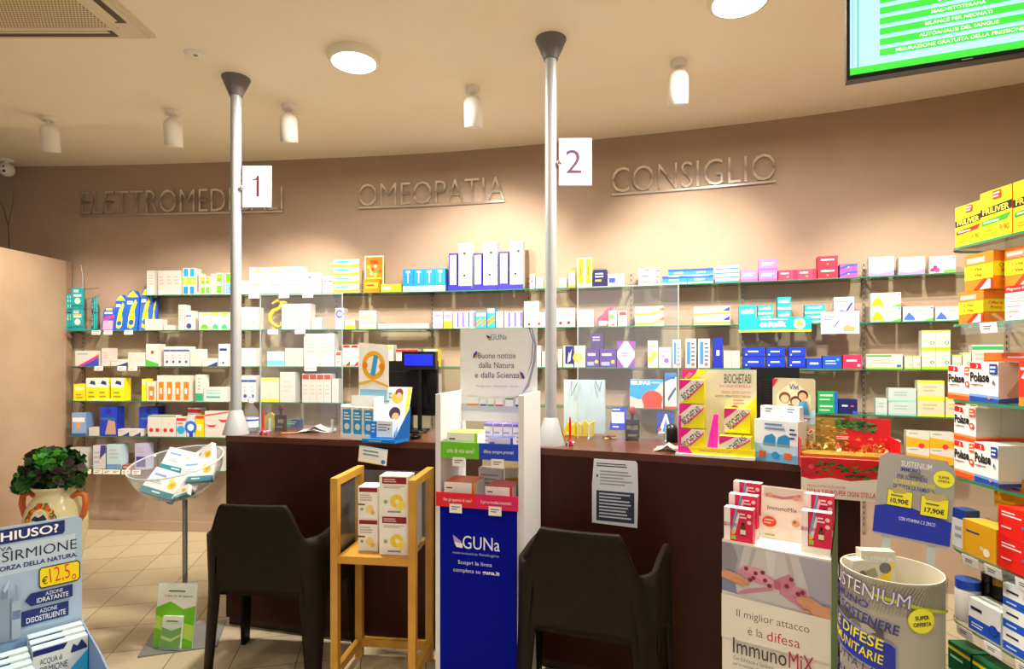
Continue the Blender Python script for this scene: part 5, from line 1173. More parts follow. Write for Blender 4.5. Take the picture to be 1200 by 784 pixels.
for j in range(2):
    mb = MB(); w3 = 20*kk; mb.box(-w3/2, w3/2, 0, .05, 0, 16*kk, mat('#eef2f4', .4)); mb.paint(lambda u, v, l: (u-w3/2, -l, v), w3, 16*kk, [('l', '#5a80b8', .3, .5, .75, .9, 2), ('r', '#c8dcec', 0, 0, 1, .25)])
    q = Matrix.Rotation(a, 3, 'Z') @ Vector(((14+24*j)*kk, .03+.02*j, hb+.0005)); tag(mb.build('medicine_box', None, A+q, a), ['left', 'right'][j]+' small white box on top of the family photo display', 'medicine box', 'white boxes in the family photo display')
# notice sheet on the counter front
qa, qb = Vector((0, 0, 0)), None
pts = [(p_[0], p_[1]) for p_ in CFc]
def on_counter(px):
    arr = np.array(pts); rr_ = arr[:, 0]/arr[:, 1]; t = (px-CX)/F; return np.array([np.interp(t, rr_, arr[:, 0]), np.interp(t, rr_, arr[:, 1])])
P0, P1 = on_counter(694), on_counter(748); t = P1-P0; W = float(np.linalg.norm(t)); a = math.atan2(t[1], t[0]); nx_, ny_ = t[1]/W, -t[0]/W
zt = H-(537-HY)/F*P0[1]; zb = H-(613-HY)/F*P0[1]; hh = zt-zb
mb = MB(); mb.plate([(0, .005), (W-.004, 0), (W, hh*.55), (W-.003, hh-.012), (W-.012, hh), (.01, hh), (0, hh*.6)], -.0015, 0, mat('#dcdfe6', .5))
mb.paint(lambda u, v, l: (u, -.0015-l, v), W, hh, [('l', '#2a2a34', .1, .88, .9, .95, 2), ('r', '#4a4a52', .1, .72, .14, .76), ('l', '#9a9ca8', .18, .6, .9, .84, 5), ('r', '#343a4c', .1, .06, .92, .52), ('l', '#c8ccd8', .16, .1, .86, .5, 8)])
tag(mb.build('notice_sheet', None, (P0[0]+nx_*.004, P0[1]+ny_*.004, zb), a), 'grey-white printed notice taped to the front of the right counter', 'notice')
# ------------------------------------------------------------------ blue and white floor display (header card with logo)
ax = math.atan2(-.26, .966)
GW, GD = .375, .36
gl = Vector((-.3365, 2.70, 0))            # front left corner
r = root('floor_display', 'tall blue and white floor display with header card, between the two counters', 'display stand', gl, ax)
wh = mat('#e3e2e4', .45); bl = mat('#04127c', .4); BLP = mat('#000c96', .6, spec=.08, key='panel')
zt = .915
mb = MB(); mb.box(0, GW, 0, GD, 0, zt, wh); mb.paint(lambda u, v, l: (.002+u, -l, v), GW-.004, zt, [('r', BLP, 0, 0, 1, 1),
  ('t', '#e8ecf8', 'GUNa', .30, .785, .78, .85, .0), ('p', '#b89ad0', [(.17, .85), (.28, .82), (.28, .785), (.20, .80)]), ('p', '#e8ecf8', [(.19, .815), (.30, .81), (.30, .787), (.22, .79)]),
  ('t', '#a8b4e0', 'nutraceutica fisiologica', .17, .752, .77, .768, .0),
  ('t', '#e8ecf8', 'Scopri la linea', .24, .70, .68, .725, -.005), ('t', '#e8ecf8', 'completa su', .18, .66, .53, .685, -.005), ('t', '#ffffff', 'guna.it', .56, .66, .78, .685, .02)])
mb.build('base_panel', r)
zs = 1.425
for x, lab in ((-.026, 1), (GW, 2)):
    mb = MB(); mb.box(x, x+.026, .012, GD, 0.0 if lab else 0, zs, wh); mb.build('side_panel', r)
mb = MB(); mb.box(0, GW, GD-.01, GD, zt, .96, wh); mb.build('back_panel', r); mb = MB(); mb.box(.001, GW-.001, .306, .309, 1.27, 1.345, wh); mb.build('cross_bar', r)
def tray(z, y0, y1, cl, cr2, hh, txt):
    mb = MB(); h0 = hh
    mb.box(.002, GW-.002, y0, y1, z, z+.008, wh)
    m1, m2 = mat(cl, .4), mat(cr2, .4)
    mb.box(-.008, GW/2, y0-.006, y0, z-.01, z+h0, m1); mb.box(GW/2, GW+.008, y0-.006, y0, z-.01, z+h0, m2)
    mb.paint(lambda u, v, l: (u, y0-.006-l, z-.01+v), GW, h0+.01, [('t', '#f6f0f0', txt[0], .08, .35, .44, .62, 0), ('t', '#f6f0f0', txt[1], .56, .35, .94, .62, 0)])
    mb.build('tray', r)
tray(.922, -.02, .16, '#e01c2c', '#d8185a', .055, ('Per gli sportivi di casa?', 'E per un ricambio intestinale?'))
tray(1.138, .02, .26, '#6cc21a', '#1b45c4', .065, ('stile di vita sano?', 'difesa sempre pronte?'))
for z, ys in ((.932, -.029), (1.138, .011)):
    for u in (.24, .74):
        mb = MB(); mb.box(u*GW-.03, u*GW+.03, ys-.001, ys+.0008, z-.045, z-.004, mat('#f0efea', .5)); mb.paint(lambda uu_, v, l: (u*GW-.03+uu_, ys-.001-l, z-.045+v), .06, .041, [('l', '#8a5a5a', .15, .3, .85, .8, 2)])
        mb.build('price_card', r)
# header card
hw = .405; hz0, hz1 = 1.325, 1.744
mb = MB(); mb.box(-.008, hw-.008, .30, .305, hz0, hz1, mat('#ececee', .45))
mb.build('header_card', r)
hc = [o for o in r.children if o.name.startswith('header_card')][0]
mb = MB(); mb.paint(lambda u, v, l: (-.008+u, .30-l, hz0+v), hw, hz1-hz0, [
 ('p', '#9aa0b8', [(.84, 1), (.93, .98), (.965, .8), (.95, .6), (.88, .35), (.80, .2), (.90, .3), (.98, .6), (.99, .8), (.94, 1)]), ('p', '#343a7c', [(.885, 1), (.895, 1), (.945, .84), (.925, .6), (.86, .4), (.935, .6), (.955, .84), (.905, 1)]),
 ('p', '#2b3f9a', [(.345, .92), (.40, .90), (.40, .86), (.36, .88)]), ('p', '#c8a83c', [(.365, .89), (.40, .88), (.41, .845), (.38, .86)]), ('t', '#343a80', 'GUNa', .405, .86, .615, .925, -.01),
 ('p', '#2b3f9a', [(.17, .635), (.18, .69), (.22, .73), (.23, .70), (.205, .66)]), ('p', '#e0a82c', [(.195, .635), (.205, .675), (.235, .69), (.235, .665), (.22, .645)]),
 ('t', '#5c5c66', 'Buone notizie', .24, .635, .73, .705, -.003), ('t', '#5c5c66', 'dalla Natura', .25, .52, .71, .59, -.003), ('t', '#5c5c66', 'e dalla Scienza', .20, .40, .78, .47, -.003),
 ('p', '#2b3f9a', [(.78, .48), (.82, .46), (.85, .40), (.82, .39), (.80, .43)]), ('p', '#e0a82c', [(.785, .45), (.805, .43), (.815, .39), (.79, .39)]),
 ('t', '#94949e', 'Integratori Alimentari Guna', .22, .28, .76, .315, -.01),
 ('p', '#b8bcc8', [(0, 0), (1, 0), (1, .1), (.8, .2), (.5, .1), (.2, .07), (0, .08)]),
 ('r', '#e9e7e4', .09, .06, .25, .17), ('r', '#e07a2c', .09, .06, .25, .085), ('r', '#e9e7e4', .27, .06, .35, .15), ('r', '#2c50b8', .27, .06, .35, .08), ('r', '#e9e7e4', .37, .06, .45, .15), ('r', '#3aa04a', .37, .06, .45, .08), ('r', '#e9e7e4', .47, .06, .57, .16), ('r', '#d83a7c', .47, .06, .57, .08), ('r', '#e9e7e4', .6, .06, .7, .16), ('r', '#3aa04a', .6, .14, .7, .16), ('r', '#e9e7e4', .73, .06, .88, .17), ('r', '#2b4f9a', .73, .06, .88, .085)])
mb.build('header_print', hc)
def in_display(x, y, z, w, dp, h, base, ops, lab, grp, top=None, yaw=0, fl=None):
    mb = MB(); a_ = w/2; mb.box(-a_, a_, 0, dp, 0, h, mat(base, .42))
    if top: mb.add([(-a_, 0, h+.0004), (a_, 0, h+.0004), (a_, dp, h+.0004), (-a_, dp, h+.0004)], [(0, 1, 2, 3)], mat(top, .4))
    mb.paint(lambda u, v, l: (u-a_, -l, v), w, h, ops)
    q = fl.M0 @ Vector((x, y, z)); o = mb.build('medicine_box', None, q, fl.yaw+yaw); return tag(o, lab, 'medicine box', grp)
class Fl: pass
G_ = Fl(); G_.M0 = Matrix.Translation(gl) @ Matrix.Rotation(ax, 4, 'Z'); G_.yaw = ax
def gops(c, w_=1): return [('r', c, .9 if w_ else .0, 0, 1, 1), ('l', '#4a4a54', .08, .62, .3, .78, 1), ('l', '#3a3a44', .08, .22, .6, .42, 1), ('l', c, .6, .24, .85, .4, 1)]
for j in range(5):
    in_display(.095, .005+.031*j, .931, .150, .028, .088, '#f1ede6', gops('#ee7a1c'), f"orange-topped white box, {ORD[j]} from the front of the red tray", 'orange boxes in the red tray', '#f06a1a', fl=G_)
    in_display(.285, .005+.031*j, .931, .128, .028, .078, '#f1ede6', gops('#d8203c'), f"crimson-topped white box, {ORD[j]} from the front of the red tray", 'crimson boxes in the red tray', '#d8203c', fl=G_)
    if j < 4:
        in_display(.100, .03+.034*j, 1.1475, .150, .03, .098, '#f1f0e8', gops('#a8d43a'), f"lime-topped white box, {ORD[j]} from the front of the green tray", 'lime boxes in the green and blue tray', '#c6e25a', fl=G_)
for j in range(2):
    in_display(.285, .03+.034*j, 1.1475, .12, .03, .082, '#e6e4f0', gops('#4a5cc0'), f"blue-topped white box, {ORD[j]} from the front of the blue tray", 'blue boxes in the green and blue tray', '#5468c8', fl=G_)
for j in range(4):
    in_display(.19+.048*j, .15+.0*j, 1.1475, .044, .08, .13, '#e6e0f0', [('r', '#8a7ac8', 0, .9, 1, 1), ('l', '#a8a0b8', .1, .3, .9, .75, 3)], f"tall white box with violet rim, {ORD[j]} from left at the back of the blue tray", 'violet-rimmed boxes at the back of the tray', '#7a68c0', fl=G_)
in_display(.31, .21, .931, .11, .05, .125, '#f2e8c8', [('p', '#f0b41c', [(0, 0), (.5, 0), (1, .5), (1, .7), (0, .6)])], 'yellow and white box lying behind the crimson boxes', None, '#f4c832', fl=G_)
in_display(.18, .21, .931, .12, .05, .12, '#f2efe8', [('l', '#b0a8a0', .1, .3, .9, .8, 3)], 'plain white box standing behind the orange boxes', None, fl=G_)
in_display(.10, .20, .931, .02, .05, .11, '#f2efe8', [], 'thin white box behind the orange boxes at left', None, fl=G_) if False else None

# ------------------------------------------------------------------ wooden stand with acrylic sides
wood = noisy('pine_wood', '#c48e36', '#d09a40', 9, .45)
ay = -math.radians(7)*1
fw = .42; fd = .34; zt = 1.016; zsh = .645
ax2 = math.radians(-7)
sl = Vector((-.872, 2.785, 0))
r = root('wooden_stand', 'pale wooden stand with clear sides holding boxes, left of the blue display', 'display stand', sl, ax2)
th = .036
def leg(x, y, z1, nm='leg'):
    mb = MB(); mb.box(x, x+th, y, y+th, 0, z1, wood); mb.build(nm, r)
leg(0, 0, zt); leg(fw-th, 0, zt); leg(0, fd-th, zt); leg(fw-th, fd-th, zt)
for x in (0, fw-th):
    mb = MB(); mb.box(x, x+th, th+.001, fd-th-.001, zt-th, zt, wood); mb.build('top_rail', r)
    mb = MB(); mb.box(x+.004, x+th-.004, th+.001, fd-th-.001, .06, .06+.04, wood); mb.build('side_rail', r)
mb = MB(); mb.box(th+.001, fw-th-.001, 0, th, zsh-.036, zsh, wood); mb.box(th+.001, fw-th-.001, th, fd, zsh-.02, zsh, wood); mb.build('shelf', r)
mb = MB(); mb.box(th+.001, fw-th-.001, fd-th, fd, .06, .10, wood); mb.build('back_rail', r)
for x in (th*.5, fw-th*.5):
    mb = MB(); mb.box(x-.002, x+.002, th+.002, fd-th-.002, zsh, zt-th-.001, ACRY); mb.build('acrylic_side', r)
mb = MB(); mb.box(th+.002, fw-th-.002, fd-.02, fd-.017, zsh+.001, zt-.02, ACRY); mb.build('acrylic_back', r)
S_ = Fl(); S_.M0 = Matrix.Translation(sl) @ Matrix.Rotation(ax2, 4, 'Z'); S_.yaw = ax2
def herb(big): return [('r', '#8c1420', .1, .80, .93, .97), ('l', '#e8c8c8', .15, .83, .6, .94, 2), ('l', '#b0a8a0', .15, .68, .9, .76, 2), ('c', '#efd02a', .60, .36, .17), ('c', '#f6e25c', .74, .26, .12), ('c', '#7fb83a', .22, .34, .05), ('c', '#f8f0c0', .62, .36, .06), ('l', '#8a8a80', .3, .05, .8, .14, 1)]
for k in range(2):
    in_display(.315-.015, .045, zsh+.001+k*.19, .145, .10, .189, '#f3efe6', herb(1), ['lower', 'upper'][k]+' large white herbal box with dark red header on the wooden stand', 'large herbal boxes on the wooden stand', fl=S_)
for k in range(2):
    in_display(.165-.01, .085, zsh+.001+k*.158, .10, .10, .156, '#f3efe6', [('r', '#8c1420', .05, .84, .98, .97), ('r', '#6c2a5a', .0, .42, .35, .47), ('c', '#efd87a', .6, .3, .13), ('c', '#7fb83a', .2, .3, .05), ('l', '#b8b0a4', .1, .55, .9, .78, 3), ('c', '#e0c05a', .75, .2, .07)], ['lower', 'upper'][k]+' small white herbal box left of the large ones on the wooden stand', 'small herbal boxes on the wooden stand', fl=S_)
in_display(.318, .185, zsh+.001, .11, .09, .30, '#f0ede6', [('l', '#b0a8a0', .1, .5, .9, .9, 3)], 'tall plain white box at the back of the wooden stand', None, fl=S_)

# ------------------------------------------------------------------ clear bowl stand
bx = Vector((-1.86, 3.30, 0))
r = root('bowl_stand', 'clear plastic bowl full of boxes on a thin grey pole stand', 'bowl stand', bx)
steelg = mat('#8e9094', .4, .7)
mb = MB(); mb.M = Matrix.Rotation(math.radians(18), 4, 'Z'); mb.box(-.19, .19, -.17, .17, 0, .008, mat('#8f8f90', .45, .4)); mb.build('base_plate', r)
mb = MB(); mb.lathe([(.0135, .008), (.0135, .80)], steelg, 16); mb.lathe([(.03, .008), (.0145, .03)], steelg, 16, cap=False); mb.build('pole', r)
BT = Matrix.Translation((-.01, 0, .80)) @ Matrix.Rotation(math.radians(13), 4, 'X') @ Matrix.Rotation(math.radians(-3), 4, 'Y')
R_ = .24; prof = [(R_*math.sin(t), .235-.235*math.cos(t)) for t in np.linspace(0.05, 1.5, 16)]
mb = MB(); mb.M = BT; mb.lathe([(p_[0], p_[1]) for p_ in prof]+[(p_[0]*.985, p_[1]+.002) for p_ in prof[::-1]], BOWLM, 48, cap=False); 
mb.tube([(R_*math.cos(t), R_*math.sin(t), .218) for t in np.linspace(0, 2*math.pi, 48, endpoint=False)], .005, ACRYE, 8, closed=True); mb.build('bowl', r)
fb_ops = [('r', '#1c7f8e', 0, 0, 1, .22), ('l', '#dff0f0', .35, .06, .7, .17, 1), ('c', '#f2c81e', .78, .5, .16), ('c', '#e09a1c', .78, .5, .07), ('p', '#f6dc4a', [(.6, .62), (.78, .6), (.68, .78)]), ('l', '#7aa8d8', .1, .66, .55, .84, 1), ('l', '#b8c0c8', .1, .4, .55, .56, 2)]
bl_ = [(-.11, -.07, .105, -28, 8, 62, .16, .11, 'large box at the left of the bowl, yellow flower, leaning'), (-.02, .06, .15, 15, 25, 50, .15, .10, 'box at the back of the bowl, tilted with teal edge'), (.085, .05, .16, -35, -22, 48, .14, .10, 'box standing highest out of the bowl, corner up'),
       (.10, -.06, .11, 20, -6, 55, .16, .11, 'box at the right of the bowl, teal edge level'), (.0, -.11, .04, -20, 35, 40, .10, .06, 'small box low at the front of the bowl'), (.03, .0, .045, 30, 10, 70, .12, .08, 'box lying in the bottom of the bowl, mostly covered'), (.07, -.12, .055, -10, -30, 60, .09, .06, 'box wedged low at the right front of the bowl')]
nm_ = [q[8] for q in bl_]
bl_ = [(-.075, -.125, .080, -12, 12, -40, .19, .14, nm_[0]), (-.055, .055, .135, 10, 16, -32, .16, .125, nm_[1]), (.095, .085, .140, -14, -30, -26, .14, .12, nm_[2]),
       (.115, -.045, .115, 10, -2, -38, .16, .13, nm_[3]), (-.07, -.085, .030, -20, 16, -20, .11, .04, nm_[4]), (.0, .0, .022, 20, 4, -66, .12, .07, nm_[5]), (.06, -.135, .065, -6, -20, -38, .10, .06, nm_[6])]
for (x, y, z, rz, ry, rx, w, h, lab) in bl_:
    w *= 1.08; h *= 1.08
    mb = MB(); mb.M = Matrix.Rotation(math.radians(rz), 4, 'Z') @ Matrix.Rotation(math.radians(ry), 4, 'Y') @ Matrix.Rotation(math.radians(rx), 4, 'X')
    mb.box(-w/2, w/2, 0, .028, 0, h, mat('#f1f0ec', .4)); mb.box(-w/2-.0004, w/2+.0004, .0, .0285, -.0004, h*.08, mat('#1c7f8e', .4)); mb.paint(lambda u, v, l: (u-w/2, -l, v), w, h, fb_ops)
    q = bx+(BT @ Vector((x, y, z))); tag(mb.build('medicine_box', None, q), 'white and teal '+lab, 'medicine box', 'white and teal boxes in the clear bowl')
# green brochures in an acrylic holder on the base plate
q0 = Vector((-1.855, 3.17, .0085))
r = root('brochure_holder', 'clear holder with green and white brochure at the foot of the bowl stand', 'brochure holder', q0, math.radians(-4))
mb = MB(); mb.M = Matrix.Rotation(math.radians(-9), 4, 'X'); mb.box(-.115, .115, .0, .003, 0, .34, ACRYE); mb.box(-.06, .06, -.03, -.0285, .0, .15, ACRY); mb.box(-.06, .06, -.03, .0, .0, .003, ACRYE); mb.build('holder', r)
mb = MB(); mb.M = Matrix.Rotation(math.radians(-9), 4, 'X'); mb.box(-.112, .112, -.003, -.0005, .004, .335, mat('#e3e7dc', .4)); mb.paint(lambda u, v, l: (u-.112, -.003-l, .004+v), .224, .331, [('p', '#6fc01e', [(0, 0), (1, 0), (1, .66), (.7, .6), (.35, .72), (0, .62)]), ('p', '#b4dc5a', [(0, .3), (1, .1), (1, .35), (.4, .42), (0, .5)]), ('l', '#2f7a2c', .28, .86, .85, .91, 1), ('t', '#3a4a30', "Cosa c'e da sapere", .18, .78, .9, .83, 0)]); mb.build('poster', r)
mb = MB(); mb.M = Matrix.Rotation(math.radians(-9), 4, 'X'); mb.box(-.055, .055, -.024, -.006, .005, .17, mat('#e6ecdc', .4)); mb.paint(lambda u, v, l: (u-.055, -.024-l, .005+v), .11, .165, [('p', '#5cb41e', [(0, 0), (1, 0), (1, .68), (.5, .55), (0, .66)]), ('p', '#d4ec8a', [(0, .3), (.5, .2), (1, .4), (1, .46), (.5, .3), (0, .4)]), ('l', '#4a7a3a', .2, .8, .8, .9, 1)]); mb.build('leaflets', r)

# ------------------------------------------------------------------ vase with plant
vp = Vector((-3.30, 4.2, 0)); r = root('ceramic_vase', 'cream ceramic vase with orange handles and painted crest, by the side panel', 'vase', vp)
vm = noisy('glazed_ceramic', '#d8cda0', '#ddd3a8', 8, .2)
prof = [(.10, 0), (.13, .015), (.13, .04), (.15, .12), (.175, .24), (.193, .36), (.191, .44), (.172, .52), (.14, .58), (.12, .61), (.12, .63), (.14, .65), (.148, .672), (.138, .672), (.12, .65), (.10, .62)]
mb = MB(); mb.lathe(prof, vm, 48, cap=False); mb.lathe([(0, .002), (.10, 0)], vm, 32, cap=False); mb.lathe([(.118, .612), (.118, .60), (0, .60)], mat('#3a2a1c', .8), 24, cap=False); mb.build('body', r)
om = mat('#c8662c', .35)
for s in (-1, 1):
    mb = MB(); mb.tube([(s*.125, -.02, .585), (s*.17, -.02, .62), (s*.222, -.02, .605), (s*.23, -.02, .54), (s*.212, -.02, .46), (s*.188, -.02, .42)], [.016, .02, .021, .021, .018, .014], om, 12); mb.build('handle', r)
def wrapv(u, v, l):
    z = .385+v; R = float(np.interp(z, [p_[1] for p_ in prof[:11]], [p_[0] for p_ in prof[:11]]))+l+.001; t = (u-.16)/.2-math.pi/2+.12
    return (R*math.cos(t), R*math.sin(t), z)
def ell(cx, cy, rx, ry, n=28): return [(cx+rx*math.cos(2*math.pi*j/n), cy+ry*math.sin(2*math.pi*j/n)) for j in range(n)]
def ringfaces(mb, fn, cx, cy, r0, r1, c, l):
    n = 28; vs = []
    for j in range(n):
        t = 2*math.pi*j/n; vs += [fn(cx+r0*math.cos(t), cy+r0*math.sin(t), l), fn(cx+r1*math.cos(t), cy+r1*math.sin(t), l)]
    mb.add(vs, [(2*j, 2*j+1, (2*j+3) % (2*n), (2*j+2) % (2*n)) for j in range(n)], mat(c, .3))
mb = MB()
ringfaces(mb, wrapv, .16, .09, 0.0, .062, '#ece4c8', .001); ringfaces(mb, wrapv, .16, .09, .062, .07, '#e8a81c', .0015)
for j in range(26):
    t = 2*math.pi*j/26; c = ['#d8541c', '#3c7a2c', '#e8a02c', '#a83218'][j % 4]; cx, cy = .16+.086*math.cos(t), .09+.086*math.sin(t); rr = .013+.005*(j % 3)
    mb.add([wrapv(cx+rr*math.cos(2*math.pi*k/8), cy+rr*math.sin(2*math.pi*k/8), .002+.0004*(j % 5)) for k in range(8)], [tuple(range(8))], mat(c, .3))
for pts, c in (([(.105, .085), (.13, .11), (.16, .10), (.19, .12), (.215, .085), (.19, .075), (.16, .07), (.13, .078)], '#22305c'), ([(.11, .075), (.16, .055), (.21, .07), (.20, .05), (.16, .03), (.12, .05)], '#c8702c')):
    n = len(pts); mb.add([wrapv(u, v, .0035) for u, v in pts], [tuple(range(n))], mat(c, .3))
for s in (-1, 1):
    pts = [(.16+s*(.10+.012*math.sin(q*1.3)), .06+.02*q) for q in range(5)]
    mb.tube([wrapv(u, v, .002) for u, v in pts], .003, mat('#3a4a2a', .4), 6)
mb.build('painted_crest', r)
rr = random.Random(11)
leafA, leafB, leafC, leafD = mat('#2c6a24', .45), mat('#4ea632', .45), mat('#3a2a2c', .5), mat('#1c4420', .5)
def foliage(cx, cy, cz, rx, rz, n, cols, mb, s0=.045):
    for q in range(n):
        th_ = rr.uniform(0, 2*math.pi); ph = math.acos(rr.uniform(-.75, 1)); rad = rr.uniform(.72, 1.05)
        nrm = Vector((math.sin(ph)*math.cos(th_), math.sin(ph)*math.sin(th_), math.cos(ph)))
        c = Vector((cx+nrm.x*rx*rad, cy+nrm.y*rx*rad, cz+nrm.z*rz*rad)); s = s0*rr.uniform(.7, 1.3)
        t1 = nrm.cross(Vector((rr.uniform(-1, 1), rr.uniform(-1, 1), rr.uniform(-1, 1)))).normalized(); t2 = nrm.cross(t1)
        out = (t1*.6+nrm*rr.uniform(.1, .9)).normalized(); w_ = out.cross(nrm if abs(out.dot(nrm)) < .9 else t2).normalized()
        ed = []
        for (a_, b_) in ((0, 0), (.3, .35), (.55, .5), (.75, .42), (.9, .5), (1.15, 0.05), (.9, -.5), (.75, -.42), (.55, -.5), (.3, -.35)):
            ed.append(c+out*(a_-.4)*s*1.4+w_*b_*s*1.5+nrm*(abs(b_)*.35*s+rr.uniform(-.1, .1)*s))
        mid = c+out*.1*s+nrm*(-.05*s)
        mb.add([mid]+ed, [(0, j+1, (j+1) % 10+1) for j in range(10)], cols[rr.randrange(len(cols))])
mb = MB(); foliage(0.0, 0, .79, .17, .135, 330, [leafC, leafD, leafC, leafA], mb, .04); foliage(.03, -.09, .87, .085, .06, 70, [leafB, leafB, leafA], mb, .036); foliage(-.16, -.04, .70, .085, .09, 110, [leafA, leafB, leafD], mb, .036); foliage(.15, -.03, .70, .06, .045, 50, [leafA, leafD], mb, .032); foliage(-.09, -.05, .86, .06, .05, 50, [leafD, leafA, leafC], mb, .036)
for q in range(10):
    t = rr.uniform(0, 6.28); mb.tube([(0.03*math.cos(t), .03*math.sin(t), .60), (.10*math.cos(t), .1*math.sin(t), .78)], .004, leafD, 5)
tag(mb.build('leafy_plant', None, vp), 'dark green and purple leafy plant growing in the cream vase', 'plant')
# twig in the far corner above the side panel
mb = MB(); p = at(8, 268, 5.2); mb.tube([(0, 0, -.35), (-.01, 0, -.1), (-.05, 0, .05), (-.14, .0, .22)], [.004, .003, .0025, .001], mat('#4a3a34', .7), 6); mb.tube([(-.012, 0, -.1), (.03, 0, .1), (.035, 0, .2)], [.0025, .002, .001], mat('#4a3a34', .7), 6)
r0_ = mb.build('dry_twig', None, (p.x-.12, 5.02, p.z)); tag(r0_, 'thin dry twig rising behind the side panel at far left', 'twig')
r0_.location = (-4.33, 5.0, 2.476+.35)

# ------------------------------------------------------------------ light blue nasal spray display, bottom left
dx, dyv = .687, .727
yawS = math.atan2(dyv, dx); cw = .42
c0 = Vector((-1.63-cw*dx, 2.2-cw*dyv, 0))      # left end of the card foot
r = root('spray_display', 'light blue floor display with slanted header card at the bottom left', 'display stand', c0, yawS)
pb = mat('#9db7d6', .4); pbd = mat('#8094b8', .45)
SB = .40
mb = MB(); mb.box(0, cw, -.40, 0, 0, SB, pb); mb.build('body', r)
mb = MB()
for x0, x1 in ((0, .005), (cw-.005, cw)):
    mb.add([(x0, 0, SB), (x0, -.40, SB), (x0, -.44, .56), (x0, -.30, .585), (x0, 0, .605), (x1, 0, SB), (x1, -.40, SB), (x1, -.44, .56), (x1, -.30, .585), (x1, 0, .605)], [(0, 1, 2, 3, 4), (9, 8, 7, 6, 5), (3, 8, 9, 4), (2, 7, 8, 3), (1, 6, 7, 2)], pbd)
mb.box(.005, cw-.005, -.40, -.395, SB, .53, pb); mb.build('tray_sides', r)
mb = MB(); zc0, zc1 = .42, 1.0; hh = zc1-zc0
mb.plate([(0, zc0), (cw, zc0), (cw, zc1-.015), (cw-.012, zc1), (.012, zc1), (0, zc1-.02)], .001, .006, mat('#a9c2dc', .4))
def vv(z): return (z-zc0)/hh
NV = '#1c2c74'
mb.paint(lambda u, v, l: (u, .001-l, zc0+v), cw, hh, [('r', '#8fb4dc', .0, 0, 1, .3), ('r', '#c2d6e6', .0, vv(.83), .95, vv(.935)),
 ('p', NV, [(0, vv(.942)), (.86, vv(.942)), (.875, vv(.95)), (.875, vv(.992)), (0, vv(.992))]), ('t', '#ffffff', 'NASO CHIUSO?', .005, vv(.951), .83, vv(.983), .02),
 ('t', NV, 'PROVA', .33, vv(.917), .52, vv(.931), .01), ('t', '#1c2850', 'SIRMIONE', .455, vv(.878), .96, vv(.914), -.005), ('t', '#1c2850', 'ACQUA DI', .03, vv(.878), .41, vv(.914), -.005), ('t', NV, 'LA FORZA DELLA NATURA.', .345, vv(.847), .965, vv(.864), .02),
 ('p', '#1c1c1c', [(.71, vv(.756)), (.965, vv(.756)), (.985, vv(.765)), (.985, vv(.823)), (.965, vv(.833)), (.71, vv(.833)), (.695, vv(.825)), (.695, vv(.765))]), ('p', '#f6dc1c', [(.712, vv(.760)), (.965, vv(.760)), (.978, vv(.768)), (.978, vv(.821)), (.965, vv(.829)), (.712, vv(.829)), (.702, vv(.822)), (.702, vv(.768))]),
 ('t', '#3a3a1c', '\u20ac', .715, vv(.770), .755, vv(.798), .01), ('t', '#e0301c', '12,5', .77, vv(.764), .91, vv(.826), -.01, 4), ('t', '#e0301c', 'o', .925, vv(.765), .955, vv(.785), .0),
 ('p', NV, [(.60, vv(.725)), (.64, vv(.748)), (.93, vv(.748)), (.93, vv(.702)), (.64, vv(.702))]), ('t', '#e8eef8', 'AZIONE', .74, vv(.729), .86, vv(.742), .0), ('t', '#e8eef8', 'IDRATANTE', .68, vv(.708), .90, vv(.725), .01),
 ('p', NV, [(.54, vv(.662)), (.58, vv(.690)), (.9, vv(.690)), (.9, vv(.636)), (.58, vv(.636))]), ('t', '#e8eef8', 'AZIONE', .70, vv(.670), .82, vv(.684), .0), ('t', '#e8eef8', 'DISOSTRUENTE', .61, vv(.643), .88, vv(.663), .01),
 ('r', '#8fa0b4', .44, vv(.60), .50, vv(.75)), ('r', '#7c90a8', .45, vv(.75), .49, vv(.78)), ('p', '#c8d4e0', [(.46, vv(.78)), (.5, vv(.815)), (.505, vv(.81)), (.475, vv(.77))]), ('r', '#a8bccc', .515, vv(.60), .575, vv(.735)), ('p', '#8ea4bc', [(.53, vv(.735)), (.56, vv(.735)), (.55, vv(.79)), (.54, vv(.79))]), ('r', '#6c84a8', .52, vv(.67), .57, vv(.70)), ('r', '#8c9cac', .38, vv(.58), .43, vv(.73))])
mb.build('header_card', r)
L_ = Fl(); L_.M0 = Matrix.Translation(c0) @ Matrix.Rotation(yawS, 4, 'Z'); L_.yaw = yawS
sops = [('r', '#eef0e8', 0, .3, 1, 1), ('p', '#3ab0dc', [(.35, 0), (1, 0), (1, .75), (.7, .5)]), ('p', NV, [(0, .88), (.55, .88), (.62, .98), (0, .98)]), ('t', '#2c3c5c', 'ACQUA di', .12, .68, .52, .80, 0), ('t', '#2c3c5c', 'SIRMIONE', .12, .54, .62, .66, 0), ('p', '#24386c', [(.68, .80), (.72, .92), (.80, .86), (.88, .97), (.98, .82), (.98, .78), (.68, .76)]), ('l', '#8aa0b0', .12, .2, .5, .45, 4)]
n_ = 0
for cI, xx in enumerate((.33, .20, .08)):
    for j in range([3, 5, 5][cI]):
        wbx = .155 if cI == 0 else .13 if cI == 1 else .10
        xc = {0: .335, 1: .185, 2: .06}[cI]
        hbx = .205-.006*j
        if cI == 2: wbx = .10
        in_display(xc, -.05-.045*j-(.05 if cI else 0), SB+.001, wbx, .036, hbx+(.0 if cI == 0 else -.02), '#dfeef2', sops, f"light blue spray box, {ORD[j]} from the card, {['right', 'middle', 'left'][cI]} row of the slanted display", 'spray boxes in the light blue display', '#bfe4ee', fl=L_)

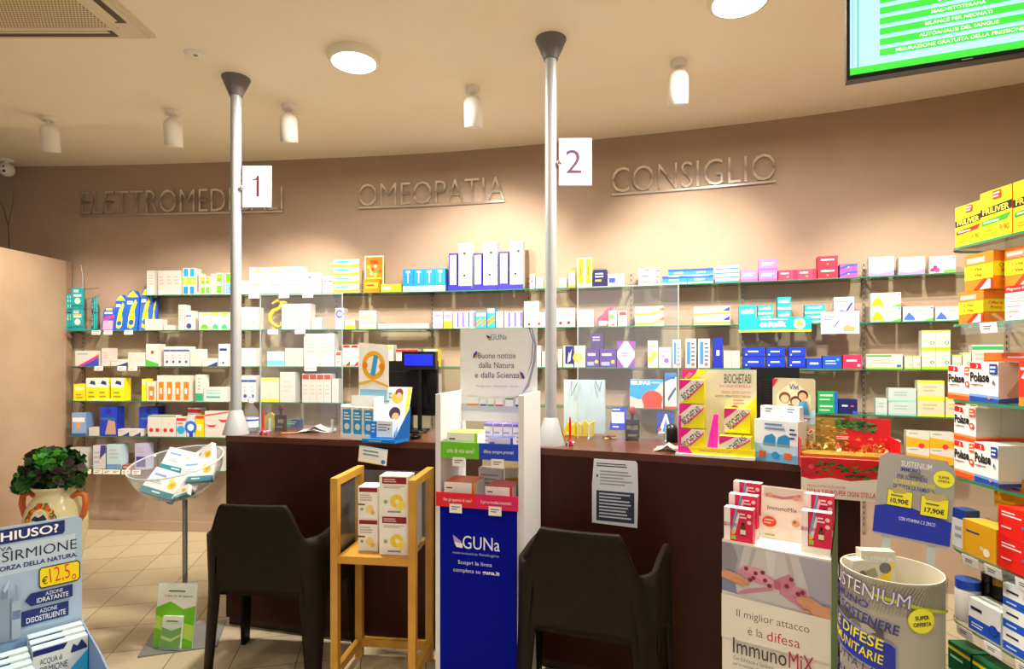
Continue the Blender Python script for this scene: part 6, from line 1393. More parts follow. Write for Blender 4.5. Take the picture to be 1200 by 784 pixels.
# ------------------------------------------------------------------ cardboard floor display with sash photograph
yawI = math.radians(-34); iw = .365
i0 = Vector((.802, 2.215, 0))
r = root('syrup_display', 'white cardboard floor display with picture of hands tying a pink sash', 'display stand', i0, yawI)
zi = .895
cb = mat('#e9e3d8', .45); grn = mat('#1f7a3c', .4)
mb = MB(); mb.box(0, iw, 0.002, .26, 0, zi, cb); mb.add([(iw+.0005, .0, 0), (iw+.0005, .26, 0), (iw+.0005, .26, zi+.16), (iw+.0005, .02, zi)], [(0, 1, 2, 3)], grn); mb.add([(iw-.003, .0, zi), (iw-.003, .02, zi), (iw-.003, .26, zi+.16), (iw-.003, .26, zi)], [(3, 2, 1, 0)], grn)
mb.add([(-.003, .02, zi), (-.003, .26, zi), (-.003, .26, zi+.16)], [(0, 1, 2), (2, 1, 0)], cb); mb.build('body', r)
mb = MB()
SK = '#d89a78'
mb.add([(0, 0, 0), (iw, 0, 0), (iw, 0, zi-.012), (0, 0, zi+.012)], [(0, 1, 2, 3)], cb)
def zp(z): return z/zi
def mv(v): return zp(.695)+(v-.635)*(1-zp(.695))/(1-.635)
ops = [('p', '#a9a7b4', [(0, .665), (1, .605), (1, .985), (0, 1)]),            # dress background
 ('p', '#c9c4c4', [(.12, .66), (.85, .615), (.80, .80), (.72, .985), (.22, .995), (.16, .82)]),
 ('p', '#b7b1b2', [(.3, .99), (.34, .99), (.27, .83), (.24, .83)]), ('p', '#b7b1b2', [(.6, .985), (.64, .985), (.70, .80), (.66, .80)]), ('p', '#d6d2d0', [(.42, .99), (.52, .985), (.5, .83), (.45, .83)]),
 ('p', '#7f86a8', [(0, .665), (.15, .66), (.13, .74), (0, .78)]), ('p', '#8f96b4', [(.86, .61), (1, .605), (1, .72), (.84, .70)]), ('p', '#8f8a98', [(0, .82), (.12, .8), (.16, .9), (.1, 1), (0, 1)]),
 ('p', '#d08aa0', [(.14, .815), (.25, .865), (.52, .805), (.8, .78), (.8, .715), (.52, .75), (.28, .765), (.2, .79)]),
 ('p', '#c77a94', [(.50, .80), (.64, .86), (.70, .80), (.62, .745), (.53, .755)]), ('p', '#dd9db0', [(.50, .79), (.36, .86), (.22, .865), (.18, .84), (.34, .80), (.46, .76)]), ('p', '#c98298', [(.54, .76), (.60, .76), (.86, .655), (.92, .61), (.84, .62), (.56, .72)]), ('p', '#c98298', [(.50, .76), (.54, .77), (.22, .70), (.14, .66), (.22, .67), (.5, .735)]), ('p', '#b8647e', [(.50, .80), (.56, .805), (.565, .745), (.51, .745)])]
for (u, v) in ((.24, .845), (.33, .825), (.31, .79), (.42, .79), (.46, .76), (.62, .78), (.66, .83), (.72, .745), (.76, .76), (.80, .68), (.40, .84), (.28, .775)): ops.append(('c', '#8c2438', u, v, .0085))
# hands
def fing(pts, w): 
    out = []; 
    for s in (1, -1):
        seq = pts if s == 1 else pts[::-1]
        for i, (u, v) in enumerate(seq): out.append((u, v+s*w*(.7 if (i == len(seq)-1 and s == 1) or (i == 0 and s == -1) else 1)))
    return out
ops += [('p', '#c98c6c', [(0, .80), (.06, .815), (.13, .80), (.22, .775), (.28, .755), (.27, .735), (.2, .73), (.12, .735), (.06, .745), (0, .755)]), ('p', SK, [(.0, .795), (.07, .81), (.17, .795), (.25, .765), (.2, .745), (.1, .75), (0, .765)])]
for k in range(4): ops.append(('p', [SK, '#cf9070'][k % 2], fing([(.12, .785-.014*k), (.19, .775-.014*k), (.255-.012*k, .760-.014*k)], .0075)))
ops += [('p', SK, [(1, .70), (.94, .70), (.84, .735), (.76, .735), (.70, .715), (.72, .69), (.8, .665), (.86, .63), (.93, .61), (1, .61)])]
for k in range(4): ops.append(('p', ['#cf9070', SK][k % 2], fing([(.86-.012*k, .715-.024*k), (.79, .725-.026*k), (.715+.02*k, .725-.03*k)], .0085)))
ops = [(o[:2]+([(u, mv(v)) for u, v in o[2]],) if o[0] == 'p' else (o[0], o[1], o[2], mv(o[3]), o[4])) for o in ops]
ops += [('p', '#e9e3d8', [(0, zp(.700)), (1, zp(.690)), (1, .6), (0, .6)]),
 ('t', '#3a2c34', 'Il miglior attacco', .15, zp(.618), .82, zp(.654), -.01), ('t', '#3a2c34', '\u00e8 la', .26, zp(.568), .40, zp(.598), -.01), ('t', '#c0184c', 'difesa', .44, zp(.564), .74, zp(.600), -.005),
 ('t', '#3a2c34', 'Immuno', .115, zp(.487), .62, zp(.545), .0), ('t', '#b0184c', 'MiX', .64, zp(.487), .86, zp(.545), .0), ('t', '#b0184c', 'PLUS', .75, zp(.462), .87, zp(.477), .0),
 ('t', '#6a6060', 'Con Echinacea e Sambuco', .12, zp(.463), .50, zp(.477), 0), ('t', '#6a6060', "per la naturale difesa dell'organismo", .12, zp(.440), .62, zp(.454), 0)]
mb.paint(lambda u, v, l: (u, -l, v), iw, zi, ops, step=.0002); mb.build('front_panel', r)
# centre card
mb = MB(); mb.M = Matrix.Translation((.11, .14, zi)) @ Matrix.Rotation(math.radians(-8), 4, 'X'); mb.box(0, .155, 0, .003, 0, .20, mat('#eee4d2', .45))
mb.paint(lambda u, v, l: (u, -l, v), .155, .20, [('r', '#d8c8b8', .05, .78, .95, .97), ('p', '#c87a8a', [(.1, .86), (.5, .82), (.9, .9), (.9, .84), (.5, .77), (.1, .8)]), ('c', '#d8a080', .2, .83, .05), ('c', '#d8a080', .8, .82, .05), ('t', '#6a5058', 'ImmunoMix', .15, .55, .82, .63, 0), ('c', '#e8501c', .2, .32, .13, .10), ('l', '#f8e0c8', .08, .27, .32, .38, 2), ('c', '#d8a878', .8, .35, .07), ('c', '#a84a3c', .78, .37, .025), ('l', '#8ac03a', .1, .05, .35, .1, 1)])
mb.build('centre_card', r)
I_ = Fl(); I_.M0 = Matrix.Translation(i0) @ Matrix.Rotation(yawI, 4, 'Z'); I_.yaw = yawI
CRm = '#d8184c'
pops = [('r', '#f2e6e2', 0, 0, .22, 1), ('p', '#5aa8d8', [(.24, .3), (.42, 1), (.48, 1), (.32, .3)]), ('p', '#e8d2dc', [(.26, .2), (.5, .9), (.55, .8), (.4, .25)]), ('r', '#f0b83c', .27, .2, .37, .34), ('r', '#8ac83a', .26, .06, .42, .18), ('r', '#6a3420', .58, .2, .76, .5), ('r', '#e8d8b8', .58, .24, .76, .38), ('r', '#2a1c1c', .62, .5, .72, .6), ('c', '#f2c6cc', .88, .62, .06), ('c', '#f2c6cc', .88, .82, .06), ('l', '#f8dce0', .55, .7, .8, .9, 2), ('t', '#b0305c', 'Immuno', .04, .2, .18, .8, 0, 90)]
for j in range(3):
    in_display(.052+.0*j, .03+.075*j, zi+.001, .105, .04, .125+.0*j, CRm, pops, f"pink and white syrup box, {ORD[j]} from the front in the left row", 'pink syrup boxes on the cardboard display', '#f0e8e4', fl=I_)
    o_ = bpy.data.objects['medicine_box' if False else [o.name for o in COL.objects if o.name.startswith('medicine_box')][-1]]
    o_.location.z += .036*j
    if j: 
        mb = MB(); mb.box(.0, .105, .03+.075*j-.004, .03+.075*j+.042, zi, zi+.036*j, cb); mb.build('riser', r)
for j in range(2):
    in_display(.315, .045+.085*j, zi+.001+.022, .095, .04, .125, CRm, pops, f"pink and white syrup box, {['front', 'rear'][j]} one in the right row", 'pink syrup boxes on the cardboard display', '#f0e8e4', fl=I_)
    o_ = [o for o in COL.objects if o.name.startswith('medicine_box')][-1]; o_.location.z += .045*j
    mb = MB(); mb.box(.265, iw-.004, .045+.085*j-.004, .045+.085*j+.042, zi, zi+.022+.045*j, cb); mb.build('riser', r)

# ------------------------------------------------------------------ festive charity box on a clear stand
yawC = math.atan2(-.36, .93)
A = Vector((1.213, 2.44, 0)); zc = CT+.001
r = root('charity_box', 'festive red and gold charity box with fir garland above the syrup display', 'box', A+Vector((0, 0, zc)), yawC)
wC = .36; RD = '#d8141c'
mb = MB(); mb.box(0, wC, 0, .17, 0, .004, mat(RD, .4)); mb.box(0, .003, 0.003, .17, .004, .12, mat(RD, .4)); mb.box(wC-.003, wC, 0.003, .17, .004, .125, mat(RD, .4)); mb.box(.003, wC-.003, .167, .17, .004, .12, mat(RD, .4)); mb.build('tray', r)
mb = MB(); h1 = .165; SK0 = -.115; mb.box(0, wC, -.028, -.025, SK0, SK0+h1, mat('#eee6dc', .45))
rr2 = random.Random(5); ops = [('r', RD, 0, .45, 1, 1), ('p', '#eee6dc', [(.0, .5), (.1, .45), (.3, .52), (.5, .46), (.75, .55), (1, .48), (1, .3), (0, .3)])]
for q in range(70):
    u = rr2.uniform(.12, .98); v = .72+.06*math.sin(u*9)+rr2.uniform(-.13, .13); t = rr2.uniform(-.6, .6)
    ops.append(('p', ['#1f6a2c', '#2f8a3a', '#14421c', '#8a6a2c'][q % 4], [(u, v), (u+.035, v+.05*t+.03), (u+.07, v+.1*t), (u+.03, v+.02*t-.03)]))
ops += [('c', '#c81420', .08, .72, .16), ('c', '#e8483c', .1, .78, .06), ('t', '#c8241c', 'REGALA STELLE DI SICUR.', .06, .28, .45, .33, 0), ('t', '#c8241c', 'DONA 2 EURO PER OGNI STELLA', .06, .10, .74, .22, .01), ('t', '#c8241c', 'STELLE SOLIDALI', .78, .02, .96, .07, 0)]
mb.box(0, wC, -.025, 0.003, .046, .049, mat(RD, .4)); mb.paint(lambda u, v, l: (u, -.028-l, SK0+v), wC, h1, ops, step=.00012); mb.build('front_panel', r)
mb = MB(); mb.M = Matrix.Translation((0, .15, 0)) @ Matrix.Rotation(math.radians(-8), 4, 'X'); h2 = .20; mb.box(.01, wC, 0, .003, .004, h2, mat(RD, .4))
ops = [('r', '#a8842c', 0, .1, .5, 1)]
for q in range(150):
    u = rr2.uniform(.0, .5); v = rr2.uniform(.3, .97); s = rr2.uniform(.02, .05); ops.append(('p', ['#d8a83c', '#8a6a2c', '#e8cc6a', '#6a7a2c', '#c88a2c'][q % 5], [(u, v), (u+s, v+s*.7), (u+s*1.6, v-s*.4)]))
for q in range(60):
    u = rr2.uniform(.38, .8); v = .9-.35*(u-.38)+rr2.uniform(-.08, .12); t = rr2.uniform(-.6, .6); v = min(v, .95)
    ops.append(('p', ['#1f6a2c', '#2f8a3a', '#14421c'][q % 3], [(u, v), (u+.03, v+.04), (u+.07, v+.05*t), (u+.03, v-.03)]))
for q in range(25):
    u = rr2.uniform(.6, .95); v = rr2.uniform(.15, .6); s = rr2.uniform(.02, .05); ops.append(('p', ['#e8542c', '#f0843c', '#b8141c'][q % 3], [(u, v), (u+s, v+s), (u+s*1.4, v-s*.5)]))
ops += [('p', '#e8d8d0', [(.08, .62), (.13, .72), (.17, .70), (.12, .6)]), ('p', '#c81c24', [(.09, .63), (.13, .70), (.155, .69), (.12, .62)]), ('r', '#d8242c', .4, .5, .56, .62), ('l', '#f6e0d8', .41, .52, .55, .6, 2)]
mb.paint(lambda u, v, l: (.01+u, -l, .004+v), wC-.01, h2-.004, ops, step=.0001); mb.build('lid_panel', r)
rr3 = random.Random(8)
mb = MB()
for q in range(60):
    x, y, z = rr3.uniform(.02, .33), rr3.uniform(.02, .11), rr3.uniform(.06, .09)
    s = .02; aq = rr3.uniform(0, 6)
    mb.add([(x, y, z), (x+s*math.cos(aq), y+s*math.sin(aq), z+.012), (x+s*.6*math.cos(aq+1), y+s*.6*math.sin(aq+1), z+.02)], [(0, 1, 2), (2, 1, 0)], [mat('#d8a83c', .3, .6), mat('#e8cc8a', .3, .5), mat('#c8442c', .4), mat('#a87a2c', .3, .6)][q % 4])
mb.box(.006, wC-.006, .006, .125, .005, .06, mat('#a8842c', .5)); tag(mb.build('foil_wrapped_sweets', None, A+Vector((0, 0, zc)), yawC), 'gold foil wrapped sweets filling the festive red box', 'sweets', kind='stuff')

# ------------------------------------------------------------------ round grey vitamin bin with header card
bc = Vector((1.175, 1.80, 0)); Rb = .137; zb = .945
r = root('round_bin', 'round silver cardboard bin with purple and blue vitamin lettering, bottom right', 'display bin', bc)
sil = mat('#b5b0a6', .35, .15)
mb = MB(); n = 64
mb.lathe([(Rb, 0), (Rb, zb)], sil, n, cap=False); mb.lathe([(Rb-.004, zb), (Rb-.004, .55)], mat('#ddd4c0', .5), n, cap=False); mb.lathe([(Rb-.004, zb), (Rb, zb)], mat('#e6dcc6', .5), n, cap=False); mb.lathe([(0, .56), (Rb-.004, .56)], mat('#ddd4c0', .5), n, cap=False)
mb.build('drum', r)
th0 = math.atan2(-bc.y, -bc.x)       # towards the viewer
def wrapb(u, v, l):
    t = th0+u/Rb; return ((Rb+l+.0005)*math.cos(t), (Rb+l+.0005)*math.sin(t), v)
Wf = .42   # unrolled width centred on the viewer side
fnb = lambda u, v, l: wrapb(u-Wf/2, v, l)
mb = MB()
sl_ = -.10
ops = []
for q in range(46):    # fine radiating arcs
    u = q/46
    ops.append(('p', '#9c9782', [(u, .90), (u+.006, .90), (u+.045, .955), (u+.10, .995), (u+.085, .995), (u+.035, .955)]))
def zq(z): return z/zb
ops += [('p', '#b8c82c', [(.36, zq(.898)), (.55, zq(.885)), (.75, zq(.868)), (1.0, zq(.845)), (1.0, zq(.852)), (.75, zq(.878)), (.55, zq(.897)), (.36, zq(.906))])]
SL = -5
def tt(c, t, u0, z0, u1, z1, b_, rot): return ('t', c, t, u0, zq(z0), u1, zq(z1), b_, rot)
ops += [tt('#6c6a9a', 'SUSTENIUM', .0, .884, .615, .930, .012, SL), tt('#e4e0ee', 'SUSTENIUM', .005, .887, .61, .927, -.01, SL), tt('#343a94', 'IMMUNO', .0, .858, .37, .880, .015, SL), tt('#3a4288', 'PER SOSTENERE', .0, .812, .55, .842, .02, SL-4),
 ('p', '#55544e', [(.10, zq(.770)), (.46, zq(.748)), (.46, zq(.800)), (.10, zq(.826))]), ('p', '#a8a69a', [(.2, zq(.785)), (.32, zq(.77)), (.42, zq(.79)), (.36, zq(.805)), (.24, zq(.80))]), ('c', '#75746c', .28, zq(.79), .018),
 ('p', '#8a8fb0', [(.0, zq(.705)), (.50, zq(.672)), (.535, zq(.682)), (.535, zq(.762)), (.50, zq(.772)), (.0, zq(.812))]), ('p', '#2434a8', [(.0, zq(.710)), (.497, zq(.678)), (.527, zq(.687)), (.527, zq(.757)), (.497, zq(.766)), (.0, zq(.806))]),
 tt('#f0e41c', 'LE DIFESE', .03, .752, .46, .784, .015, SL-2), tt('#f0e41c', 'IMMUNITARIE', .0, .712, .46, .740, .01, SL-2), tt('#3a4288', 'DI TUTTA LA', -.05, .668, .42, .694, .005, SL-2), tt('#3a4288', 'FAMIGLIA', .06, .61, .46, .64, .01, SL), ('r', '#2434a8', .0, 0, 1, .30), ('r', '#b8c82c', 0, .30, 1, .31),
 ('c', '#e8dc1c', .68, zq(.845), .038), ('c', '#f4ee3a', .68, zq(.845), .036), tt('#3c3a2c', 'SUPER', .635, .848, .725, .860, .03, 6), tt('#3c3a2c', 'OFFERTA', .625, .829, .74, .841, .03, 6)]
# long polygons subdivided by clipping into strips so that they follow the drum
def strip_poly(P, n=14):
    us = [p_[0] for p_ in P]; u0, u1 = min(us), max(us); out = []
    if u1-u0 < .05: return [P]
    k = max(2, int((u1-u0)/.014))
    def clip(poly, uc, keep_hi):
        res = []
        for i in range(len(poly)):
            a_, b_ = poly[i], poly[(i+1) % len(poly)]; ia = (a_[0] >= uc) == keep_hi or a_[0] == uc; ib = (b_[0] >= uc) == keep_hi or b_[0] == uc
            if ia: res.append(a_)
            if ia != ib and b_[0] != a_[0]:
                t = (uc-a_[0])/(b_[0]-a_[0]); res.append((uc, a_[1]+(b_[1]-a_[1])*t))
        return res
    for i in range(k):
        a_, b_ = u0+(u1-u0)*i/k, u0+(u1-u0)*(i+1)/k; q = clip(clip(P, a_, True), b_, False)
        if len(q) > 2: out.append(q)
    return out
for i, op in enumerate(ops):
    if op[0] == 'c':
        rr_ = op[4]*zb/Wf; op = ('p', op[1], [(op[2]+rr_*math.cos(2*math.pi*j/28), op[3]+op[4]*math.sin(2*math.pi*j/28)) for j in range(28)])
    if op[0] == 'r': op = ('p', op[1], [(op[2], op[3]), (op[4], op[3]), (op[4], op[5]), (op[2], op[5])])
    if op[0] == 'p':
        for q in strip_poly(op[2]): mb.paint(fnb, Wf, zb, [('p', op[1], q)], base=i*.5+1, step=.0002)
    else: mb.paint(fnb, Wf, zb, [op], base=i*.5+5, step=.0002)
mb.build('print', r)
# header card
def hcard(x0, x1, y0, y1, Y): pass
hl = at(1022, 625, 1.97); hr = at(1113, 660, 1.86); t = hr-hl; t.z = 0; yawH = math.atan2(t.y, t.x); wh_ = t.length
hz = .50
h_ = .335
def hfn(u, v, l):
    s = math.tan(math.radians(9)); return (u+ .05*v, -l+.10*v*0+ .25*v, v-.16*u)
q0 = Vector((hl.x, hl.y, hl.z))
mb = MB(); lean = Matrix.Rotation(math.radians(-13), 4, 'X') @ Matrix.Rotation(math.radians(5), 4, 'Y'); mb.M = lean
wh_ *= 1.0; HH = .28
mb.plate([(0, .008), (.01, 0), (wh_-.01, -.0), (wh_, .01), (wh_, HH-.03), (wh_-.03, HH), (.02, HH), (0, HH-.02)], 0, .004, mat('#a8a49a', .35, .2))
mb.paint(lambda u, v, l: (u, -l, v), wh_, HH, [('p', '#1c2cae', [(0, .03), (1, .03), (1, .30), (.62, .36), (.32, .42), (0, .34)]), ('t', '#eae6f0', 'SUSTENIUM', .30, .86, .70, .93, .01), ('t', '#343a94', 'IMMUNO', .30, .80, .56, .85, .03), ('p', '#75746a', [(.4, .78), (.5, .82), (.62, .78), (.55, .74), (.44, .74)]),
 ('t', '#3a4288', 'PER SOSTENERE', .26, .71, .66, .76, .01), ('t', '#e8dc2a', 'LE DIFESE IMMUNITARIE', .22, .65, .76, .70, .01), ('t', '#3a4288', 'DI TUTTA LA FAMIGLIA', .22, .59, .76, .64, .01), ('c', '#f4ee2a', .86, .78, .10), ('t', '#3c3a2c', 'SUPER', .79, .785, .93, .815, .02), ('t', '#3c3a2c', 'OFFERTA', .785, .74, .935, .77, .02),
 ('r', '#1c1c1c', .155, .375, .485, .565), ('r', '#f2e61c', .16, .38, .48, .56), ('p', '#b8a86a', [(.2, .56), (.3, .62), (.42, .58), (.4, .54), (.24, .52)]), ('t', '#1c1c2c', '10,90\u20ac', .20, .40, .44, .47, .03), ('l', '#6a6a3a', .2, .48, .44, .52, 1),
 ('r', '#1c1c1c', .595, .325, .945, .555), ('r', '#f2e61c', .60, .33, .94, .55), ('p', '#b8a86a', [(.62, .56), (.72, .62), (.78, .58), (.88, .62), (.93, .55), (.8, .51), (.66, .51)]), ('t', '#1c1c2c', '17,90\u20ac', .65, .36, .90, .43, .03), ('l', '#6a6a3a', .66, .45, .9, .49, 1),
 ('t', '#e8ecf8', 'CON VITAMINA C E ZINCO', .33, .22, .80, .26, 0)], step=.0003)
o = mb.build('header_card', r); o.location = q0-bc; o.rotation_euler.z = yawH
mb = MB(); mb.M = lean
for u in (.2, .78): mb.box(wh_*u-.012, wh_*u+.012, .005, .007, -.22, .2, ACRYE)
o = mb.build('clear_strip', r); o.location = q0-bc; o.rotation_euler.z = yawH
# boxes inside the bin
for j, (x, y, yw, lab, w, h) in enumerate([(-.02, .03, .1, 'silver and yellow vitamin box standing in the round bin', .10, .425), (-.085, .02, .5, 'cream vitamin box half hidden in the round bin', .05, .40)]):
    mb = MB(); mb.box(-w/2, w/2, 0, .04, 0, h, mat('#cfc9b8', .35)); mb.paint(lambda u, v, l: (u-w/2, -l, v), w, h, [('t', '#e8e4ee', 'SUSTENIUM', .1, .92, .9, .96, .02), ('p', '#e8c81c', [(.3, .7), (.85, .8), (.95, .92), (.88, .93), (.7, .84), (.3, .76)]), ('p', '#9a9484', [(.05, .84), (.4, .88), (.5, .82), (.2, .78)]), ('c', '#6a6a70', .7, .88, .04)])
    tag(mb.build('medicine_box', None, bc+Vector((x, y, .5605)), yw-.25), lab, 'medicine box')

# ------------------------------------------------------------------ right-hand glass shelf unit, near the viewer
GX = 1.845; GZ = [H+.455, H+.135, H-.18, H-.50, H-.80, H-1.10, H-1.40]
gn = ['top', 'second', 'third', 'fourth', 'fifth', 'sixth', 'lowest']
for k, z in enumerate(GZ):
    pts = [(GX, .5), (GX, 2.38)]+[(GX+.10-.10*math.cos(t), 2.38+.12*math.sin(t)) for t in np.linspace(.15, math.pi/2, 8)]+[(2.2, 2.50), (2.2, .5)]
    if k > 3: pts = [(x+.0, y) for x, y in pts]
    mb = MB(); mb.prism([(x-GX, y-1.5) for x, y in pts], z-.010, z, GLASS, side=GEDGE)
    tag(mb.build('glass_shelf', None, (GX, 1.5, 0)), f"{gn[k]} curved-end glass shelf of the near right unit", 'shelf', 'glass shelves of the near right unit')
r = root('shelf_post', 'metal posts carrying the near right glass shelves at the wall', 'shelf post', (2.215, 1.5, 0))
for y in (-.8, .0, .7):
    mb = MB(); mb.box(-.012, .012, y-.015, y+.015, 0, 2.3, STEEL); mb.build('post', r)
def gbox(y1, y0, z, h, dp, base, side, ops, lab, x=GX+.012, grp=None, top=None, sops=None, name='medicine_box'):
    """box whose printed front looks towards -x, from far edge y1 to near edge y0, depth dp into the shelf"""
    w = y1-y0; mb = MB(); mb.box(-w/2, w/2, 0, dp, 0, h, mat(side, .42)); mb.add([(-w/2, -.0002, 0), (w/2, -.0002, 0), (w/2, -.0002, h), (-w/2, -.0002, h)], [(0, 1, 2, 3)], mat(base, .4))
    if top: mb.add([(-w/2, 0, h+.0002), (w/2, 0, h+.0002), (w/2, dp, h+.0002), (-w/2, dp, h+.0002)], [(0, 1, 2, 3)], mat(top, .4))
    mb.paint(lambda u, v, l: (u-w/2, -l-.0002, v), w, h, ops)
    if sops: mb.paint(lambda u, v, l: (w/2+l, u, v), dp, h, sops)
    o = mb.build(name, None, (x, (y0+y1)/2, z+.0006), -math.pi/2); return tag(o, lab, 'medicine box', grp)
YL, OR_ = '#f2e61c', '#ec6a14'
fops = lambda t2c: [('p', '#231c14', [(0, .50), (1, .52), (1, .70), (0, .66)]), ('t', '#f2e04a', 'FRILIVER', .08, .535, .92, .655, .02), ('p', t2c, [(.05, .30), (.85, .34), (.98, .46), (.05, .40)]), ('l', '#f6f0d8', .12, .33, .7, .40, 1), ('t', '#e85a1c', '9,90', .62, .10, .92, .26, .01), ('l', '#e89a1c', .1, .1, .55, .22, 2), ('r', '#e8301c', .42, .80, .68, .97), ('l', '#f8e0d0', .45, .82, .65, .95, 2)]
gbox(2.44, 2.305, GZ[0], .168, .09, YL, OR_, fops('#c8241c'), 'yellow sports supplement box with red strip, top near shelf', x=GX+.02, grp='yellow boxes on the top near shelf', top=OR_)
gbox(2.30, 2.155, GZ[0], .188, .09, YL, OR_, fops('#2a9a2c'), 'yellow sports supplement box with green strip, top near shelf', x=GX+.012, grp='yellow boxes on the top near shelf')
gbox(2.15, 2.00, GZ[0], .188, .09, YL, OR_, fops('#2a9a2c'), 'yellow sports supplement box cut by the right edge of the photo', x=GX+.012, grp='yellow boxes on the top near shelf')
vops = [('r', '#ec7a1c', 0, 0, 1, 1), ('r', '#c8a48a', .06, .74, .72, .9), ('l', '#f2f0ea', .08, .76, .7, .88, 1), ('r', YL, 0, .30, 1, .68), ('t', '#d8301c', '1 Viva', .25, .52, .62, .62, .03), ('t', '#d8301c', '1 Viva', .25, .36, .62, .46, .03), ('p', '#e8301c', [(.3, 0), (.45, 0), (.8, .28), (.65, .28)]), ('p', '#f4f0ea', [(.55, .02), (.92, .02), (.92, .26), (.85, .26)]), ('r', '#d8301c', .92, 0, 1, .28)]
vside = [('r', YL, .0, .34, 1, .72), ('t', '#e8301c', 'Offerta', .2, .56, .85, .66, .02), ('t', '#e8301c', 'Promo', .3, .42, .8, .52, .02), ('p', '#f2d29a', [(.3, .25), (.5, .28), (.95, .03), (.8, .0)])]
gbox(2.41, 2.285, GZ[1], .128, .09, '#ec7a1c', '#f0861c', vops, 'lower orange and yellow vitamin C box on the second near shelf', grp='orange boxes on the second near shelf', sops=vside, top='#e85a1c')
gbox(2.385, 2.245, GZ[1]+.1295, .148, .105, '#ec7a1c', '#f0861c', vops, 'upper orange and yellow vitamin C box, standing on the lower one', grp='orange boxes on the second near shelf', sops=vside, top='#e85a1c', x=GX+.018)
gbox(2.23, 2.10, GZ[1]+.1295, .148, .10, '#e8641c', '#ec7a1c', vops, 'orange vitamin C box beside the upper one, cut by the photo edge', grp='orange boxes on the second near shelf', x=GX+.05, sops=vside)
gbox(2.185, 1.985, GZ[1], .128, .08, '#f0ebe2', '#f0ebe2', [('r', '#cc1420', 0, .8, 1, 1), ('t', '#f6e6e0', 'Magnesio & Potassio', .04, .85, .7, .95, 0), ('l', '#b8b0a8', .1, .5, .9, .75, 3), ('l', '#c84a3c', .04, .38, .4, .42, 1), ('c', '#e08a4a', .12, .12, .03), ('l', '#b8b0a8', .04, .22, .4, .3, 1)], 'white mineral supplement box with red header on the second near shelf')
def pol(blue=False): return [('p', '#d8e0ea' if blue else '#e8e2dc', [(0, 0), (1, 0), (1, .2), (0, .2)]), ('p', '#1b4aa8' if blue else '#f0561c', [(0, 0), (1, 0), (1, .10), (0, .14)]), ('p', '#6f9ee0' if blue else '#f4905c', [(0, .14), (1, .10), (1, .17), (0, .20)]), ('p', '#e01c24', [(.02, .84), (.45, .82), (.40, .97), (.02, .99)]), ('t', '#ffffff', '3', .25, .85, .31, .94, .02), ('t', '#17171c', 'Polase', .04, .50, .70, .75, .03), ('l', '#6a6a78', .06, .40, .6, .46, 1), ('c', '#d8202c', .22, .43, .025)] + ([('r', '#1b3f9a', .72, .70, .98, .96), ('l', '#e8ecf6', .75, .73, .95, .92, 2), ('c', '#e8901c', .72, .12, .04), ('p', '#4a5a8a', [(.82, .5), (.86, .58), (.9, .5), (.86, .42)])] if blue else [('r', '#ee5a1c', .72, .74, .98, .97), ('l', '#f8e0d0', .75, .77, .95, .93, 2), ('c', '#e8401c', .84, .47, .09), ('c', '#f8e8e0', .84, .47, .04)])
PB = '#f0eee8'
sgO = [('p', '#e8541c', [(0, 0), (1, 0), (1, .13), (0, .13)]), ('p', '#f29a6a', [(0, .13), (1, .13), (1, .19), (0, .17)])]
sgB = [('p', '#2a4a9a', [(0, 0), (1, 0), (1, .16), (0, .10)]), ('p', '#c8a08a', [(.3, .2), (1, .75), (1, .16), (.4, .13)])]
gbox(2.495, 2.365, GZ[2], .142, .09, PB, '#ece4da', pol(), 'white and orange mineral box at the far end of the third near shelf', top='#e8e0d4', sops=sgO, x=GX+.03)
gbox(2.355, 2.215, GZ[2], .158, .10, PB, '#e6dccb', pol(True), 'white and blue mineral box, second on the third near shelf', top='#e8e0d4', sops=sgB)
gbox(2.125, 1.98, GZ[2], .165, .07, '#e8301c', '#e8401c', [('t', '#ffffff', '7', .05, .6, .3, .85, .03), ('r', '#f08a2c', 0, 0, .6, .2)], 'red-orange box with big digit at the right photo edge, third near shelf')
gbox(2.33, 2.05, GZ[2]+.16, .035, .09, '#b8481c', '#8a2c20', [('r', '#d8601c', 0, .2, .3, 1), ('l', '#d8a0b8', .4, .3, .8, .7, 1)], 'brick red flat box lying above the second mineral box', x=GX+.05, name='medicine_box')
o = [o for o in COL.objects if o.name.startswith('medicine_box')][-1]
for k in range(3):
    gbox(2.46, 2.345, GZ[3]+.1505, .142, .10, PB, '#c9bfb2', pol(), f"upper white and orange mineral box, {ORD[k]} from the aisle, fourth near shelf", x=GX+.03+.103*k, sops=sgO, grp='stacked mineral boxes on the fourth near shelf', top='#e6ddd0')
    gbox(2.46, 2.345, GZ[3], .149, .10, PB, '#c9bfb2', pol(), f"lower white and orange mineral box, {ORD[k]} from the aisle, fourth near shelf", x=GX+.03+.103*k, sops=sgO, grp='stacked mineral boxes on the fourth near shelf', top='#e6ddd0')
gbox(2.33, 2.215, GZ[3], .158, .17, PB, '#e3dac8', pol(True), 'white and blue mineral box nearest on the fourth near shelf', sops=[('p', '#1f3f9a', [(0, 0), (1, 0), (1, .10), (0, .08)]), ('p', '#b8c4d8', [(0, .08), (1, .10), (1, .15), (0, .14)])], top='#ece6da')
gbox(2.47, 2.30, GZ[3]+.293, .014, .20, '#f0e8e0', '#e8e0d8', [('r', '#d8202c', .0, .2, .35, .9), ('l', '#c85a4a', .5, .2, .7, .8, 1)], 'flat white leaflet box with red end lying on the mineral boxes', x=GX+.04)
TB = [('t', '#f6ead0', 'B-Totali' if False else 'b-total', .1, .6, .6, .74, .02)]
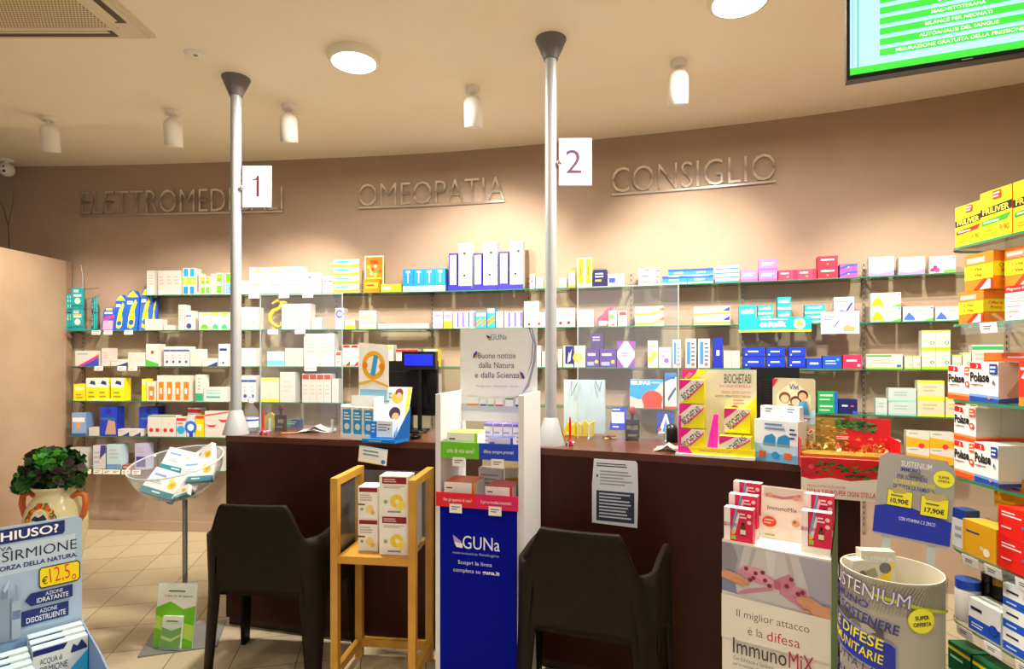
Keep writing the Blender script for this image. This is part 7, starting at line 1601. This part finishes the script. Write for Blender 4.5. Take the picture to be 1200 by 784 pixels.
yb = [('l', '#1c3a9a', .1, .62, .55, .74, 1), ('c', '#f4ead8', .72, .22, .12), ('c', '#e8c8a0', .58, .3, .07), ('r', '#f0b01c', 0, 0, .05, 1)]
gbox(2.39, 2.225, GZ[4], .135, .10, '#e8a81c', '#e8a020', yb, 'lower yellow-orange vitamin box on the fifth near shelf', top='#f0c03c')
gbox(2.47, 2.40, GZ[4], .16, .06, '#dcdfe6', '#2a4a8a', [('r', '#1c3f9a', 0, .75, 1, 1), ('l', '#a0a8b8', .2, .2, .8, .6, 2)], 'white and navy box at the far end of the fifth near shelf', top='#1c3f8a', x=GX+.03)
for k in range(3):
    gbox(2.34-.0*k, 2.10, GZ[4]+.20, .13, .07, '#e09a1c', '#e8a428', [('l', '#1c3a9a', .15, .6, .6, .74, 1)], f"amber box with blue top, {ORD[k]} from the aisle, above the yellow one", top='#1f4a94', x=GX+.10+.075*k, grp='amber boxes on the fifth near shelf') if k < 2 else None
mb = MB(); mb.box(0, .20, -.13, .13, 0, .195, mat('#cfc9c0', .5)); tag(mb.build('carton', None, (GX+.12, 2.22-.0, GZ[4]+.0006)), 'plain grey carton under the amber boxes on the fifth near shelf', 'carton')
rb = [('l', '#f8e0dc', .08, .68, .55, .88, 2), ('p', '#f2c81c', [(.62, .1), (.7, .6), (.76, .1)]), ('p', '#3aa04a', [(.72, .1), (.8, .66), (.86, .12)]), ('c', '#f2c81c', .70, .68, .06), ('c', '#3a7ad8', .80, .74, .06), ('p', '#3a7ad8', [(.56, .5), (.7, .56), (.7, .5), (.58, .42)]), ('l', '#f8d0c8', .08, .3, .4, .4, 1)]
for k in range(2):
    gbox(2.215, 2.03, GZ[4]+.118*k, .117, .09, '#e0241c', '#e8341c', rb, ['lower', 'upper'][k]+' red vitamin box with coloured figures on the fifth near shelf', grp='red vitamin boxes on the fifth near shelf', top='#e83a28')
# sixth shelf: white-blue boxes and dark jars
ab = [('r', '#1f55c8', 0, 0, 1, .40), ('l', '#dce8fa', .1, .1, .6, .28, 2), ('l', '#1c2c4a', .08, .60, .55, .82, 1), ('c', '#1a3f9a', .80, .32, .17), ('c', '#1f55c8', .80, .32, .13)]
gbox(2.36, 2.205, GZ[5], .125, .08, '#eef0ee', '#e2e4e2', ab, 'white and blue box at the front of the sixth near shelf', top='#e8eae6')
for k in range(3):
    gbox(2.195, 2.04, GZ[5]+.083*k, .082, .10, '#eef0ee', '#dfe2e2', [('r', '#1f55c8', 0, 0, 1, .38), ('l', '#1c2c4a', .1, .58, .5, .8, 1), ('l', '#c8dcf8', .1, .1, .5, .26, 1)], ['lowest', 'middle', 'top'][k]+' white and blue box of the stack, sixth near shelf', grp='stacked white and blue boxes on the sixth near shelf', top='#e8eae6')
gbox(2.30, 2.21, GZ[5], .21, .07, '#eef0ee', '#dfe2e2', [('r', '#1f55c8', 0, 0, 1, .5), ('l', '#1c2c4a', .1, .6, .6, .8, 1)], 'tall white and blue box behind the front one, sixth near shelf', x=GX+.115, top='#d8dcd8')
jm, jl = mat('#1c1a14', .25), mat('#b88a1c', .35)
j_ = 0
for row in range(3):
    for c_ in range(3):
        if row == 0 and c_ == 0: continue
        y = 2.46-.058*c_; x = GX+.125+.062*row; 
        rj = root('supplement_jar', 'small dark jar with amber lid, '+['front', 'middle', 'back'][row]+' row, '+['far', 'centre', 'near'][c_]+' place on the sixth near shelf', 'jar', (x, y, GZ[5]+.0006), 0, 'dark jars on the sixth near shelf')
        mb = MB(); mb.lathe([(.024, 0), (.026, .01), (.026, .16), (.02, .175)], jm, 18); mb.build('glass_body', rj); mb = MB(); mb.lathe([(.023, .1755), (.023, .205)], jl if (row+c_) % 2 == 0 else mat('#2a261c', .3), 18); mb.build('lid', rj)
rj = root('supplement_jar', 'wide white jar with bright blue lid on the sixth near shelf', 'jar', (GX+.06, 2.425, GZ[5]+.0006)); mb = MB(); mb.lathe([(.042, 0), (.045, .01), (.045, .125), (.04, .135)], mat('#e2e0da', .35), 24); mb.build('pot', rj); mb = MB(); mb.lathe([(.044, .1355), (.044, .17)], mat('#1c4ab8', .3), 24); mb.build('lid', rj)
for k in range(2):
    for q in range(2):
        gbox(2.47-.13*q, 2.35-.13*q, GZ[6]+.098*k, .097, .08, '#0f5a38', '#0c4a2e', [('r', '#e0c81c', 0, .68, 1, .82), ('l', '#a8d8b8', .1, .3, .7, .55, 1)], f"{['lower', 'upper'][k]} {['far', 'near'][q]} dark green box with yellow band, lowest near shelf", grp='dark green boxes on the lowest near shelf', top='#0f6a40')
# price tags and clear edge strips of the unit
for k, ys in ((1, [2.24]), (4, [2.33, 2.22, 2.08]), (5, [2.36, 2.22, 2.08])):
    mb = MB(); mb.box(-.004, -.001, -.62, .28, -.045, .0, ACRY); 
    if k in (1, 4, 5): tag(mb.build('price_rail', None, (GX, 2.1, GZ[k])), f"clear price rail along the {gn[k]} near shelf edge", 'price rail')
    for j, y in enumerate(ys):
        mb = MB(); mb.M = Matrix.Rotation(math.radians(-8), 4, 'Y'); mb.box(-.009, -.0065, -.04, .04, -.042, -.002, mat('#efece8', .5)); mb.paint(lambda u, v, l: (-.009-l, .04-u, -.042+v), .08, .04, [('l', '#5a5a60', .2, .3, .8, .75, 2)])
        tag(mb.build('price_tag', None, (GX, y, GZ[k])), (f"white price tag, {['farthest', 'middle', 'nearest'][j]} on the {gn[k]} near shelf edge" if len(ys) > 1 else 'white price tag on the second near shelf edge, below the orange boxes'), 'price tag', 'price tags of the near right unit')
# ------------------------------------------------------------------ light
w = bpy.data.worlds.new('world'); sc.world = w; w.use_nodes = True
bgn = w.node_tree.nodes['Background']; bgn.inputs[0].default_value = (.62, .74, 1, 1); bgn.inputs[1].default_value = WORLD
l = light('window_daylight', 'AREA', (-1.9, -3.15, 1.6), DAY, (.72, .80, 1.0), None, shape='RECTANGLE', size=6.8, size_y=2.3)
l.rotation_euler = (math.pi/2, 0, 0)
sc.view_settings.exposure = EXPO
